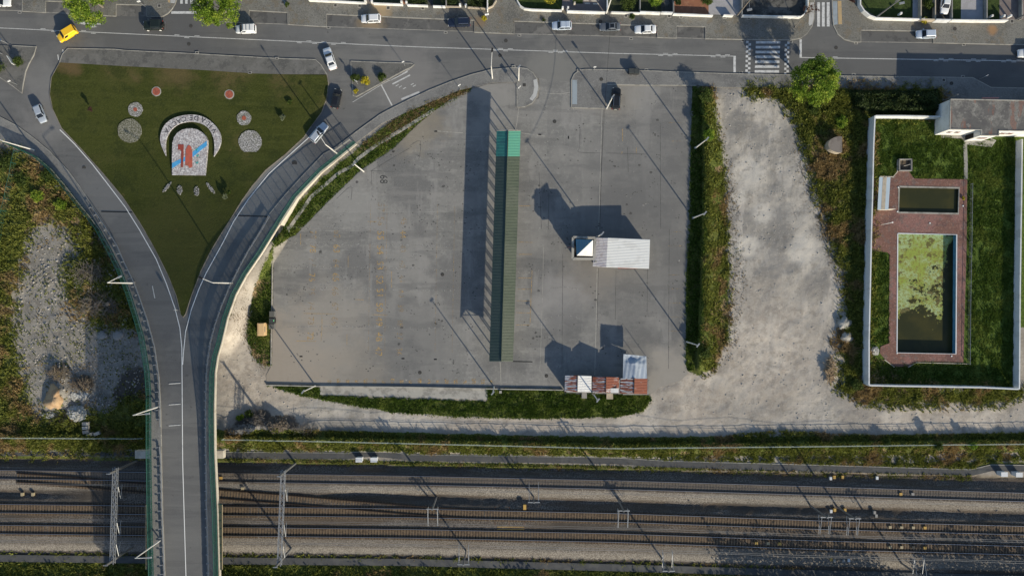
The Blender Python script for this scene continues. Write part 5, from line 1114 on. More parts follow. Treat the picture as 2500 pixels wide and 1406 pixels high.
t = thing('bare_tree', 'thin bare reddish tree leaning over the side street corner', 'tree', P(1940, 68, .1)); mb = MB(); mb.tube((0, 0, 0), (1.0, 1.6, 2.3), .08, .06, 6)
rr = random.Random(4)
for i in range(26):
    a = rr.uniform(0, 6.28); e = Vector((1.9 + math.cos(a) * rr.uniform(.5, 1.9), 2.4 + math.sin(a) * rr.uniform(.4, 1.6), 3.2 + rr.uniform(-.6, 1.4))); mb.tube((1.0, 1.6, 2.3), (1.7 + rr.uniform(-.3, .3), 2.2 + rr.uniform(-.3, .3), 3.0), .05, .03, 4); mb.tube((1.7, 2.2, 3.0), e, .03, .012, 4)
mb.build('trunk', M['wood_grey'], t); leafcloud('crown', clumps((1.9, 2.4, 3.5), (1.7, 1.3, .8), 28, 22, .35, 77), .16, M['leaf_red'], t, seed=4)
def bush(label, px, py, rad, h, mat, seed, name='shrub', n=26, per=60, size=.2, z=None, cat='shrub', ry=None, group=None):
    z0 = z if z is not None else .1
    C = clumps((0, 0, h * .45), (rad * .8, (ry or rad) * .8, h * .5), n, per, rad * .36, seed, .3)
    o = leafcloud(name, C, size, mat, None, seed=seed); o.location = P(px, py, z0); return tag(o, label, cat, group)
bush('round green shrub on the traffic island, right of the white board', 50, 155, 1.2, 1.6, M['leaf_mid'], 1); bush('green shrub cut by the left edge on the traffic island', 2, 168, 1.6, 1.5, M['leaf_mid'], 2)
bush('green shrub at the left of the small planted island', 868, 192, 1.0, 1.3, M['leaf_mid'], 3); bush('bright yellow shrub in the small planted island', 893, 199, 1.1, 1.2, M['leaf_yellow'], 4); bush('green shrub at the right edge of the small planted island', 935, 190, 1.0, 1.1, M['leaf_mid'], 5); bush('small yellow-green plant at the lower point of the island', 871, 225, .6, .6, M['leaf_yellow'], 6, n=10)
bush('tall thin purple shrub on the west side of the lawn', 230, 271, .5, 2.2, M['leaf_red'], 7, n=14, z=.1); bush('small light green plant on the east side of the lawn', 709, 249, .65, .7, M['leaf_mid'], 8, n=10); bush('pale flowering shrub on the lawn near the right ramp', 693, 290, .75, 1.1, M['leaf_pale'], 9, n=14)
bush('pale shrub in the lower lawn, left one of the pair by the ramp', 552, 480, .65, 1.1, M['leaf_pale'], 10, n=12, z=ZR(480) + .1); bush('green shrub in the lower lawn, right one of the pair by the ramp', 562, 471, .6, 1.2, M['leaf_mid'], 11, n=12, z=ZR(470) + .1)
bush('low green plant on the pavement at the upper left, by the red-framed cover', 703, 14, .55, .9, M['leaf_mid'], 12, n=10); bush('yellowish withering plant on the alley corner pavement', 1181, 49, .75, .8, M['leaf_yellow'], 13, n=9); bush('small palm-like plant behind the white parked car', 1542, 44, .75, 1.1, M['leaf_mid'], 14, n=12); bush('yellow-green bush against the garden wall on the right pavement', 2250, 52, .85, 1.0, M['leaf_yellow'], 15, n=14)
bush('reddish dry plant on the pavement above the striped crossing', 2076, 6, .8, 1.0, M['leaf_red'], 16, n=9); bush('small yellow weed on the rim of the small pool', 2351, 484, .4, .4, M['leaf_yellow'], 17, n=6); bush('small dry plant in the bay kerb left of the silver-blue hatchback', 1327, 50, .4, .5, M['leaf_mid'], 18, n=6)
# garden bushes
bush('olive leafy bush in the dark garden just right of the white utility pole', 1533, 9, 1.7, 1.9, M['leaf_mid'], 21, n=40, z=.2); bush('bright leafy bush in the narrow garden by the white gate', 1598, 6, 1.7, 2.0, M['leaf_tree'], 22, n=40, z=.2)
bush('slim dark conifer at the left side of the terracotta yard', 1651, 10, .8, 2.2, M['leaf_dark'], 23, z=.2); bush('tall dark conifer at the right side of the terracotta yard', 1720, 10, 1.2, 3.6, M['leaf_mid'], 24, n=40, z=.2)
bush('dark green hedge bushes behind the wall, left of the brown gate path', 1020, 2, 2.2, 1.2, M['leaf_dark'], 25, n=40, z=.2, ry=.9); bush('dark hedge behind the brown wall left of the alley', 1165, 6, 2.8, 1.2, M['leaf_dark'], 26, n=40, z=.2, ry=1.0)
bush('dark hedge in the front garden between the two dark paths', 1102, 3, 1.7, 1.2, M['leaf_dark'], 27, n=30, z=.2, ry=.9); bush('dark bush in the garden beside the white car drive', 2265, 12, 1.2, 1.0, M['leaf_mid'], 28, n=24, z=.2)
o = leafcloud('spiky_plant', np.concatenate([[(math.cos(a) * q, math.sin(a) * q, .9 + .5 * math.sin(q * 1.6)) for q in np.linspace(.1, 1.25, 14)] for a in np.linspace(0, 6.28, 30)[:-1]]), .22, M['leaf_yellow'], seed=9); o.location = P(1342, 3, .2); tag(o, 'round spiky yellow-brown palm on the lawn right of the alley', 'palm')
def hedge(label, poly, h, n, mat, seed, name='hedge', size=.3, zf=None):
    r = np.random.default_rng(seed); xs = [p[0] for p in poly]; ys = [p[1] for p in poly]; q = np.stack([r.uniform(min(xs), max(xs), n * 3), r.uniform(min(ys), max(ys), n * 3)], 1)
    d = sdist(q[:, 0], q[:, 1], poly); m_ = d > 0; q = q[m_][:n]; d = d[m_][:n]
    tz = terrain(q[:, 0], q[:, 1]) + h * (r.random(len(q)) ** .5) * (.35 + .65 * sm(0, 12, d)) * (.65 + .7 * vnoise(q[:, 0], q[:, 1], 16, seed)) 
    kk_ = (H - tz) / H / S; C = np.stack([(q[:, 0] - 1250) * kk_, (703 - q[:, 1]) * kk_, tz], 1)
    return tag(leafcloud(name, C, size, mat, seed=seed), label, 'hedge')
hedge('dark overgrown hedge between the pool wall and the shaded pavement', [(2072, 220), (2292, 221), (2298, 275), (2130, 277), (2085, 262)], 1.9, 15000, M['leaf_dark'], 41)

# ---- grass, weeds: scattered blades
def scatter(name, label, polys, n, h, w, mat, seed, zf=None, soft=4, lo=-.0):
    r = np.random.default_rng(seed); Q = []
    for poly in polys:
        xs = [p[0] for p in poly]; ys = [p[1] for p in poly]; a = abs(sum(poly[i][0] * poly[(i + 1) % len(poly)][1] - poly[(i + 1) % len(poly)][0] * poly[i][1] for i in range(len(poly)))) / 2
        Q.append((poly, a, xs, ys))
    tot = sum(q[1] for q in Q); P_ = []
    for poly, a, xs, ys in Q:
        m = int(n * a / tot); box = (max(xs) - min(xs)) * (max(ys) - min(ys)); k_ = int(m * box / a * 1.15) + 10
        x = r.uniform(min(xs) - soft, max(xs) + soft, k_); y = r.uniform(min(ys) - soft, max(ys) + soft, k_)
        d = sdist(x, y, poly); keep = d > -soft * r.random(k_) ** 2 + lo
        keep &= vnoise(x, y, 13, seed + 5) + r.normal(0, .16, k_) > .30
        P_.append(np.stack([x[keep], y[keep]], 1)[:m])
    q = np.concatenate(P_); m = len(q); z = terrain(q[:, 0], q[:, 1]) if zf is None else zf(q[:, 0], q[:, 1])
    hs = h * r.uniform(.35, 1.15, m) * (.5 + vnoise(q[:, 0], q[:, 1], 9, seed)); 
    kk_ = (H - z) / H / S; B = np.stack([(q[:, 0] - 1250) * kk_, (703 - q[:, 1]) * kk_, z - .03], 1)
    V = []
    for b in range(3):
        a = r.uniform(0, 6.283, m); wv = np.stack([np.cos(a), np.sin(a), np.zeros(m)], 1) * (w * r.uniform(.6, 1.3, m))[:, None]
        l = r.uniform(0, 6.283, m); ln = np.stack([np.cos(l), np.sin(l), np.zeros(m)], 1) * (hs * r.uniform(.25, 1.0, m))[:, None]
        up = np.stack([np.zeros(m), np.zeros(m), hs], 1)
        V.append(np.stack([B - wv, B + wv, B + ln + up], 1))
    V = np.stack(V, 1).reshape(-1, 3); F = np.arange(len(V)).reshape(-1, 3)
    o = npmesh(name, V, F, mat); o['kind'] = 'stuff'; o['label'] = label; return o
bankN = [(552, 1050), (760, 1050), (1000, 1061), (1500, 1073), (1700, 1070), (1900, 1052), (2150, 1064), (2500, 1056), (2700, 1055), (2700, 1110), (2400, 1128), (2370, 1142), (2000, 1131), (1630, 1121), (1500, 1113), (1000, 1105), (905, 1095), (850, 1101), (552, 1100)]
bankL = [(-100, 1040), (100, 1045), (358, 1050), (358, 1094), (-100, 1094)]
verge = [(552, 1120), (1000, 1129), (1500, 1139), (2000, 1152), (2370, 1160), (2370, 1172), (2000, 1163), (1500, 1149), (1000, 1138), (552, 1128)]
scatter('weeds', 'wild weeds covering the bank between dirt road and railway', [bankN, bankL], 42000, .55, .10, M['tuft_wild'], 51)
scatter('weeds', 'wild weeds on the waste ground left of the left ramp', [veg1, veg1b, veg1c], 32000, .6, .12, M['tuft_wild'], 52, soft=30)
scatter('weeds', 'sparse weeds on the pale waste ground by the left ramp', [leftlot], 2600, .35, .12, M['tuft_wild'], 62)
scatter('weeds', 'tall weeds on the bank east of the market square', [[(x if x > 1710 else 1722, y) for x, y in veg5]], 8500, .55, .11, M['tuft_wild'], 53, soft=12)
scatter('weeds', 'lush weeds on the shaded side of the bank east of the market square', [[(1690, 214), (1722, 212), (1722, 600), (1708, 915), (1676, 902), (1675, 700), (1684, 500)]], 6000, .45, .11, M['tuft_lush'], 63, soft=5)
scatter('weeds', 'weeds between the gravel yard and the pool wall', [veg6], 32000, .6, .11, M['tuft_wild'], 54, soft=26)
scatter('grass', 'lush grass inside the walled pool garden', [[(2138, 288), (2296, 288), (2310, 335), (2352, 340), (2352, 436), (2232, 434), (2222, 418), (2222, 390), (2192, 390), (2190, 418), (2180, 428), (2137, 430)], [(2366, 352), (2476, 338), (2474, 944), (2124, 938), (2124, 872), (2150, 880), (2190, 895), (2240, 884), (2362, 888)], [(2128, 612), (2170, 618), (2170, 838), (2124, 838)]], 44000, .30, .09, M['tuft_lush'], 55)
scatter('grass', 'strip of grass south of the market square', [veg4], 15000, .38, .10, M['tuft_lush'], 56)
scatter('grass', 'grass between the ramp wall and the square, and by the clothes bank', [veg2, veg3], 9000, .32, .09, M['tuft_lush'], 57)
scatter('dry_grass', 'dry straw grass at the edges of the dirt yards', [[(1140, 222), (1060, 245), (1000, 270), (930, 320), (900, 352), (960, 330), (1018, 298), (1060, 268), (1148, 228)], [(1760, 300), (1800, 500), (1815, 700), (1790, 850), (1740, 905), (1772, 840), (1780, 700), (1772, 500)], [(1950, 320), (2010, 480), (2050, 620), (2060, 760), (2030, 640), (1975, 480), (1940, 360)], [(1830, 216), (1925, 220), (1930, 262), (1900, 230)], [(640, 895), (560, 780), (600, 700), (615, 780)], verge], 7000, .2, .08, M['tuft_dry'], 58, soft=14)
scatter('dry_grass', 'straw-coloured dry grass along the top of the ramp verge', [[(1150, 212), (1060, 240), (1000, 268), (930, 318), (885, 352), (905, 362), (960, 330), (1018, 290), (1060, 262), (1148, 222)]], 3200, .3, .10, M['tuft_dry'], 64)
scatter('weeds', 'sparse green and rusty weeds on the verge beside the service path', [verge], 5000, .3, .09, M['tuft_wild'], 59)
scatter('weeds', 'overgrown verge along the bottom of the picture', [[(-100, 1372), (600, 1380), (1000, 1384), (1500, 1397), (2000, 1406), (2600, 1420), (2600, 1480), (-100, 1480)], [(-100, 1345), (300, 1350), (600, 1352), (1000, 1357), (1500, 1370), (2000, 1384), (2000, 1388), (1500, 1375), (1000, 1362), (-100, 1352)]], 22000, .7, .12, M['tuft_wild'], 60)
o = hedge('continuous dark undergrowth along the bottom edge below the tracks', [(-140, 1428), (360, 1430), (1000, 1436), (1500, 1446), (2000, 1452), (2650, 1462), (2650, 1530), (-140, 1530)], 2.6, 30000, M['leaf_dark'], 42, 'undergrowth', .55)
o['kind'] = 'stuff'; del o['category']
for i, (x, y, r_, h_) in enumerate(((95, 480, 1.8, 1.2), (120, 430, 1.6, 1.1), (60, 440, 2.0, 1.2), (150, 500, 1.4, 1.0), (20, 400, 2.0, 1.3), (1722, 236, 1.6, 1.5), (1728, 330, 1.4, 1.3), (1720, 860, 1.4, 1.2), (1985, 270, 1.6, 1.3), (2050, 300, 1.5, 1.2), (2090, 940, 1.4, 1.0), (2285, 1086, 1.0, 1.9), (2370, 1087, .9, 1.6), (2160, 1080, 1.0, 1.0), (610, 1010, 1.0, .8), (590, 1018, .9, .8))):
    nm_ = ['in the weeds right of the left fence line', 'just below the head of the left ramp', 'by the green mesh gate at the left', 'close to the left ramp fence', 'at the left edge under the fence', 'at the top of the bank east of the square', 'on the bank beside the northern column', 'at the foot of the bank east of the square', 'below the big tree by the gravel yard', 'above the round concrete tank', 'at the lower left corner of the pool wall', 'tall one straddling the railway fence', 'tall one right of it by the railway fence', 'low one on the railway bank', 'upper one on the dirt mound by the bridge', 'lower one on the dirt mound by the bridge'][i]
    bush('wild green bush ' + nm_, x, y, r_, h_, M['leaf_mid' if i % 3 else 'leaf_tree'], 130 + i, 'wild_bush', 26, 60, .22, float(terrain(np.array([x]), np.array([y]))[0]) - .1, 'bush')

# ================================================================= roundabout emblem and beds
EZ = [.42]
def emb(name, pts, z0, h, mat, parent=None, loc=None):
    mb = MB(); q = [P(x, y, 0) for x, y in pts]; zz_ = [EZ[0] for x, y in pts]; b = loc or Vector((0, 0, 0))
    n = len(q); k_ = [(H - z - .2) / H for z in zz_]; q = [Vector((v.x * kq - b.x, v.y * kq - b.y, z + z0 - b.z)) for v, kq, z in zip(q, k_, zz_)]
    ar = sum(q[i].x * q[(i + 1) % n].y - q[(i + 1) % n].x * q[i].y for i in range(n))
    if ar < 0: q = q[::-1]
    mb.add(q + [v + Vector((0, 0, h)) for v in q], [tuple(range(n - 1, -1, -1)), tuple(range(n, 2 * n))] + [(i, (i + 1) % n, n + (i + 1) % n, n + i) for i in range(n)])
    return mb.build(name, mat, parent)
eb = P(464, 370, 0)
arch = [(421, 428), (421, 380), (422, 350), (426, 336), (434, 325), (445, 318), (458, 314.5), (470, 314.5), (482, 317), (493, 323), (502, 332), (507, 343), (507, 360), (505, 395), (503, 429)]
t = thing('town_emblem', 'arched mosaic town emblem with red boat, axe and blue river on the lawn', 'emblem', eb)
emb('slab', arch, -.3, .73, M['mosaic'], t, eb)
emb('river', [(421.5, 399), (440, 390), (454, 383), (472, 372), (490, 357), (506, 345), (506, 357), (490, 369), (472, 384), (454, 394), (440, 400), (421.5, 412)], .43, .02, M['river_blue'], t, eb)
emb('boat', [(462, 355), (458, 359), (455, 365), (454, 380), (453.5, 404), (458, 406), (460, 405), (464, 411), (471, 408), (471, 372), (469, 362), (466, 357)], .45, .03, M['boat_red'], t, eb)
emb('axe', [(436, 353.5), (450, 354), (449.5, 380), (448, 409), (443, 409), (443.5, 380), (444, 370), (441, 366), (438, 367), (436, 366)], .45, .03, M['key_red'], t, eb)
for cx, cy in ((481, 366), (483, 381), (482, 398)):
    mb = MB()
    for a in (-1.1, -.4, .3, 1.0): emb('sprig', [(cx - .7, cy + 3), (cx + math.sin(a) * 6, cy - math.cos(a) * 5), (cx + .9, cy + 3)], .45, .03, M['teal'], t, eb)
cres = catmull([(406, 382), (398, 365), (392, 345), (393, 327), (401, 308), (416, 294), (437, 285), (460, 281), (482, 282), (503, 289), (522, 303), (535, 320), (540, 338), (538, 355), (531, 370), (522.5, 383)], 3)[:-1] + catmull([(522.5, 383), (524, 366), (523, 345), (517, 326), (506, 311), (490, 302), (472, 298), (455, 298.5), (438, 303), (424, 312), (413, 325), (406, 342), (404.5, 362), (406, 382)], 3)[:-1]
eb2 = P(464, 300, 0); EZ[0] = .22; t = thing('town_name_crescent', 'pale stone crescent spelling VILA DE CACIA above the emblem', 'name sign', eb2)
emb('slab', cres, .0, .34, M['mosaic'], t, eb2)
mb = MB()
LET = [('V', 523, 319), ('I', 515.5, 309), ('L', 508, 301.5), ('A', 496.5, 293), ('D', 479, 288.5), ('E', 467, 287.5), ('C', 449.5, 291), ('A', 437, 295.5), ('C', 425.5, 302), ('I', 415, 310), ('A', 406.5, 320)]
for ch, x, y in LET:
    rad_ = math.atan2(-(y - 362), x - 465); puttext(mb, ch, x, y, 1.45, rad_ + math.pi / 2, .575)
o = mb.build('lettering', M['letter'], t); o.location = -eb2
def bed(label, px, py, r, parts):
    t = thing('flower_bed', label, 'flower bed', P(px, py, .12), 0, 'round beds on the lawn')
    q = random.Random(px); n = 26
    for i, (nm, rr_, m, hh) in enumerate(parts):
        pts = [(rr_ * (1 + q.uniform(-.04, .04)) * math.cos(2 * math.pi * j / n), rr_ * (1 + q.uniform(-.04, .04)) * math.sin(2 * math.pi * j / n)) for j in range(n)]
        MB().prism(pts, 0, hh).build(nm, M[m], t)
bed('small red gravel bed with a pale rim, left one near the top of the lawn', 382, 224, 1, [('rim', 1.0, 'concrete_light', .06), ('gravel', .80, 'red_stone', .09)])
bed('small red gravel bed with a pale rim, right one near the top of the lawn', 560, 231, 1, [('rim', 1.0, 'concrete_light', .06), ('gravel', .80, 'red_stone', .09)])
bed('pebble bed with a reddish heart, left of the crescent', 331, 268, 1, [('pebbles', 1.5, 'pebble', .10), ('heart', .4, 'red_stone', .14)])
bed('pale pebble bed with a red heart, right of the crescent', 596, 289, 1, [('pebbles', 1.5, 'pebble', .10), ('heart', .45, 'red_stone', .14)])
M['pebble_green'] = pmat('weedy_pebbles', (.16, .155, .115), .9, [('n', (.33, .31, .26), 3.5, .5, .62, .8), ('n', (.06, .065, .03), 4.2, .5, .64, .9)], (5, .9, .08))
bed('large weedy pebble bed on the left of the lawn', 317, 320, 1, [('pebbles', 2.5, 'pebble_green', .12)]); bed('large pale pebble bed on the right of the lawn', 611, 347, 1, [('pebbles', 2.4, 'pebble', .12)])
def rubble(name, label, px, py, rx, ry, n, mat, size, seed, cat='rubble', hz=.3, zoff=0.0, rot=0, flat=.6, lng=1.0, ramp=False, bits='stone'):
    q = random.Random(seed); base = P(px, py, 0); t = None; mb = MB()
    for i in range(n):
        a, rr_ = q.uniform(0, 6.283), math.sqrt(q.random()); u, v = math.cos(a) * rr_ * rx, math.sin(a) * rr_ * ry
        x = px + u * math.cos(rot) - v * math.sin(rot); y = py + u * math.sin(rot) + v * math.cos(rot)
        z = (ZR(y) + .12) if ramp else float(terrain(np.array([x]), np.array([y]))[0])
        z += zoff + q.random() * hz * (1 - rr_ * .7); s_ = size * q.uniform(.5, 1.4); p = P(x, y, z)
        mb.box((p.x, p.y, z), (s_ * lng * q.uniform(.7, 1.3), s_ * q.uniform(.5, 1), s_ * flat), q.uniform(0, 6.28), q.uniform(.6, 1))
    return tag(mb.build(name, mat), label, cat)
for i, (x, y, lb) in enumerate(((408, 457, 'leftmost'), (439, 464, 'second from the left'), (480, 467, 'third from the left'), (514, 459, 'rightmost'))):
    g = [(12, 3.2, .9 if i == 0 else -.9)] if i in (0, 3) else [(11, 6, 1.5)]
    rubble('stone_figure', f'weathered pebble figure below the emblem, {lb} of the four', x, y, g[0][0] + (4 if i in (0, 3) else 0), g[0][1], 90, M['pebble'], .22, 300 + i, 'stone figure', .05, .02, -g[0][2] if i in (0, 3) else g[0][2], ramp=True)

# ================================================================= piles and debris
M['stone_white'] = pmat('white_rubble', (.55, .54, .50), .9, [('r', (.28, .27, .24), 1.0)]); M['sand'] = pmat('orange_sand', (.42, .29, .17), .95, [('n', (.33, .21, .12), .8, .45, .7, .8)], (4, .6, .08)); M['stone_grey'] = pmat('grey_rubble', (.32, .31, .29), .9, [('r', (.13, .125, .12), 1.0)])
rubble('rubble_pile', 'heap of white rubble and panels beside the left ramp', 188, 1008, 22, 18, 420, M['stone_white'], .34, 1, hz=.5, lng=1.6); rubble('rubble_pile', 'scattered white tiles above the white rubble heap', 195, 968, 26, 10, 70, M['stone_white'], .35, 2, hz=.3, lng=2)
rubble('rubble_pile', 'spread of grey gravel right of the white rubble heap', 250, 985, 36, 24, 600, M['stone_grey'], .16, 3, hz=.15); rubble('rubble_pile', 'pile of pale stones in the brush at the bottom left', 120, 1012, 16, 8, 50, M['stone_white'], .35, 4, hz=.3)
def brush(label, px, py, rx, ry, n, seed, mat='wood_grey', L=1.0, name='brush_pile', hz=.9, r0=.03, cat='brush pile', up=.5):
    q = random.Random(seed); mb = MB()
    for i in range(n):
        a, rr_ = q.uniform(0, 6.283), math.sqrt(q.random()); x, y = px + math.cos(a) * rr_ * rx, py + math.sin(a) * rr_ * ry
        z = float(terrain(np.array([x]), np.array([y]))[0]) + q.random() * hz * (1 - .6 * rr_); p = P(x, y, z); b = q.uniform(0, 6.28); l = L * q.uniform(.4, 1.3)
        mb.tube(p, p + Vector((math.cos(b) * l, math.sin(b) * l, q.uniform(-.1, up) * l)), r0 * q.uniform(.7, 1.5), r0 * .5, 4)
    return tag(mb.build(name, M[mat]), label, cat)
brush('tangled pile of dead branches left of the left ramp, upper one', 218, 668, 36, 24, 320, 11, L=1.5); brush('tangled pile of dead branches left of the left ramp, lower one with sawn stumps', 240, 745, 46, 26, 420, 12, L=1.6)
brush('reddish brown heap of cut wood above the orange sand', 203, 936, 28, 16, 240, 13, 'wood', 1.0); brush('brown brush heap left of the cut wood', 135, 910, 20, 20, 200, 14, 'wood', .9)
M['log'] = pmat('sawn_logs', (.42, .32, .2), .9, [('r', (.22, .15, .09), 1.0)])
brush('pile of pale split logs at the edge of the gravel yard', 2028, 903, 11, 30, 240, 15, 'log', .9, 'log_pile', .6, .07, 'log pile', .15); rubble('rubble_pile', 'white drum and stones at the foot of the log pile', 2037, 932, 4, 4, 12, M['stone_white'], .5, 9, hz=.3)
for x, y, r_, lb in ((237, 745, .5, 'left'), (265, 742, .4, 'right')):
    t = tag(MB().disc((0, 0, 0), r_, .5, 12).build('tree_stump', pmat('sawn_face', (.48, .34, .22), .9)), f'sawn tree stump in the lower branch pile, {lb} one', 'tree stump'); t.location = P(x, y, 1.0)
for pts, lb in (([(102, 985), (118, 962), (135, 945), (152, 950), (150, 985), (135, 1000), (108, 997)], 'heap of orange sand beside the white rubble'),):
    n = 18; r_ = np.random.default_rng(3); mb = MB(); c0 = (130, 972); V = []; F = []
    for i in range(7):
        for j in range(24):
            a = 2 * math.pi * j / 24; rr_ = i / 6 * 27 * (1 + .18 * math.sin(3 * a) + .1 * math.sin(7 * a + 1)); x, y = c0[0] + math.cos(a) * rr_ * .85, c0[1] + math.sin(a) * rr_ * 1.15
            z = float(terrain(np.array([x]), np.array([y]))[0]) + 1.0 * max(0, 1 - (i / 6) ** 1.3) - .08 * (i == 6) + float(vnoise(x, y, 5, 9)) * .25 * (i < 6); V.append(P(x, y, z))
    for i in range(6):
        for j in range(24): F.append((i * 24 + j, i * 24 + (j + 1) % 24, (i + 1) * 24 + (j + 1) % 24, (i + 1) * 24 + j))
    mb.add(V, F); tag(mb.build('sand_heap', M['sand'], smooth=True), lb, 'sand heap')
def slab(name, label, cx, cy, rx, ry, h, mat, seed, cat, lob=5):
    q = random.Random(seed); V = []; F = []; N = 36
    for i in range(6):
        for j in range(N):
            a = 2 * math.pi * j / N; rr_ = i / 5 * (1 + .10 * math.sin(lob * a + seed) + .05 * math.sin(9 * a)); x, y = cx + math.cos(a) * rr_ * rx, cy + math.sin(a) * rr_ * ry
            z = float(terrain(np.array([cx]), np.array([cy]))[0]) * (1 - .8 * (i / 5) ** 2) + h * (1 - (i / 5) ** 2.2) + .1; V.append(P(x, y, z - (.5 if i == 5 else 0)))
    for i in range(5):
        for j in range(N): F.append((i * N + j, i * N + (j + 1) % N, (i + 1) * N + (j + 1) % N, (i + 1) * N + j))
    mb = MB(); mb.add(V, F); return tag(mb.build(name, mat, smooth=True), label, cat)
slab('concrete_dump', 'dumped lobe of dried concrete beside the gravel yard, upper one', 2062, 790, 20, 19, .35, M['concrete_light'], 3, 'concrete lump'); slab('concrete_dump', 'dumped lobe of dried concrete beside the gravel yard, lower one', 2068, 823, 18, 17, .35, M['concrete_light'], 6, 'concrete lump')
slab('concrete_dump', 'grey lump of dried concrete by the left ramp, left one in the shade', 250, 818, 14, 12, .3, M['concrete'], 7, 'concrete lump', 3); slab('concrete_dump', 'grey lump of dried concrete by the left ramp, right one in the shade', 288, 818, 16, 13, .3, M['concrete'], 8, 'concrete lump', 3)
for i, (x, y) in enumerate(((212, 1033), (212, 1043), (213, 1053), (222, 1060), (240, 1057))):
    o = MB().box((0, 0, .35), (1.4, .75, .7), .1 * i, .85).build('stone_block', M['concrete_light']); o.location = P(x, y, .3); tag(o, f'grey stone block below the white rubble, {ORD[i]} from the top of its row', 'stone block', 'stone blocks by the fence')
# green mesh gate posts at far left
wire_fence('green mesh fence running down the left edge through the weeds', [(48, 372), (40, 420), (26, 480), (14, 540), (4, 600), (-20, 680)], 1.9, M['green_metal'], 2.5)

# ================================================================= the long green canopy
def corr(name, a, b, c, d, parent, mat, base, pitch=.30, amp=.05, loc_along='ab'):
    """corrugated sheet: corners a b (first edge, corrugations repeat along it), d c the opposite edge"""
    a, b, c, d = (Vector(v) for v in (a, b, c, d)); n = max(4, int((b - a).length / pitch) * 2); V = []; F = []
    for i in range(n + 1):
        t_ = i / n; up = Vector((0, 0, amp if i % 2 else 0)); V += [a.lerp(b, t_) + up - base, d.lerp(c, t_) + up - base]
    for i in range(n): F.append((2 * i, 2 * i + 1, 2 * i + 3, 2 * i + 2))
    m = len(V); V += [v - Vector((0, 0, .03)) for v in V]; F += [(f[3] + m, f[2] + m, f[1] + m, f[0] + m) for f in F[:n]]
    mb = MB(); mb.add(V, F); return mb.build(name, mat, parent)
cb = P(1232, 600, 0); t = thing('market_canopy', 'long narrow green corrugated canopy running down the market square, bright green at its top end', 'canopy', cb)
M['roof_olive'] = pmat('olive_sheet', (.062, .080, .056), .65, [('n', (.085, .10, .072), 1.1, .5, .85, .6, (.3, 1, 1)), ('n', (.035, .05, .038), .35, .6, .9, .6, (.2, 1, 1)), ('n', (.085, .098, .075), .12, .45, .7, .6), ('n', (.045, .058, .04), 2.5, .55, .75, .5)], spec=.3)
M['roof_olive_shade'] = pmat('shaded_olive_sheet', (.040, .062, .058), .65, [('n', (.03, .055, .05), .5, .45, .7, .6)], spec=.3)  # west slope's copy of the olive sheet, its shade mixed into the colour
M['roof_bright'] = pmat('bright_green_sheet', (.08, .27, .19), .6, [('n', (.07, .26, .2), 1.2, .5, .7, .6)], spec=.3); M['roof_bright_shade'] = pmat('shaded_green_sheet', (.035, .17, .15), .6, [('n', (.03, .11, .12), 1, .5, .7, .6)], spec=.3)  # second sheet is the green one darkened with the west slope's shade
ze, zr_ = 4.3, 5.2
def cx_(y, e): # west eave, ridge, east eave at plan height y
    f = (y - 320) / (882 - 320); return {'w': 1212.5 - 18 * f, 'r': 1240.5 - 16.5 * f, 'e': 1271 - 18.5 * f}[e]
for (y0, y1, mw, me_) in ((320, 382, 'roof_bright_shade', 'roof_bright'), (382, 882, 'roof_olive_shade', 'roof_olive')):
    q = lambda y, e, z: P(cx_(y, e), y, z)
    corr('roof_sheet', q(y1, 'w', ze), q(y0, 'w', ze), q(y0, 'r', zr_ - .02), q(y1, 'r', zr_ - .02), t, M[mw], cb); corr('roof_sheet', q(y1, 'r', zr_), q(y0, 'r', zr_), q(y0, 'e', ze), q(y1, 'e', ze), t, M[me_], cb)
a, b = P(cx_(320, 'r'), 320, zr_ + .08), P(cx_(882, 'r'), 882, zr_ + .08); MB().pipe([a - cb, b - cb], .09, 6).build('ridge_cap', M['roof_olive'], t)
MB().pipe([P(cx_(318, 'w'), 318.5, ze) - cb, P(cx_(318, 'r'), 318, zr_) - cb, P(cx_(318, 'e'), 318.5, ze) - cb], .10, 5).build('end_trim', M['concrete_light'], t)
tr = MB()
for i in range(20):
    y = 328 + i * (872 - 328) / 19
    for e, dx in (('w', 5), ('e', -5)):
        a = P(cx_(y, e) + dx, y, 0) - cb; MB().box((a.x, a.y, ze / 2), (.16, .16, ze)).build('post', M['galv_dark'], t)
    a, r_, b = P(cx_(y, 'w'), y, ze - .1) - cb, P(cx_(y, 'r'), y, zr_ - .1) - cb, P(cx_(y, 'e'), y, ze - .1) - cb
    for u, v in ((a, r_), (r_, b), (a, b)): tr.tube(u, v, .05, .05, 5)
    if i in (0, 19):
        for k_ in range(5): tr.tube(a.lerp(b, k_ / 5), (a.lerp(r_, (k_ + .5) / 2.5) if k_ < 2.5 else r_.lerp(b, (k_ - 2) / 2.5)), .04, .04, 4)
tr.build('trusses', M['galv_dark'], t)
mb = MB(); ribbon(mb, [(1252, 882), (1300, 883)], 2.2, Z0, .02); tag(mb.build('drain_channel', M['black']), 'narrow dark drain channel at the foot of the green canopy', 'drain channel')

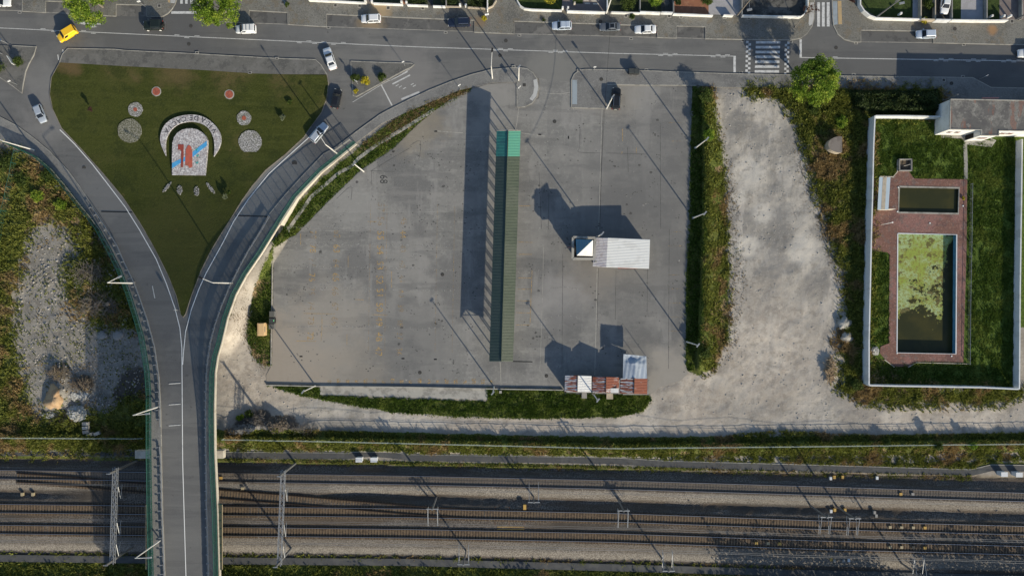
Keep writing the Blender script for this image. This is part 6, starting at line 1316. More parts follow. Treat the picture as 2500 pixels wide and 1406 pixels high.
# ================================================================= kiosk
kb = P(1495, 620, 0); t = thing('market_kiosk', 'white corrugated-roof kiosk in the square, glazed corner tower painted sunlit white and shaded blue', 'kiosk', kb)
M['roof_white'] = pmat('white_corrugated_sheet', (.66, .66, .64), .6, [('n', (.50, .49, .46), .4, .5, .75, .4)], spec=.35)
M['roof_weather'] = pmat('weathered_corrugated_sheet', (.42, .41, .43), .6, [('n', (.33, .31, .35), .6, .45, .7, .6), ('n', (.28, .24, .24), 2, .55, .75, .6)], spec=.35)
M['tower_tile_shaded'] = pmat('shaded_blue_glazed_tile', (.09, .24, .34), .5, [('n', (.09, .23, .30), 3, .48, .6, .8)], spec=.3)  # blue of the glazed tile also carries the north-west plane's shade
zk = 3.35
corr('roof_sheet', P(1480, 652.5, zk - .1), P(1484, 580.5, zk + .1), P(1587, 585, zk + .35), P(1584.5, 656, zk + .15), t, M['roof_white'], kb, .30, .035)
corr('roof_sheet', P(1447, 650, zk - .3), P(1453.5, 580, zk - .1), P(1484, 580.8, zk + .1), P(1480, 652.5, zk - .1), t, M['roof_weather'], kb, .30, .05)
wl = [P(1462, 591, 0) - kb, P(1576, 594, 0) - kb, P(1573, 645, 0) - kb, P(1459, 641, 0) - kb]
MB().prism([(v.x, v.y) for v in wl], 0, zk - .45).build('walls', M['white'], t)
a, b = P(1504, 652, 0) - kb, P(1551, 654, 0) - kb; MB().box(((a.x + b.x) / 2, a.y - .18, 2.75), ((b - a).length, .45, .12)).build('awning', M['key_red'], t)
for xx in (1490, 1535): q = P(xx, 644, 0) - kb; MB().box((q.x, q.y - .03, 1.05), (1.0, .1, 2.1)).build('door', M['galv_dark'], t)
zt = 4.9
rim = [P(1399, 579.5, zt), P(1453, 581, zt), P(1450, 632, zt), P(1398, 631.5, zt)]; rim = [v - kb for v in rim]
MB().prism([(v.x, v.y) for v in [P(1404, 585, 0) - kb, P(1447, 586, 0) - kb, P(1445, 626, 0) - kb, P(1403, 625, 0) - kb]], 0, zt - .4).build('tower_wall', M['black'], t)
mb = MB()
for i in range(4): mb.tube(rim[i], rim[(i + 1) % 4], .34, .34, 4)
mb.build('tower_cornice', M['concrete_light'], t)
MB().prism([(v.x, v.y) for v in rim], zt - .35, zt - .25).build('tower_floor', M['black'], t)
nw, ne, se, sw = (P(1405.5, 583.5, zt + .15) - kb, P(1448, 586, zt + 1.3) - kb, P(1447, 625.5, zt + .15) - kb, P(1408, 624, zt + 1.3) - kb)
mb = MB(); mb.add([nw, sw, ne, nw - Vector((0, 0, .1)), sw - Vector((0, 0, .1)), ne - Vector((0, 0, .1))], [(0, 1, 2), (5, 4, 3), (0, 3, 4, 1), (2, 5, 3, 0)]); mb.build('tower_roof', M['tower_tile_shaded'], t)
mb = MB(); mb.add([se, ne, sw, se - Vector((0, 0, .1)), ne - Vector((0, 0, .1)), sw - Vector((0, 0, .1))], [(0, 1, 2), (5, 4, 3), (0, 3, 4, 1), (2, 5, 3, 0)]); mb.build('tower_roof', M['white'], t)  # south-east plane of the glazed roof painted white for the sun on it
mb = MB()
for k_ in range(1, 11):
    f = k_ / 11; mb.tube(nw.lerp(ne, f) + Vector((0, 0, .02)), nw.lerp(ne, f).lerp(sw + (nw.lerp(ne, f) - nw), 1) * 0 + sw.lerp(ne, f) + Vector((0, 0, .02)), .022, .022, 4); mb.tube(nw.lerp(sw, f) + Vector((0, 0, .02)), ne.lerp(sw, f) + Vector((0, 0, .02)), .022, .022, 4)
mb.build('tower_glazing_bars', M['pad_blue'], t)
q = P(1386, 605, 3.3) - kb
MB().box((q.x, q.y, 3.3), (1.3, .12, .5), .15).build('sign_board', M['galv_dark'], t); q = P(1397, 604, 3.5) - kb; MB().tube((q.x - 1, q.y, 3.5), (q.x + .4, q.y, 3.7), .06, .06, 5).build('sign_bracket', M['key_red'], t)
for x, y in ((1406, 628), (1450, 640), (1406, 590)): q = P(x, y, 0) - kb; MB().box((q.x, q.y, 1.6), (.4, .4, 3.2)).build('column', M['concrete'], t)

# ================================================================= stalls
def rustmat(name, base, amt):
    s = NT(name); co = s.n('ShaderNodeNewGeometry').outputs['Position']
    f = s.mapr(s.noise(co, 1.0, 5, .65, (.35, 3.2, 1), amt * 13), .62 - amt * .22, .66 - amt * .2); c = s.mix(f, base, (.20, .055, .028)); f2 = s.mapr(s.noise(co, 2.2, 4, .7, (.4, 2.5, 1), 4 + amt), .5, .7, 0, .7)
    c = s.mix(f2, c, s.mix(f, (.22, .21, .23), (.30, .09, .035))); s.l(c, s.b.inputs['Base Color']); s.b.inputs['Roughness'].default_value = .75; return s.m
for i, (x0, xm, x1, y0, y1, r1, r2, lb) in enumerate(((1378.5, 1410, 1443.5, 915.5, 955.5, .55, -.8, 'market stall with a half white, half rust-streaked gable roof, leftmost of the three'), (1446, 1479, 1511, 919, 957.5, .85, 1.1, 'market stall with a rusty patched gable roof, middle of the three'), (1514, 1548, 1580, 922, 960.5, .8, 1.35, 'market stall with a strongly rusted gable roof, rightmost of the three beside the tarpaulin'))):
    sb = P((x0 + x1) / 2, (y0 + y1) / 2, 0); t = thing('market_stall', lb, 'market stall', sb, 0, 'rusty market stalls'); e_, g_ = 2.75, 3.45
    corr('roof_sheet', P(x0, y1, e_), P(x0 + 1, y0, e_), P(xm + 1, y0 + .8, g_), P(xm, y1 + .5, g_), t, rustmat('rusted_sheet', (.42, .43, .45), r1), sb, .3, .05)  # west slope's base colour darkened to stand for its shade
    corr('roof_sheet', P(xm, y1 + .5, g_ + .02), P(xm + 1, y0 + .8, g_ + .02), P(x1 + .5, y0 + 1.8, e_), P(x1, y1 + 1.2, e_), t, rustmat('rusted_sheet', (.62, .62, .61), r2), sb, .3, .05)  # east slope's base colour lightened to stand for the sun on it
    a, b = P(xm, y1 + .5, g_ + .08) - sb, P(xm + 1, y0 + .8, g_ + .08) - sb; MB().tube(a, b, .07, .07, 5).build('ridge_cap', M['concrete_light'] if i == 0 else M['rust'], t)
    w_ = (x1 - x0) / S * .93; h_ = (y1 - y0) / S * .86
    MB().box((0, -.1, 1.35), (w_, h_, 2.7)).build('body', M['concrete'], t); MB().box((0, h_ / 2 - .08, 1.5), (w_ * .8, .08, 1.3)).build('shutter', M['galv_dark'], t)
    if i == 1: q = P(1494, 953, e_ + .45) - sb; MB().box((q.x, q.y, q.z), (2.7, .9, .08), -.02).build('patch_panel', M['roof_white'], t)
tb = P(1550, 895, 0); t = thing('tarpaulin_shelter', 'open shelter covered by a wrinkled silver tarpaulin, above the rightmost rusty stall', 'shelter', tb)
M['tarp'] = pmat('silver_tarpaulin', (.30, .34, .39), .5, [('n', (.40, .44, .48), .5, .45, .65, .7), ('n', (.22, .27, .36), .8, .5, .7, .5, (1, .2, 1))], spec=.4)
V = []; F = []; NX, NY = 26, 22
for j in range(NY + 1):
    for i in range(NX + 1):
        u, v = i / NX, j / NY; x = 1522 + u * 56 + v * (-1.5 + u * 3); y = 864 + v * 60 + u * 5.5 * (1 - v)
        z = 3.0 + .45 * (1 - abs(u - .52) / .52) * min(1, v * 3.2) - .30 * math.sin(math.pi * min(1, v / .34)) * math.sin(math.pi * u) * (v < .34) + .03 * math.sin(u * 34 + v * 5) + (.12 * max(0, 1 - abs((u - 1) + v * 1.6) * 6) if v < .4 else 0)
        V.append(P(x, y, z) - tb)
for j in range(NY):
    for i in range(NX): F.append(((j + 1) * (NX + 1) + i, (j + 1) * (NX + 1) + i + 1, j * (NX + 1) + i + 1, j * (NX + 1) + i))
mb = MB(); mb.add(V, F); mb.build('tarpaulin', M['tarp'], t, True)
for x, y in ((1523, 868), (1578, 871), (1521, 922), (1579, 924), (1550, 868)): q = P(x, y, 0) - tb; MB().tube((q.x, q.y, 0), (q.x, q.y, 3.0), .05, .05, 6).build('pole', M['galv'], t)
for i, (x, y, w_, m, lb) in enumerate(((1426, 964, 1.1, 'concrete', 'grey concrete step behind the white-roofed stall'), (1488, 966, 1.4, 'beige', 'beige concrete step behind the middle rusty stall'))):
    o = MB().box((0, 0, .25), (w_, 1.3, .5), 0, .95).build('concrete_step', M[m]); o.location = P(x, y, 0); tag(o, lb, 'step')
o = MB().box((0, 0, .3), (.5, .5, .6)).build('concrete_block', M['concrete_light']); o.location = P(1222, 956, 0); tag(o, 'small pale concrete block in the grass right of the south floodlight', 'block')
mb = MB(); mb.tube((0, 0, .1), (.5, -.8, .25), .10, .16, 8); o = mb.build('plastic_canister', M['white']); o.location = P(1452, 966, 0); tag(o, 'white canister lying in the grass behind the stalls', 'canister')
for i_, (hx, lb) in enumerate((([(1840, 1440), (2230, 1446), (2230, 1530), (1840, 1530)], 'unseen foliage added below the bottom edge to shade the tracks, left one'), ([(2330, 1452), (2660, 1460), (2660, 1540), (2330, 1540)], 'unseen foliage added below the bottom edge to shade the tracks, right one'))):
    o = hedge(lb, hx, 6.5, 9000, M['leaf_dark'], 45 + i_, 'shading_foliage', .5)  # foliage added out of view to cast shade over the tracks
    o['kind'] = 'stuff'; del o['category']
rubble('rubble_pile', 'broken concrete and earth clods piled right beside the bridge', 590, 1048, 34, 12, 260, M['stone_grey'], .42, 21, hz=.5, rot=-.15); rubble('rubble_pile', 'brown clods on the second dirt mound right of the bridge', 676, 1036, 26, 22, 260, pmat('brown_clods', (.20, .165, .125), .95, [('r', (.10, .08, .06), 1.0)]), .36, 22, hz=.4)
brush('dark brush caught between the dirt mounds right of the bridge', 628, 1022, 20, 16, 160, 31, L=1.1); brush('dry brush trailing along the dirt road right of the mounds', 735, 1045, 34, 10, 160, 32, L=.9)
def stones(label, polys, n, s0, s1, mat, seed):
    r = np.random.default_rng(seed); q = []
    for poly in polys:
        xs = [p[0] for p in poly]; ys = [p[1] for p in poly]; p_ = np.stack([r.uniform(min(xs), max(xs), n * 3), r.uniform(min(ys), max(ys), n * 3)], 1)
        p_ = p_[(sdist(p_[:, 0], p_[:, 1], poly) > 2) & (vnoise(p_[:, 0], p_[:, 1], 22, seed) > .38)][:n // len(polys)]; q.append(p_)
    q = np.concatenate(q); m = len(q); z = terrain(q[:, 0], q[:, 1]); kk_ = (H - z) / H / S
    C = np.stack([(q[:, 0] - 1250) * kk_, (703 - q[:, 1]) * kk_, z], 1); s_ = r.uniform(s0, s1, (m, 1, 1)) * r.uniform(.6, 1.2, (m, 1, 1))
    base = np.array([(-1, -1, -.4), (1, -1, -.4), (1, 1, -.4), (-1, 1, -.4), (-.6, -.5, .7), (.5, -.6, .6), (.6, .5, .75), (-.5, .6, .6)]) * .5
    a = r.uniform(0, 6.28, m); c_, sn = np.cos(a)[:, None], np.sin(a)[:, None]; B = np.broadcast_to(base, (m, 8, 3)) * s_
    V = np.stack([B[:, :, 0] * c_ - B[:, :, 1] * sn, B[:, :, 0] * sn + B[:, :, 1] * c_, B[:, :, 2]], 2) + C[:, None, :]
    f = np.array([(4, 5, 6, 7), (0, 1, 5, 4), (1, 2, 6, 5), (2, 3, 7, 6), (3, 0, 4, 7)]); F = (np.arange(m)[:, None, None] * 8 + f[None]).reshape(-1, 4)
    o = npmesh('stones', V.reshape(-1, 3), F, mat); o['kind'] = 'stuff'; o['label'] = label
M['stones'] = pmat('loose_stones', (.42, .39, .35), .9, [('r', (.26, .24, .21), 1.0)])
stones('loose stones strewn over the gravel yard and the dirt road', [gravel], 2600, .10, .30, M['stones'], 71)
stones('loose stones strewn over the waste ground left of the ramps', [leftlot], 1200, .12, .4, M['stones'], 72)
# ================================================================= pool garden
PW = pmat('pool_tile_red', (.175, .092, .072), .9, [('n', (.26, .135, .12), .15, .45, .7, .7), ('n', (.12, .065, .06), .35, .52, .75, .7), ('n', (.15, .12, .11), .8, .58, .75, .6), ('n', (.09, .06, .055), 4, .52, .72, .5), ('n', (.33, .2, .16), 2.6, .62, .78, .5)], (4, .3, .03))
def holed(name, outer, holes, z, mat, label=None, cat=None):
    pts = [Vector(p) for p in outer]; ed = [(i, (i + 1) % len(outer)) for i in range(len(outer))]
    for h_ in holes:
        b = len(pts); pts += [Vector(p) for p in h_]; ed += [(b + i, b + (i + 1) % len(h_)) for i in range(len(h_))]
    vs, _, fs, *_r = delaunay_2d_cdt(pts, ed, [], 1, 1e-4); V = [P(v.x, v.y, z) for v in vs]; F = []
    for f in fs:
        c = sum((vs[i] for i in f), Vector((0, 0))) / len(f)
        if any(sdist([c.x], [c.y], h_)[0] > 0 for h_ in holes): continue
        a, b_, c_ = (V[i] for i in f[:3]); F.append(tuple(f) if (b_ - a).cross(c_ - a).z > 0 else tuple(reversed(f)))
    mb = MB(); mb.add(V, F); o = mb.build(name, mat)
    if label: tag(o, label, cat)
    else: o['kind'] = 'structure'
    return o
deck_ = [(2132, 438), (2178, 434), (2188, 425), (2194, 417), (2218, 418), (2232, 436), (2262, 437), (2358, 438), (2362, 440), (2361, 470), (2360, 600), (2352, 884), (2238, 882), (2222, 895), (2183, 895), (2160, 876), (2148, 862), (2150, 846), (2170, 838), (2172, 622), (2166, 616), (2128, 612)]
holed('pool_paving', deck_, [POOL1, POOL2], .05, PW)
for pl, zt_, nm, lb, wm in ((POOL1, -.35, 'small', 'rectangular children pool with dark olive stagnant water', 'concrete'), (POOL2, -1.25, 'large', 'large abandoned swimming pool with green algae on dark water', 'poolblue')):
    if wm == 'poolblue': M['poolblue'] = pmat('pool_blue_tile', (.11, .28, .40), .7, [('n', (.08, .2, .3), 1, .45, .7, .6)])
    c = P(sum(p[0] for p in pl) / 4, sum(p[1] for p in pl) / 4, 0); t = thing('swimming_pool', lb, 'swimming pool', c)
    mb = MB(); q = [P(*p, 0) - c for p in pl]
    mb.add([v + Vector((0, 0, .06)) for v in q] + [v + Vector((0, 0, -2.2)) for v in q], [(0, 1, 5, 4), (1, 2, 6, 5), (2, 3, 7, 6), (3, 0, 4, 7)]); mb.build('basin_wall', M[wm], t)
    mb = MB(); ribbon(mb, [*pl, pl[0]], 4.2 if nm == 'small' else 2.6, Z0, .10, .05); o = mb.build('coping', M['kerb'] if nm == 'small' else M['white_wall'], t); o.location = -c
    s = NT('pool_water_' + nm); co = s.n('ShaderNodeNewGeometry').outputs['Position']
    w1 = s.mix(s.mapr(s.noise(co, .25, 4, .6), .4, .7), (.030, .032, .012), (.048, .045, .014)); rough = .35
    if nm == 'large':
        sepc = s.n('ShaderNodeSeparateXYZ'); s.l(co, sepc.inputs[0]); yT, yB = P(0, 573, -1.25).y, P(0, 864, -1.25).y
        v = s.math('DIVIDE', s.math('SUBTRACT', sepc.outputs['Y'], yB), yT - yB); xT = P(2263, 0, -1.25).x
        u = s.math('DIVIDE', s.math('SUBTRACT', sepc.outputs['X'], xT), 6.1)
        big = s.noise(co, .22, 5, .62, None, 17.3); fine = s.noise(co, 1.7, 5, .7, None, 3.1)
        # the mat of algae reaches from the far end to the middle of the pool, its east strip left dark as the wall's painted shadow
        thr = s.math('ADD', s.math('MULTIPLY', s.math('SUBTRACT', v, .47), 1.25), s.math('MULTIPLY', s.math('MAXIMUM', s.math('SUBTRACT', u, .50), 0.0), -2.2))
        thr = s.math('ADD', thr, s.math('MULTIPLY', s.math('ABSOLUTE', s.math('ADD', u, .05)), .26))
        m_ = s.math('ADD', thr, s.math('ADD', s.math('MULTIPLY', s.math('SUBTRACT', big, .5), 2.0), s.math('MULTIPLY', s.math('SUBTRACT', fine, .5), 1.0)))
        fac = s.mapr(m_, .10, .15)
        al = s.mix(s.mapr(s.noise(co, .35, 4, .6, None, 8.), .4, .62), (.25, .31, .06), (.32, .40, .20)); al = s.mix(s.mapr(fine, .46, .62), al, (.22, .21, .05)); al = s.mix(s.mapr(s.noise(co, .45, 4, .7, None, 31.), .54, .60, 0, .85), al, (.10, .075, .03)); al = s.mix(s.mapr(s.noise(co, 4.5, 3, .7), .56, .68, 0, .6), al, (.08, .09, .03))
        w1 = s.mix(fac, w1, al); s.l(s.mapr(fac, 0, 1, .3, .9), s.b.inputs['Roughness'])
    else:
        w1 = s.mix(s.mapr(s.noise(co, 1.6, 4, .7, None, 12.), .68, .74, 0, .6), w1, (.14, .13, .06)); s.b.inputs['Roughness'].default_value = .35
    s.l(w1, s.b.inputs['Base Color']); s.b.inputs['Specular IOR Level'].default_value = .25
    mb = MB(); mb.add([P(p[0], p[1], 0) - c + Vector((0, 0, zt_)) for p in pl], [(3, 2, 1, 0)]); o = mb.build('water', s.m, t)
def pwall(label, pts, h=2.2, mat='white_wall', th=.25, z0=-.1):
    mb = MB(); wall_strip(mb, pts, lambda x, y: z0, lambda x, y: h, th); return tag(mb.build('garden_wall', M[mat]), label, 'wall')
pwall('long white wall along the west side of the pool garden', [(2136.5, 283), (2133, 360), (2131, 460), (2128, 560), (2125, 700), (2122, 830), (2122, 940)], 2.9)
pwall('white wall along the top of the pool garden, next to the hedge', [(2138, 283), (2200, 283), (2300, 285)], 2.2); pwall('thin wall along the bottom of the pool garden', [(2123, 941), (2200, 942.5), (2400, 946), (2487, 950)], 2.2)
pwall('white wall along the east side of the pool garden', [(2496, 340), (2494, 500), (2491, 700), (2489, 950)], 1.8)
def slabthing(name, label, cat, pts, z, th, mat, legs=None, lm='galv'):
    c = P(sum(p[0] for p in pts) / len(pts), sum(p[1] for p in pts) / len(pts), 0); t = thing(name, label, cat, c)
    MB().prism([tuple((P(*p, z) - c).xy) for p in pts], z - th, z).build('roof', M[mat] if isinstance(mat, str) else mat, t)
    for x, y in legs or []: q = P(x, y, 0) - c; MB().tube((q.x, q.y, 0), (q.x, q.y, z - th), .06, .06, 6).build('post', M[lm], t)
    return t, c
M['pale_blue'] = pmat('pale_blue_sheet', (.42, .50, .56), .6, [('n', (.36, .43, .48), .5, .5, .7, .5, (3, .3, 1))])
t, c = slabthing('sun_shelter', 'narrow shelter with a pale blue roof and a beige stripe beside the small pool', 'shelter', [(2147, 432.5), (2174, 433.5), (2169, 512), (2142.5, 512)], 2.5, .08, 'pale_blue', [(2147, 436), (2170, 437), (2144, 508), (2166, 508)])
MB().prism([tuple((P(*p, 2.51) - c).xy) for p in ((2155.5, 433), (2165, 433.3), (2160.5, 511.5), (2151, 511.5))], 2.5, 2.52).build('stripe', M['beige'], t)
o = MB().box((0, 0, 1.1), (2.7, .1, 2.2)).build('screen_wall', M['cream']); o.location = P(2157, 513, 0) ; tag(o, 'low cream screen at the lower end of the pale blue shelter', 'screen')
t = thing('pool_shower', 'white shower post with a long arm between the two pools', 'shower', P(2151, 549, .05)); MB().tube((0, 0, 0), (.3, .1, 2.3), .06, .05, 6).build('post', M['white'], t); MB().tube((-.1, 0, 2.2), (1.25, .3, 2.3), .05, .05, 6).build('arm', M['white'], t); MB().disc((1.25, .3, 2.15), .16, .06, 10).build('shower_head', M['white'], t)
for x, y, lb in ((2193, 458, 'at the upper left corner of the small pool'), (2191, 517, 'at the lower left corner of the small pool'), (2351, 503, 'right of the small pool'), (2323, 869, 'at the lower right corner of the large pool'), (2270, 545, 'on the paving between the pools'), (2190, 862, 'at the lower left corner of the large pool')):
    t = thing('pool_light', 'small white round fitting ' + lb, 'light fitting', P(x, y, .06), 0, 'fittings round the pools'); MB().disc((0, 0, 0), .14, .10, 10).build('lens', M['white'], t); MB().disc((0, 0, 0), .19, .05, 10).build('ring', M['galv'], t)
t = thing('pump_pit', 'dark sunken pump box with a leaning stick in the grass above the small pool', 'pump box', P(2207, 404, 0)); mb = MB()
for dx, dy, w_, d_ in ((-1.25, 0, .18, 2.3), (1.25, 0, .18, 2.3), (0, 1.15, 2.68, .18), (0, -1.15, 2.68, .18)): mb.box((dx, dy, .35), (w_, d_, .7))
mb.build('wall', M['concrete'], t); MB().box((0, 0, .06), (2.4, 2.2, .06)).build('floor', M['soil'], t); MB().tube((-.2, -.2, .3), (.9, .1, .9), .06, .05, 6).build('stick', M['cream'], t)
rubble('plaster_heap', 'heap of white plaster and bags beside the pool wall', 2137, 857, 8, 8, 90, M['stone_white'], .5, 44, 'heap', .5, .05)
for pl_, w_, lb in (([(2148, 431), (2181, 432), (2191, 420), (2191, 391), (2222, 391), (2223, 415)], 2, 'round the pump box above the small pool'), ([(2160, 878), (2184, 896)], 1.4, 'at the lower left corner of the pool paving'), ([(2218, 896), (2238, 885), (2362, 888)], 1.4, 'along the bottom of the pool paving')):
    mb = MB(); ribbon(mb, pl_, w_, Z0, .12, .15); tag(mb.build('stone_edging', M['cream']), 'pale stone edging ' + lb, 'edging')
mb = MB(); ribbon(mb, [(2356, 350), (2358, 390), (2358, 437)], 9, Z0, .04); mb2 = mb; o = mb.build('garden_path', M['concrete']); o['kind'] = 'structure'
mb = MB(); ribbon(mb, [(2298, 328), (2350, 331), (2360, 345), (2420, 352), (2425, 340)], 16, Z0, .05); o = mb.build('garden_path', M['concrete_light']); o['kind'] = 'structure'
wire_fence('thin wire fence between the pools and the shaded lawn strip', [(2368, 450), (2366, 600), (2363, 750), (2362, 888)], 1.0, M['galv'], 3)
# round concrete tank by the gravel
pts = [(2056, 334), (2056, 372)] + [(2056 - 3 + math.cos(a) * 31, 353 + math.sin(a) * 20) for a in np.linspace(math.pi * .53, math.pi * 1.47, 14)]
tb = P(2040, 353, 0); t = thing('water_tank', 'D-shaped concrete tank standing in the weeds above the gravel yard', 'tank', tb)
MB().prism([tuple((P(*p, 2.2) - tb).xy) for p in pts], -.2, 2.1).build('wall', M['beige'], t); MB().prism([tuple((P(*p, 2.2) - tb).xy) for p in pts], 2.1, 2.2).build('lid', pmat('tank_lid', (.20, .175, .155), .9, [('n', (.14, .12, .105), .8, .45, .7, .7)]), t)

# ================================================================= house on the right
zh_ = 5.4
roofp = [(2321, 243), (2500, 246), (2680, 250), (2680, 322), (2438, 319), (2438, 331), (2396, 331), (2396, 317), (2319, 316)]
hb = P(2400, 280, 0); t = thing('flat_roof_house', 'white house with a flat stained grey roof on the right, south of the street', 'house', hb)
rp = [(P(*p, zh_) - hb) for p in roofp]
MB().prism([(v.x, v.y) for v in rp], -.1, zh_ - .25).build('wall', M['white'], t)
M['roof_stain'] = pmat('stained_roof_concrete', (.115, .111, .106), .9, [('n', (.215, .205, .185), .16, .45, .7, .8), ('n', (.095, .09, .09), .4, .5, .72, .7), ('n', (.30, .29, .26), .55, .66, .76, .5), ('n', (.22, .10, .07), .5, .66, .76, .6, (1, .25, 1)), ('n', (.10, .095, .09), 3, .5, .7, .5)], (5, .4, .04))
cx0, cy0 = rp[0].x + 5, (rp[0].y + rp[8].y) / 2
MB().prism([(v.x, v.y) for v in rp], zh_ - .25, zh_).build('roof', M['roof_stain'], t)
mb = MB()
for i in range(len(rp)): mb.tube(rp[i], rp[(i + 1) % len(rp)], .12, .12, 4)
mb.build('roof_edge', M['concrete_light'], t)
for (xa, xb, y, m) in ((2331, 2340, 316.5, 'key_red'), (2350, 2360, 316.8, 'key_red'), (2404, 2428, 331, 'key_red'), (2461, 2474, 319.6, 'key_red'), (2479, 2492, 319.8, 'key_red')):
    a, b = P(xa, y, zh_) - hb, P(xb, y, zh_) - hb; f = MB().box(((a.x + b.x) / 2, a.y - .03, 3.1), ((b - a).length, .1, 1.3)).build('window', M['white_wall'], t); MB().box(((a.x + b.x) / 2, a.y - .09, 3.1), ((b - a).length * .82, .04, 1.1)).build('shutter', pmat('brown_shutter', (.16, .075, .06), .8), f)
a = P(2396, 324, zh_) - hb; MB().box((a.x - .05, a.y, 1.6), (.12, .9, 2.6)).build('door', M['black'], t)
o = MB().box((0, 0, 0), (3.2, .18, .5)).build('red_white_banner', pmat('banner', (.55, .25, .22), .7)); o.location = P(2418, 238, 4.0); t2 = thing('shop_sign', 'red and white sign board mounted over the street side of the flat-roofed house', 'sign', P(2418, 240, 4.0)); o.parent = t2; o.location = (0, 0, 0); o.name = 'board'
for sx in (-1.2, 1.2): MB().tube((sx, 0, 0), (sx, -.8, -.2), .04, .04, 5).build('bracket', M['galv_dark'], t2)

# ================================================================= front gardens along the top
def yard(name, poly, mat, dz=PV + .02): o = drape(name, poly, Z0, mat, dz=dz); return o
M['grass_flat'] = pmat('garden_grass', (.035, .055, .012), .95, [('n', (.055, .08, .02), .5, .45, .7, .8), ('n', (.02, .03, .008), 3, .5, .7, .7)], (4, .8, .1))
M['hedge_soil'] = pmat('dark_garden_soil', (.035, .042, .022), .95, [('n', (.06, .07, .03), 2, .45, .7, .8)])  # dark green-brown colour of the planted beds
M['terra'] = pmat('terracotta_tiles', (.26, .115, .065), .85, [('n', (.20, .09, .055), .5, .45, .7, .7), ('n', (.33, .17, .10), 1.5, .58, .75, .5)]); M['drive_grey'] = pmat('light_drive_tiles', (.34, .33, .34), .85, [('n', (.28, .27, .27), .6, .45, .7, .6)])
M['purple'] = pmat('mauve_paving', (.17, .14, .13), .85, [('n', (.22, .19, .17), .6, .45, .7, .6)]); M['yard_dark'] = pmat('dark_yard', (.06, .06, .055), .9, [('n', (.13, .125, .115), .25, .48, .68, .8), ('n', (.03, .03, .03), 1, .6, .7, .7)])
for poly, m in (([(755, -60), (755, 2), (893, 7), (893, -60)], 'hedge_soil'), ([(893, -60), (893, 7), (911, 8), (911, -60)], 'purple'), ([(911, -60), (911, 8), (983, 11), (983, -60)], 'hedge_soil'), ([(983, -60), (983, 11), (994, 12), (994, -60)], 'terra'), ([(994, -60), (994, 12), (1044, 14), (1044, -60)], 'hedge_soil'), ([(1044, -60), (1044, 14), (1057, 15), (1057, -60)], 'yard_dark'), ([(1057, -60), (1057, 15), (1122, 16), (1122, -60)], 'hedge_soil'), ([(1122, -60), (1122, 16), (1141, 17), (1141, -60)], 'yard_dark'), ([(1141, -60), (1141, 17), (1190, 20), (1204, 14), (1210, -60)], 'hedge_soil'),
                ([(1264, -60), (1264, 2), (1272, 15), (1290, 21), (1372, 24), (1374, -60)], 'grass_flat'), ([(1374, -60), (1372, 24), (1398, 25), (1398, -60)], 'purple'), ([(1398, -60), (1398, 10), (1423, 10), (1423, -60)], 'grass_flat'), ([(1423, -60), (1423, 10), (1398, 10), (1398, 26), (1478, 28), (1480, -60)], 'purple'), ([(1482, -60), (1480, 27), (1560, 30), (1562, -60)], 'hedge_soil'), ([(1564, -60), (1562, 30), (1614, 31), (1614, -60)], 'hedge_soil'), ([(1614, -60), (1614, 30), (1643, 31), (1645, -60)], 'yard_dark'), ([(1647, -60), (1645, 31), (1730, 36), (1730, -60)], 'terra'),
                ([(1730, -60), (1730, 36), (1806, 38), (1812, -60)], 'drive_grey'), ([(1815, -60), (1808, 38), (1955, 39), (1968, 30), (1972, 18), (1972, -60)], 'yard_dark'), ([(2102, -60), (2104, 12), (2113, 25), (2140, 42), (2228, 45), (2229, -60)], 'grass_flat'), ([(2229, -60), (2228, 45), (2248, 46), (2249, -60)], 'drive_grey'), ([(2250, -60), (2249, 46), (2284, 46), (2284, -60)], 'hedge_soil'), ([(2286, -60), (2285, 46), (2324, 47), (2324, -60)], 'yard_dark'), ([(2326, -60), (2325, 47), (2346, 47), (2347, -60)], 'grass_flat'), ([(2347, -60), (2346, 47), (2400, 48), (2400, -60)], 'drive_grey'), ([(2400, -60), (2400, 48), (2440, 48), (2440, -60)], 'grass_flat'), ([(2440, -60), (2440, 48), (2700, 52), (2700, -60)], 'purple')):
    yard('front_yard', poly, M[m])
for i, (x0, y0, x1, y1) in enumerate(((1424, 1, 1436, 4), (1426, 7, 1439, 11), (1443, 1, 1457, 5), (1447, 8, 1461, 12))):
    o = drape('pale_tile', [(x0, y0), (x1, y0), (x1 + 2, y1), (x0 + 2, y1)], Z0, M['cream'], dz=PV + .03)
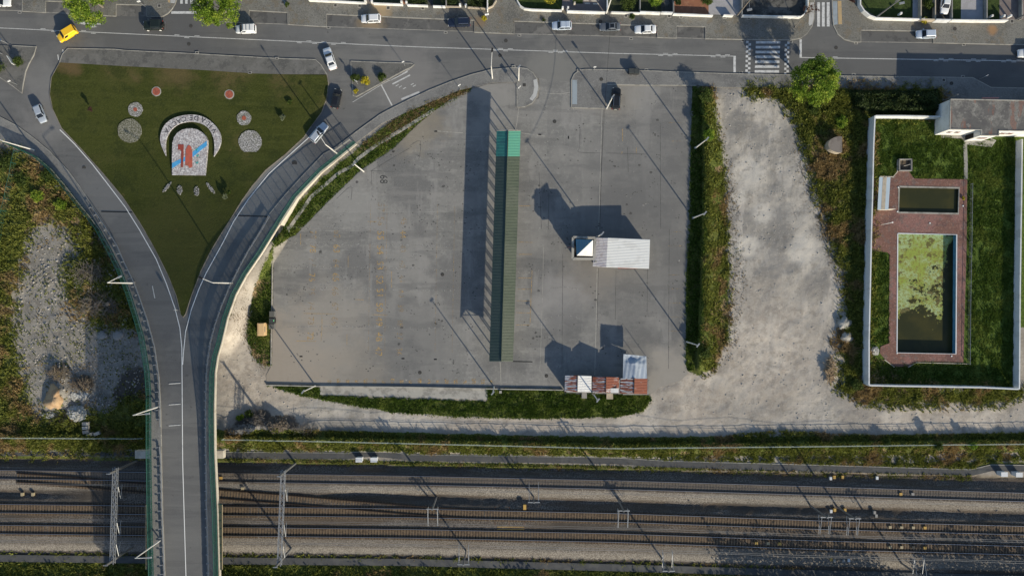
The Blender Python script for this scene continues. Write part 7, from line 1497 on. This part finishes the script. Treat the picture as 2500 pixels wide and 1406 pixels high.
GW = [([(753, 0), (820, 3), (893, 7)], 'white', 'white garden wall, leftmost along the top edge', .9), ([(911, 8), (983, 11)], 'white', 'white garden wall between the first and second gate paths', .9), ([(994, 12), (1044, 14)], 'white', 'white garden wall right of the red gate path', .9), ([(1057, 15), (1087, 16)], 'white', 'short white wall left of the low brown wall', .9), ([(1088, 16), (1122, 17)], 'beige', 'low brown garden wall left of the dark path', .6), ([(1141, 18), (1190, 21), (1203, 15), (1211, 2), (1212, -60)], 'beige', 'curved brown garden wall at the alley corner', .6),
      ([(1190, 23), (1190, -20)], 'white', 'tall white dividing wall ending at the alley corner', 1.8), ([(1262, -60), (1263, 2), (1270, 14), (1280, 21), (1300, 23.5), (1372, 26)], 'white', 'curved white wall around the lawn with the spiky palm', .9), ([(1385, 22), (1385, 27), (1478, 30)], 'white', 'white wall of the mauve paved yard', 1.2), ([(1492, 30), (1562, 32)], 'white', 'narrow white wall in front of the leafy bush', .9), ([(1563, 29), (1613, 31)], 'white', 'white wall section left of the white gate', 1.3), ([(1615, 30), (1643, 31)], 'white_wall', 'white sliding gate of the narrow drive', 1.2),
      ([(1644, 34), (1672, 35), (1741, 38)], 'white', 'white wall in front of the terracotta yard', 1.0), ([(1767, 37), (1791, 38)], 'white', 'short white wall in the middle of the light grey drive', 1.0), ([(1813, 38), (1900, 40), (1955, 41), (1968, 33), (1973, 20), (1974, -60)], 'white', 'white wall around the dark empty yard beside the side street', 1.1), ([(2100, -60), (2101, 12), (2110, 26), (2124, 38), (2140, 44), (2248, 47)], 'white', 'curved white wall around the lawn garden on the right', 1.2), ([(2249, 47), (2285, 48)], 'beige', 'beige wall section left of the white car drive', 1.4), ([(2286, 48), (2322, 49)], 'white_wall', 'white gate in front of the white car drive', 1.6),
      ([(2324, 49), (2400, 50), (2462, 50)], 'white', 'white wall of the right-hand gardens, right of the car drive', 1.3)]
for pts, m, lb, h_ in GW:
    mb = MB(); wall_strip(mb, pts, lambda x, y: .1, lambda x, y, h_=h_: h_ + .13, .22); tag(mb.build('garden_wall', M[m]), lb, 'garden wall', 'garden walls along the street')
for i, (x, y0, y1, m, lb) in enumerate(((1089, -20, 14, 'concrete', 'at the end of the short white wall'), (1483, -20, 28, 'white_wall', 'behind the white utility pole'), (1563, -20, 29, 'concrete', 'between the two leafy bushes'), (1645, -20, 31, 'concrete', 'left of the terracotta yard'), (1812, -20, 37, 'concrete', 'left of the dark yard'), (2249, -20, 45, 'beige', 'left of the dark flower garden'), (2284, -20, 46, 'beige', 'left of the white car'), (2325, -20, 47, 'concrete', 'right of the white car'), (2410, -20, 48, 'concrete', 'left of the rightmost lawn'), (2496, -20, 46, 'concrete', 'at the right picture edge'))):
    mb = MB(); wall_strip(mb, [(x, y0), (x, y1)], lambda a, b: .1, lambda a, b: 1.2, .2); tag(mb.build('dividing_wall', M[m]), 'thin dividing wall between front gardens, ' + lb, 'garden wall', 'dividing walls between front gardens')
for i, (x, y, lb) in enumerate(((894, 6, 'left of the first gate path'), (910, 8, 'right of the first gate path'), (982, 9, 'left of the red path'), (994, 10, 'right of the red path'), (1124, 16, 'left of the dark path by the alley'), (1138, 17, 'right of the dark path by the alley'), (1373, 23, 'left of the mauve path'), (1386, 23, 'right of the mauve path'), (1402, 12, 'beige one inside the mauve yard'), (2193, 37, 'on the lawn garden wall'), (2414, 43, 'right of the light concrete drive'), (2443, 43, 'left of the grey drive'), (2459, 43, 'right of the grey drive'))):
    o = MB().box((0, 0, .65), (.36, .36, 1.3)).build('gate_pillar', M['white' if i != 8 else 'cream']); o.location = P(x, y + 1, .1); tag(o, 'white gate pillar ' + lb if i != 8 else 'cream gate pillar ' + lb, 'gate pillar', 'gate pillars')
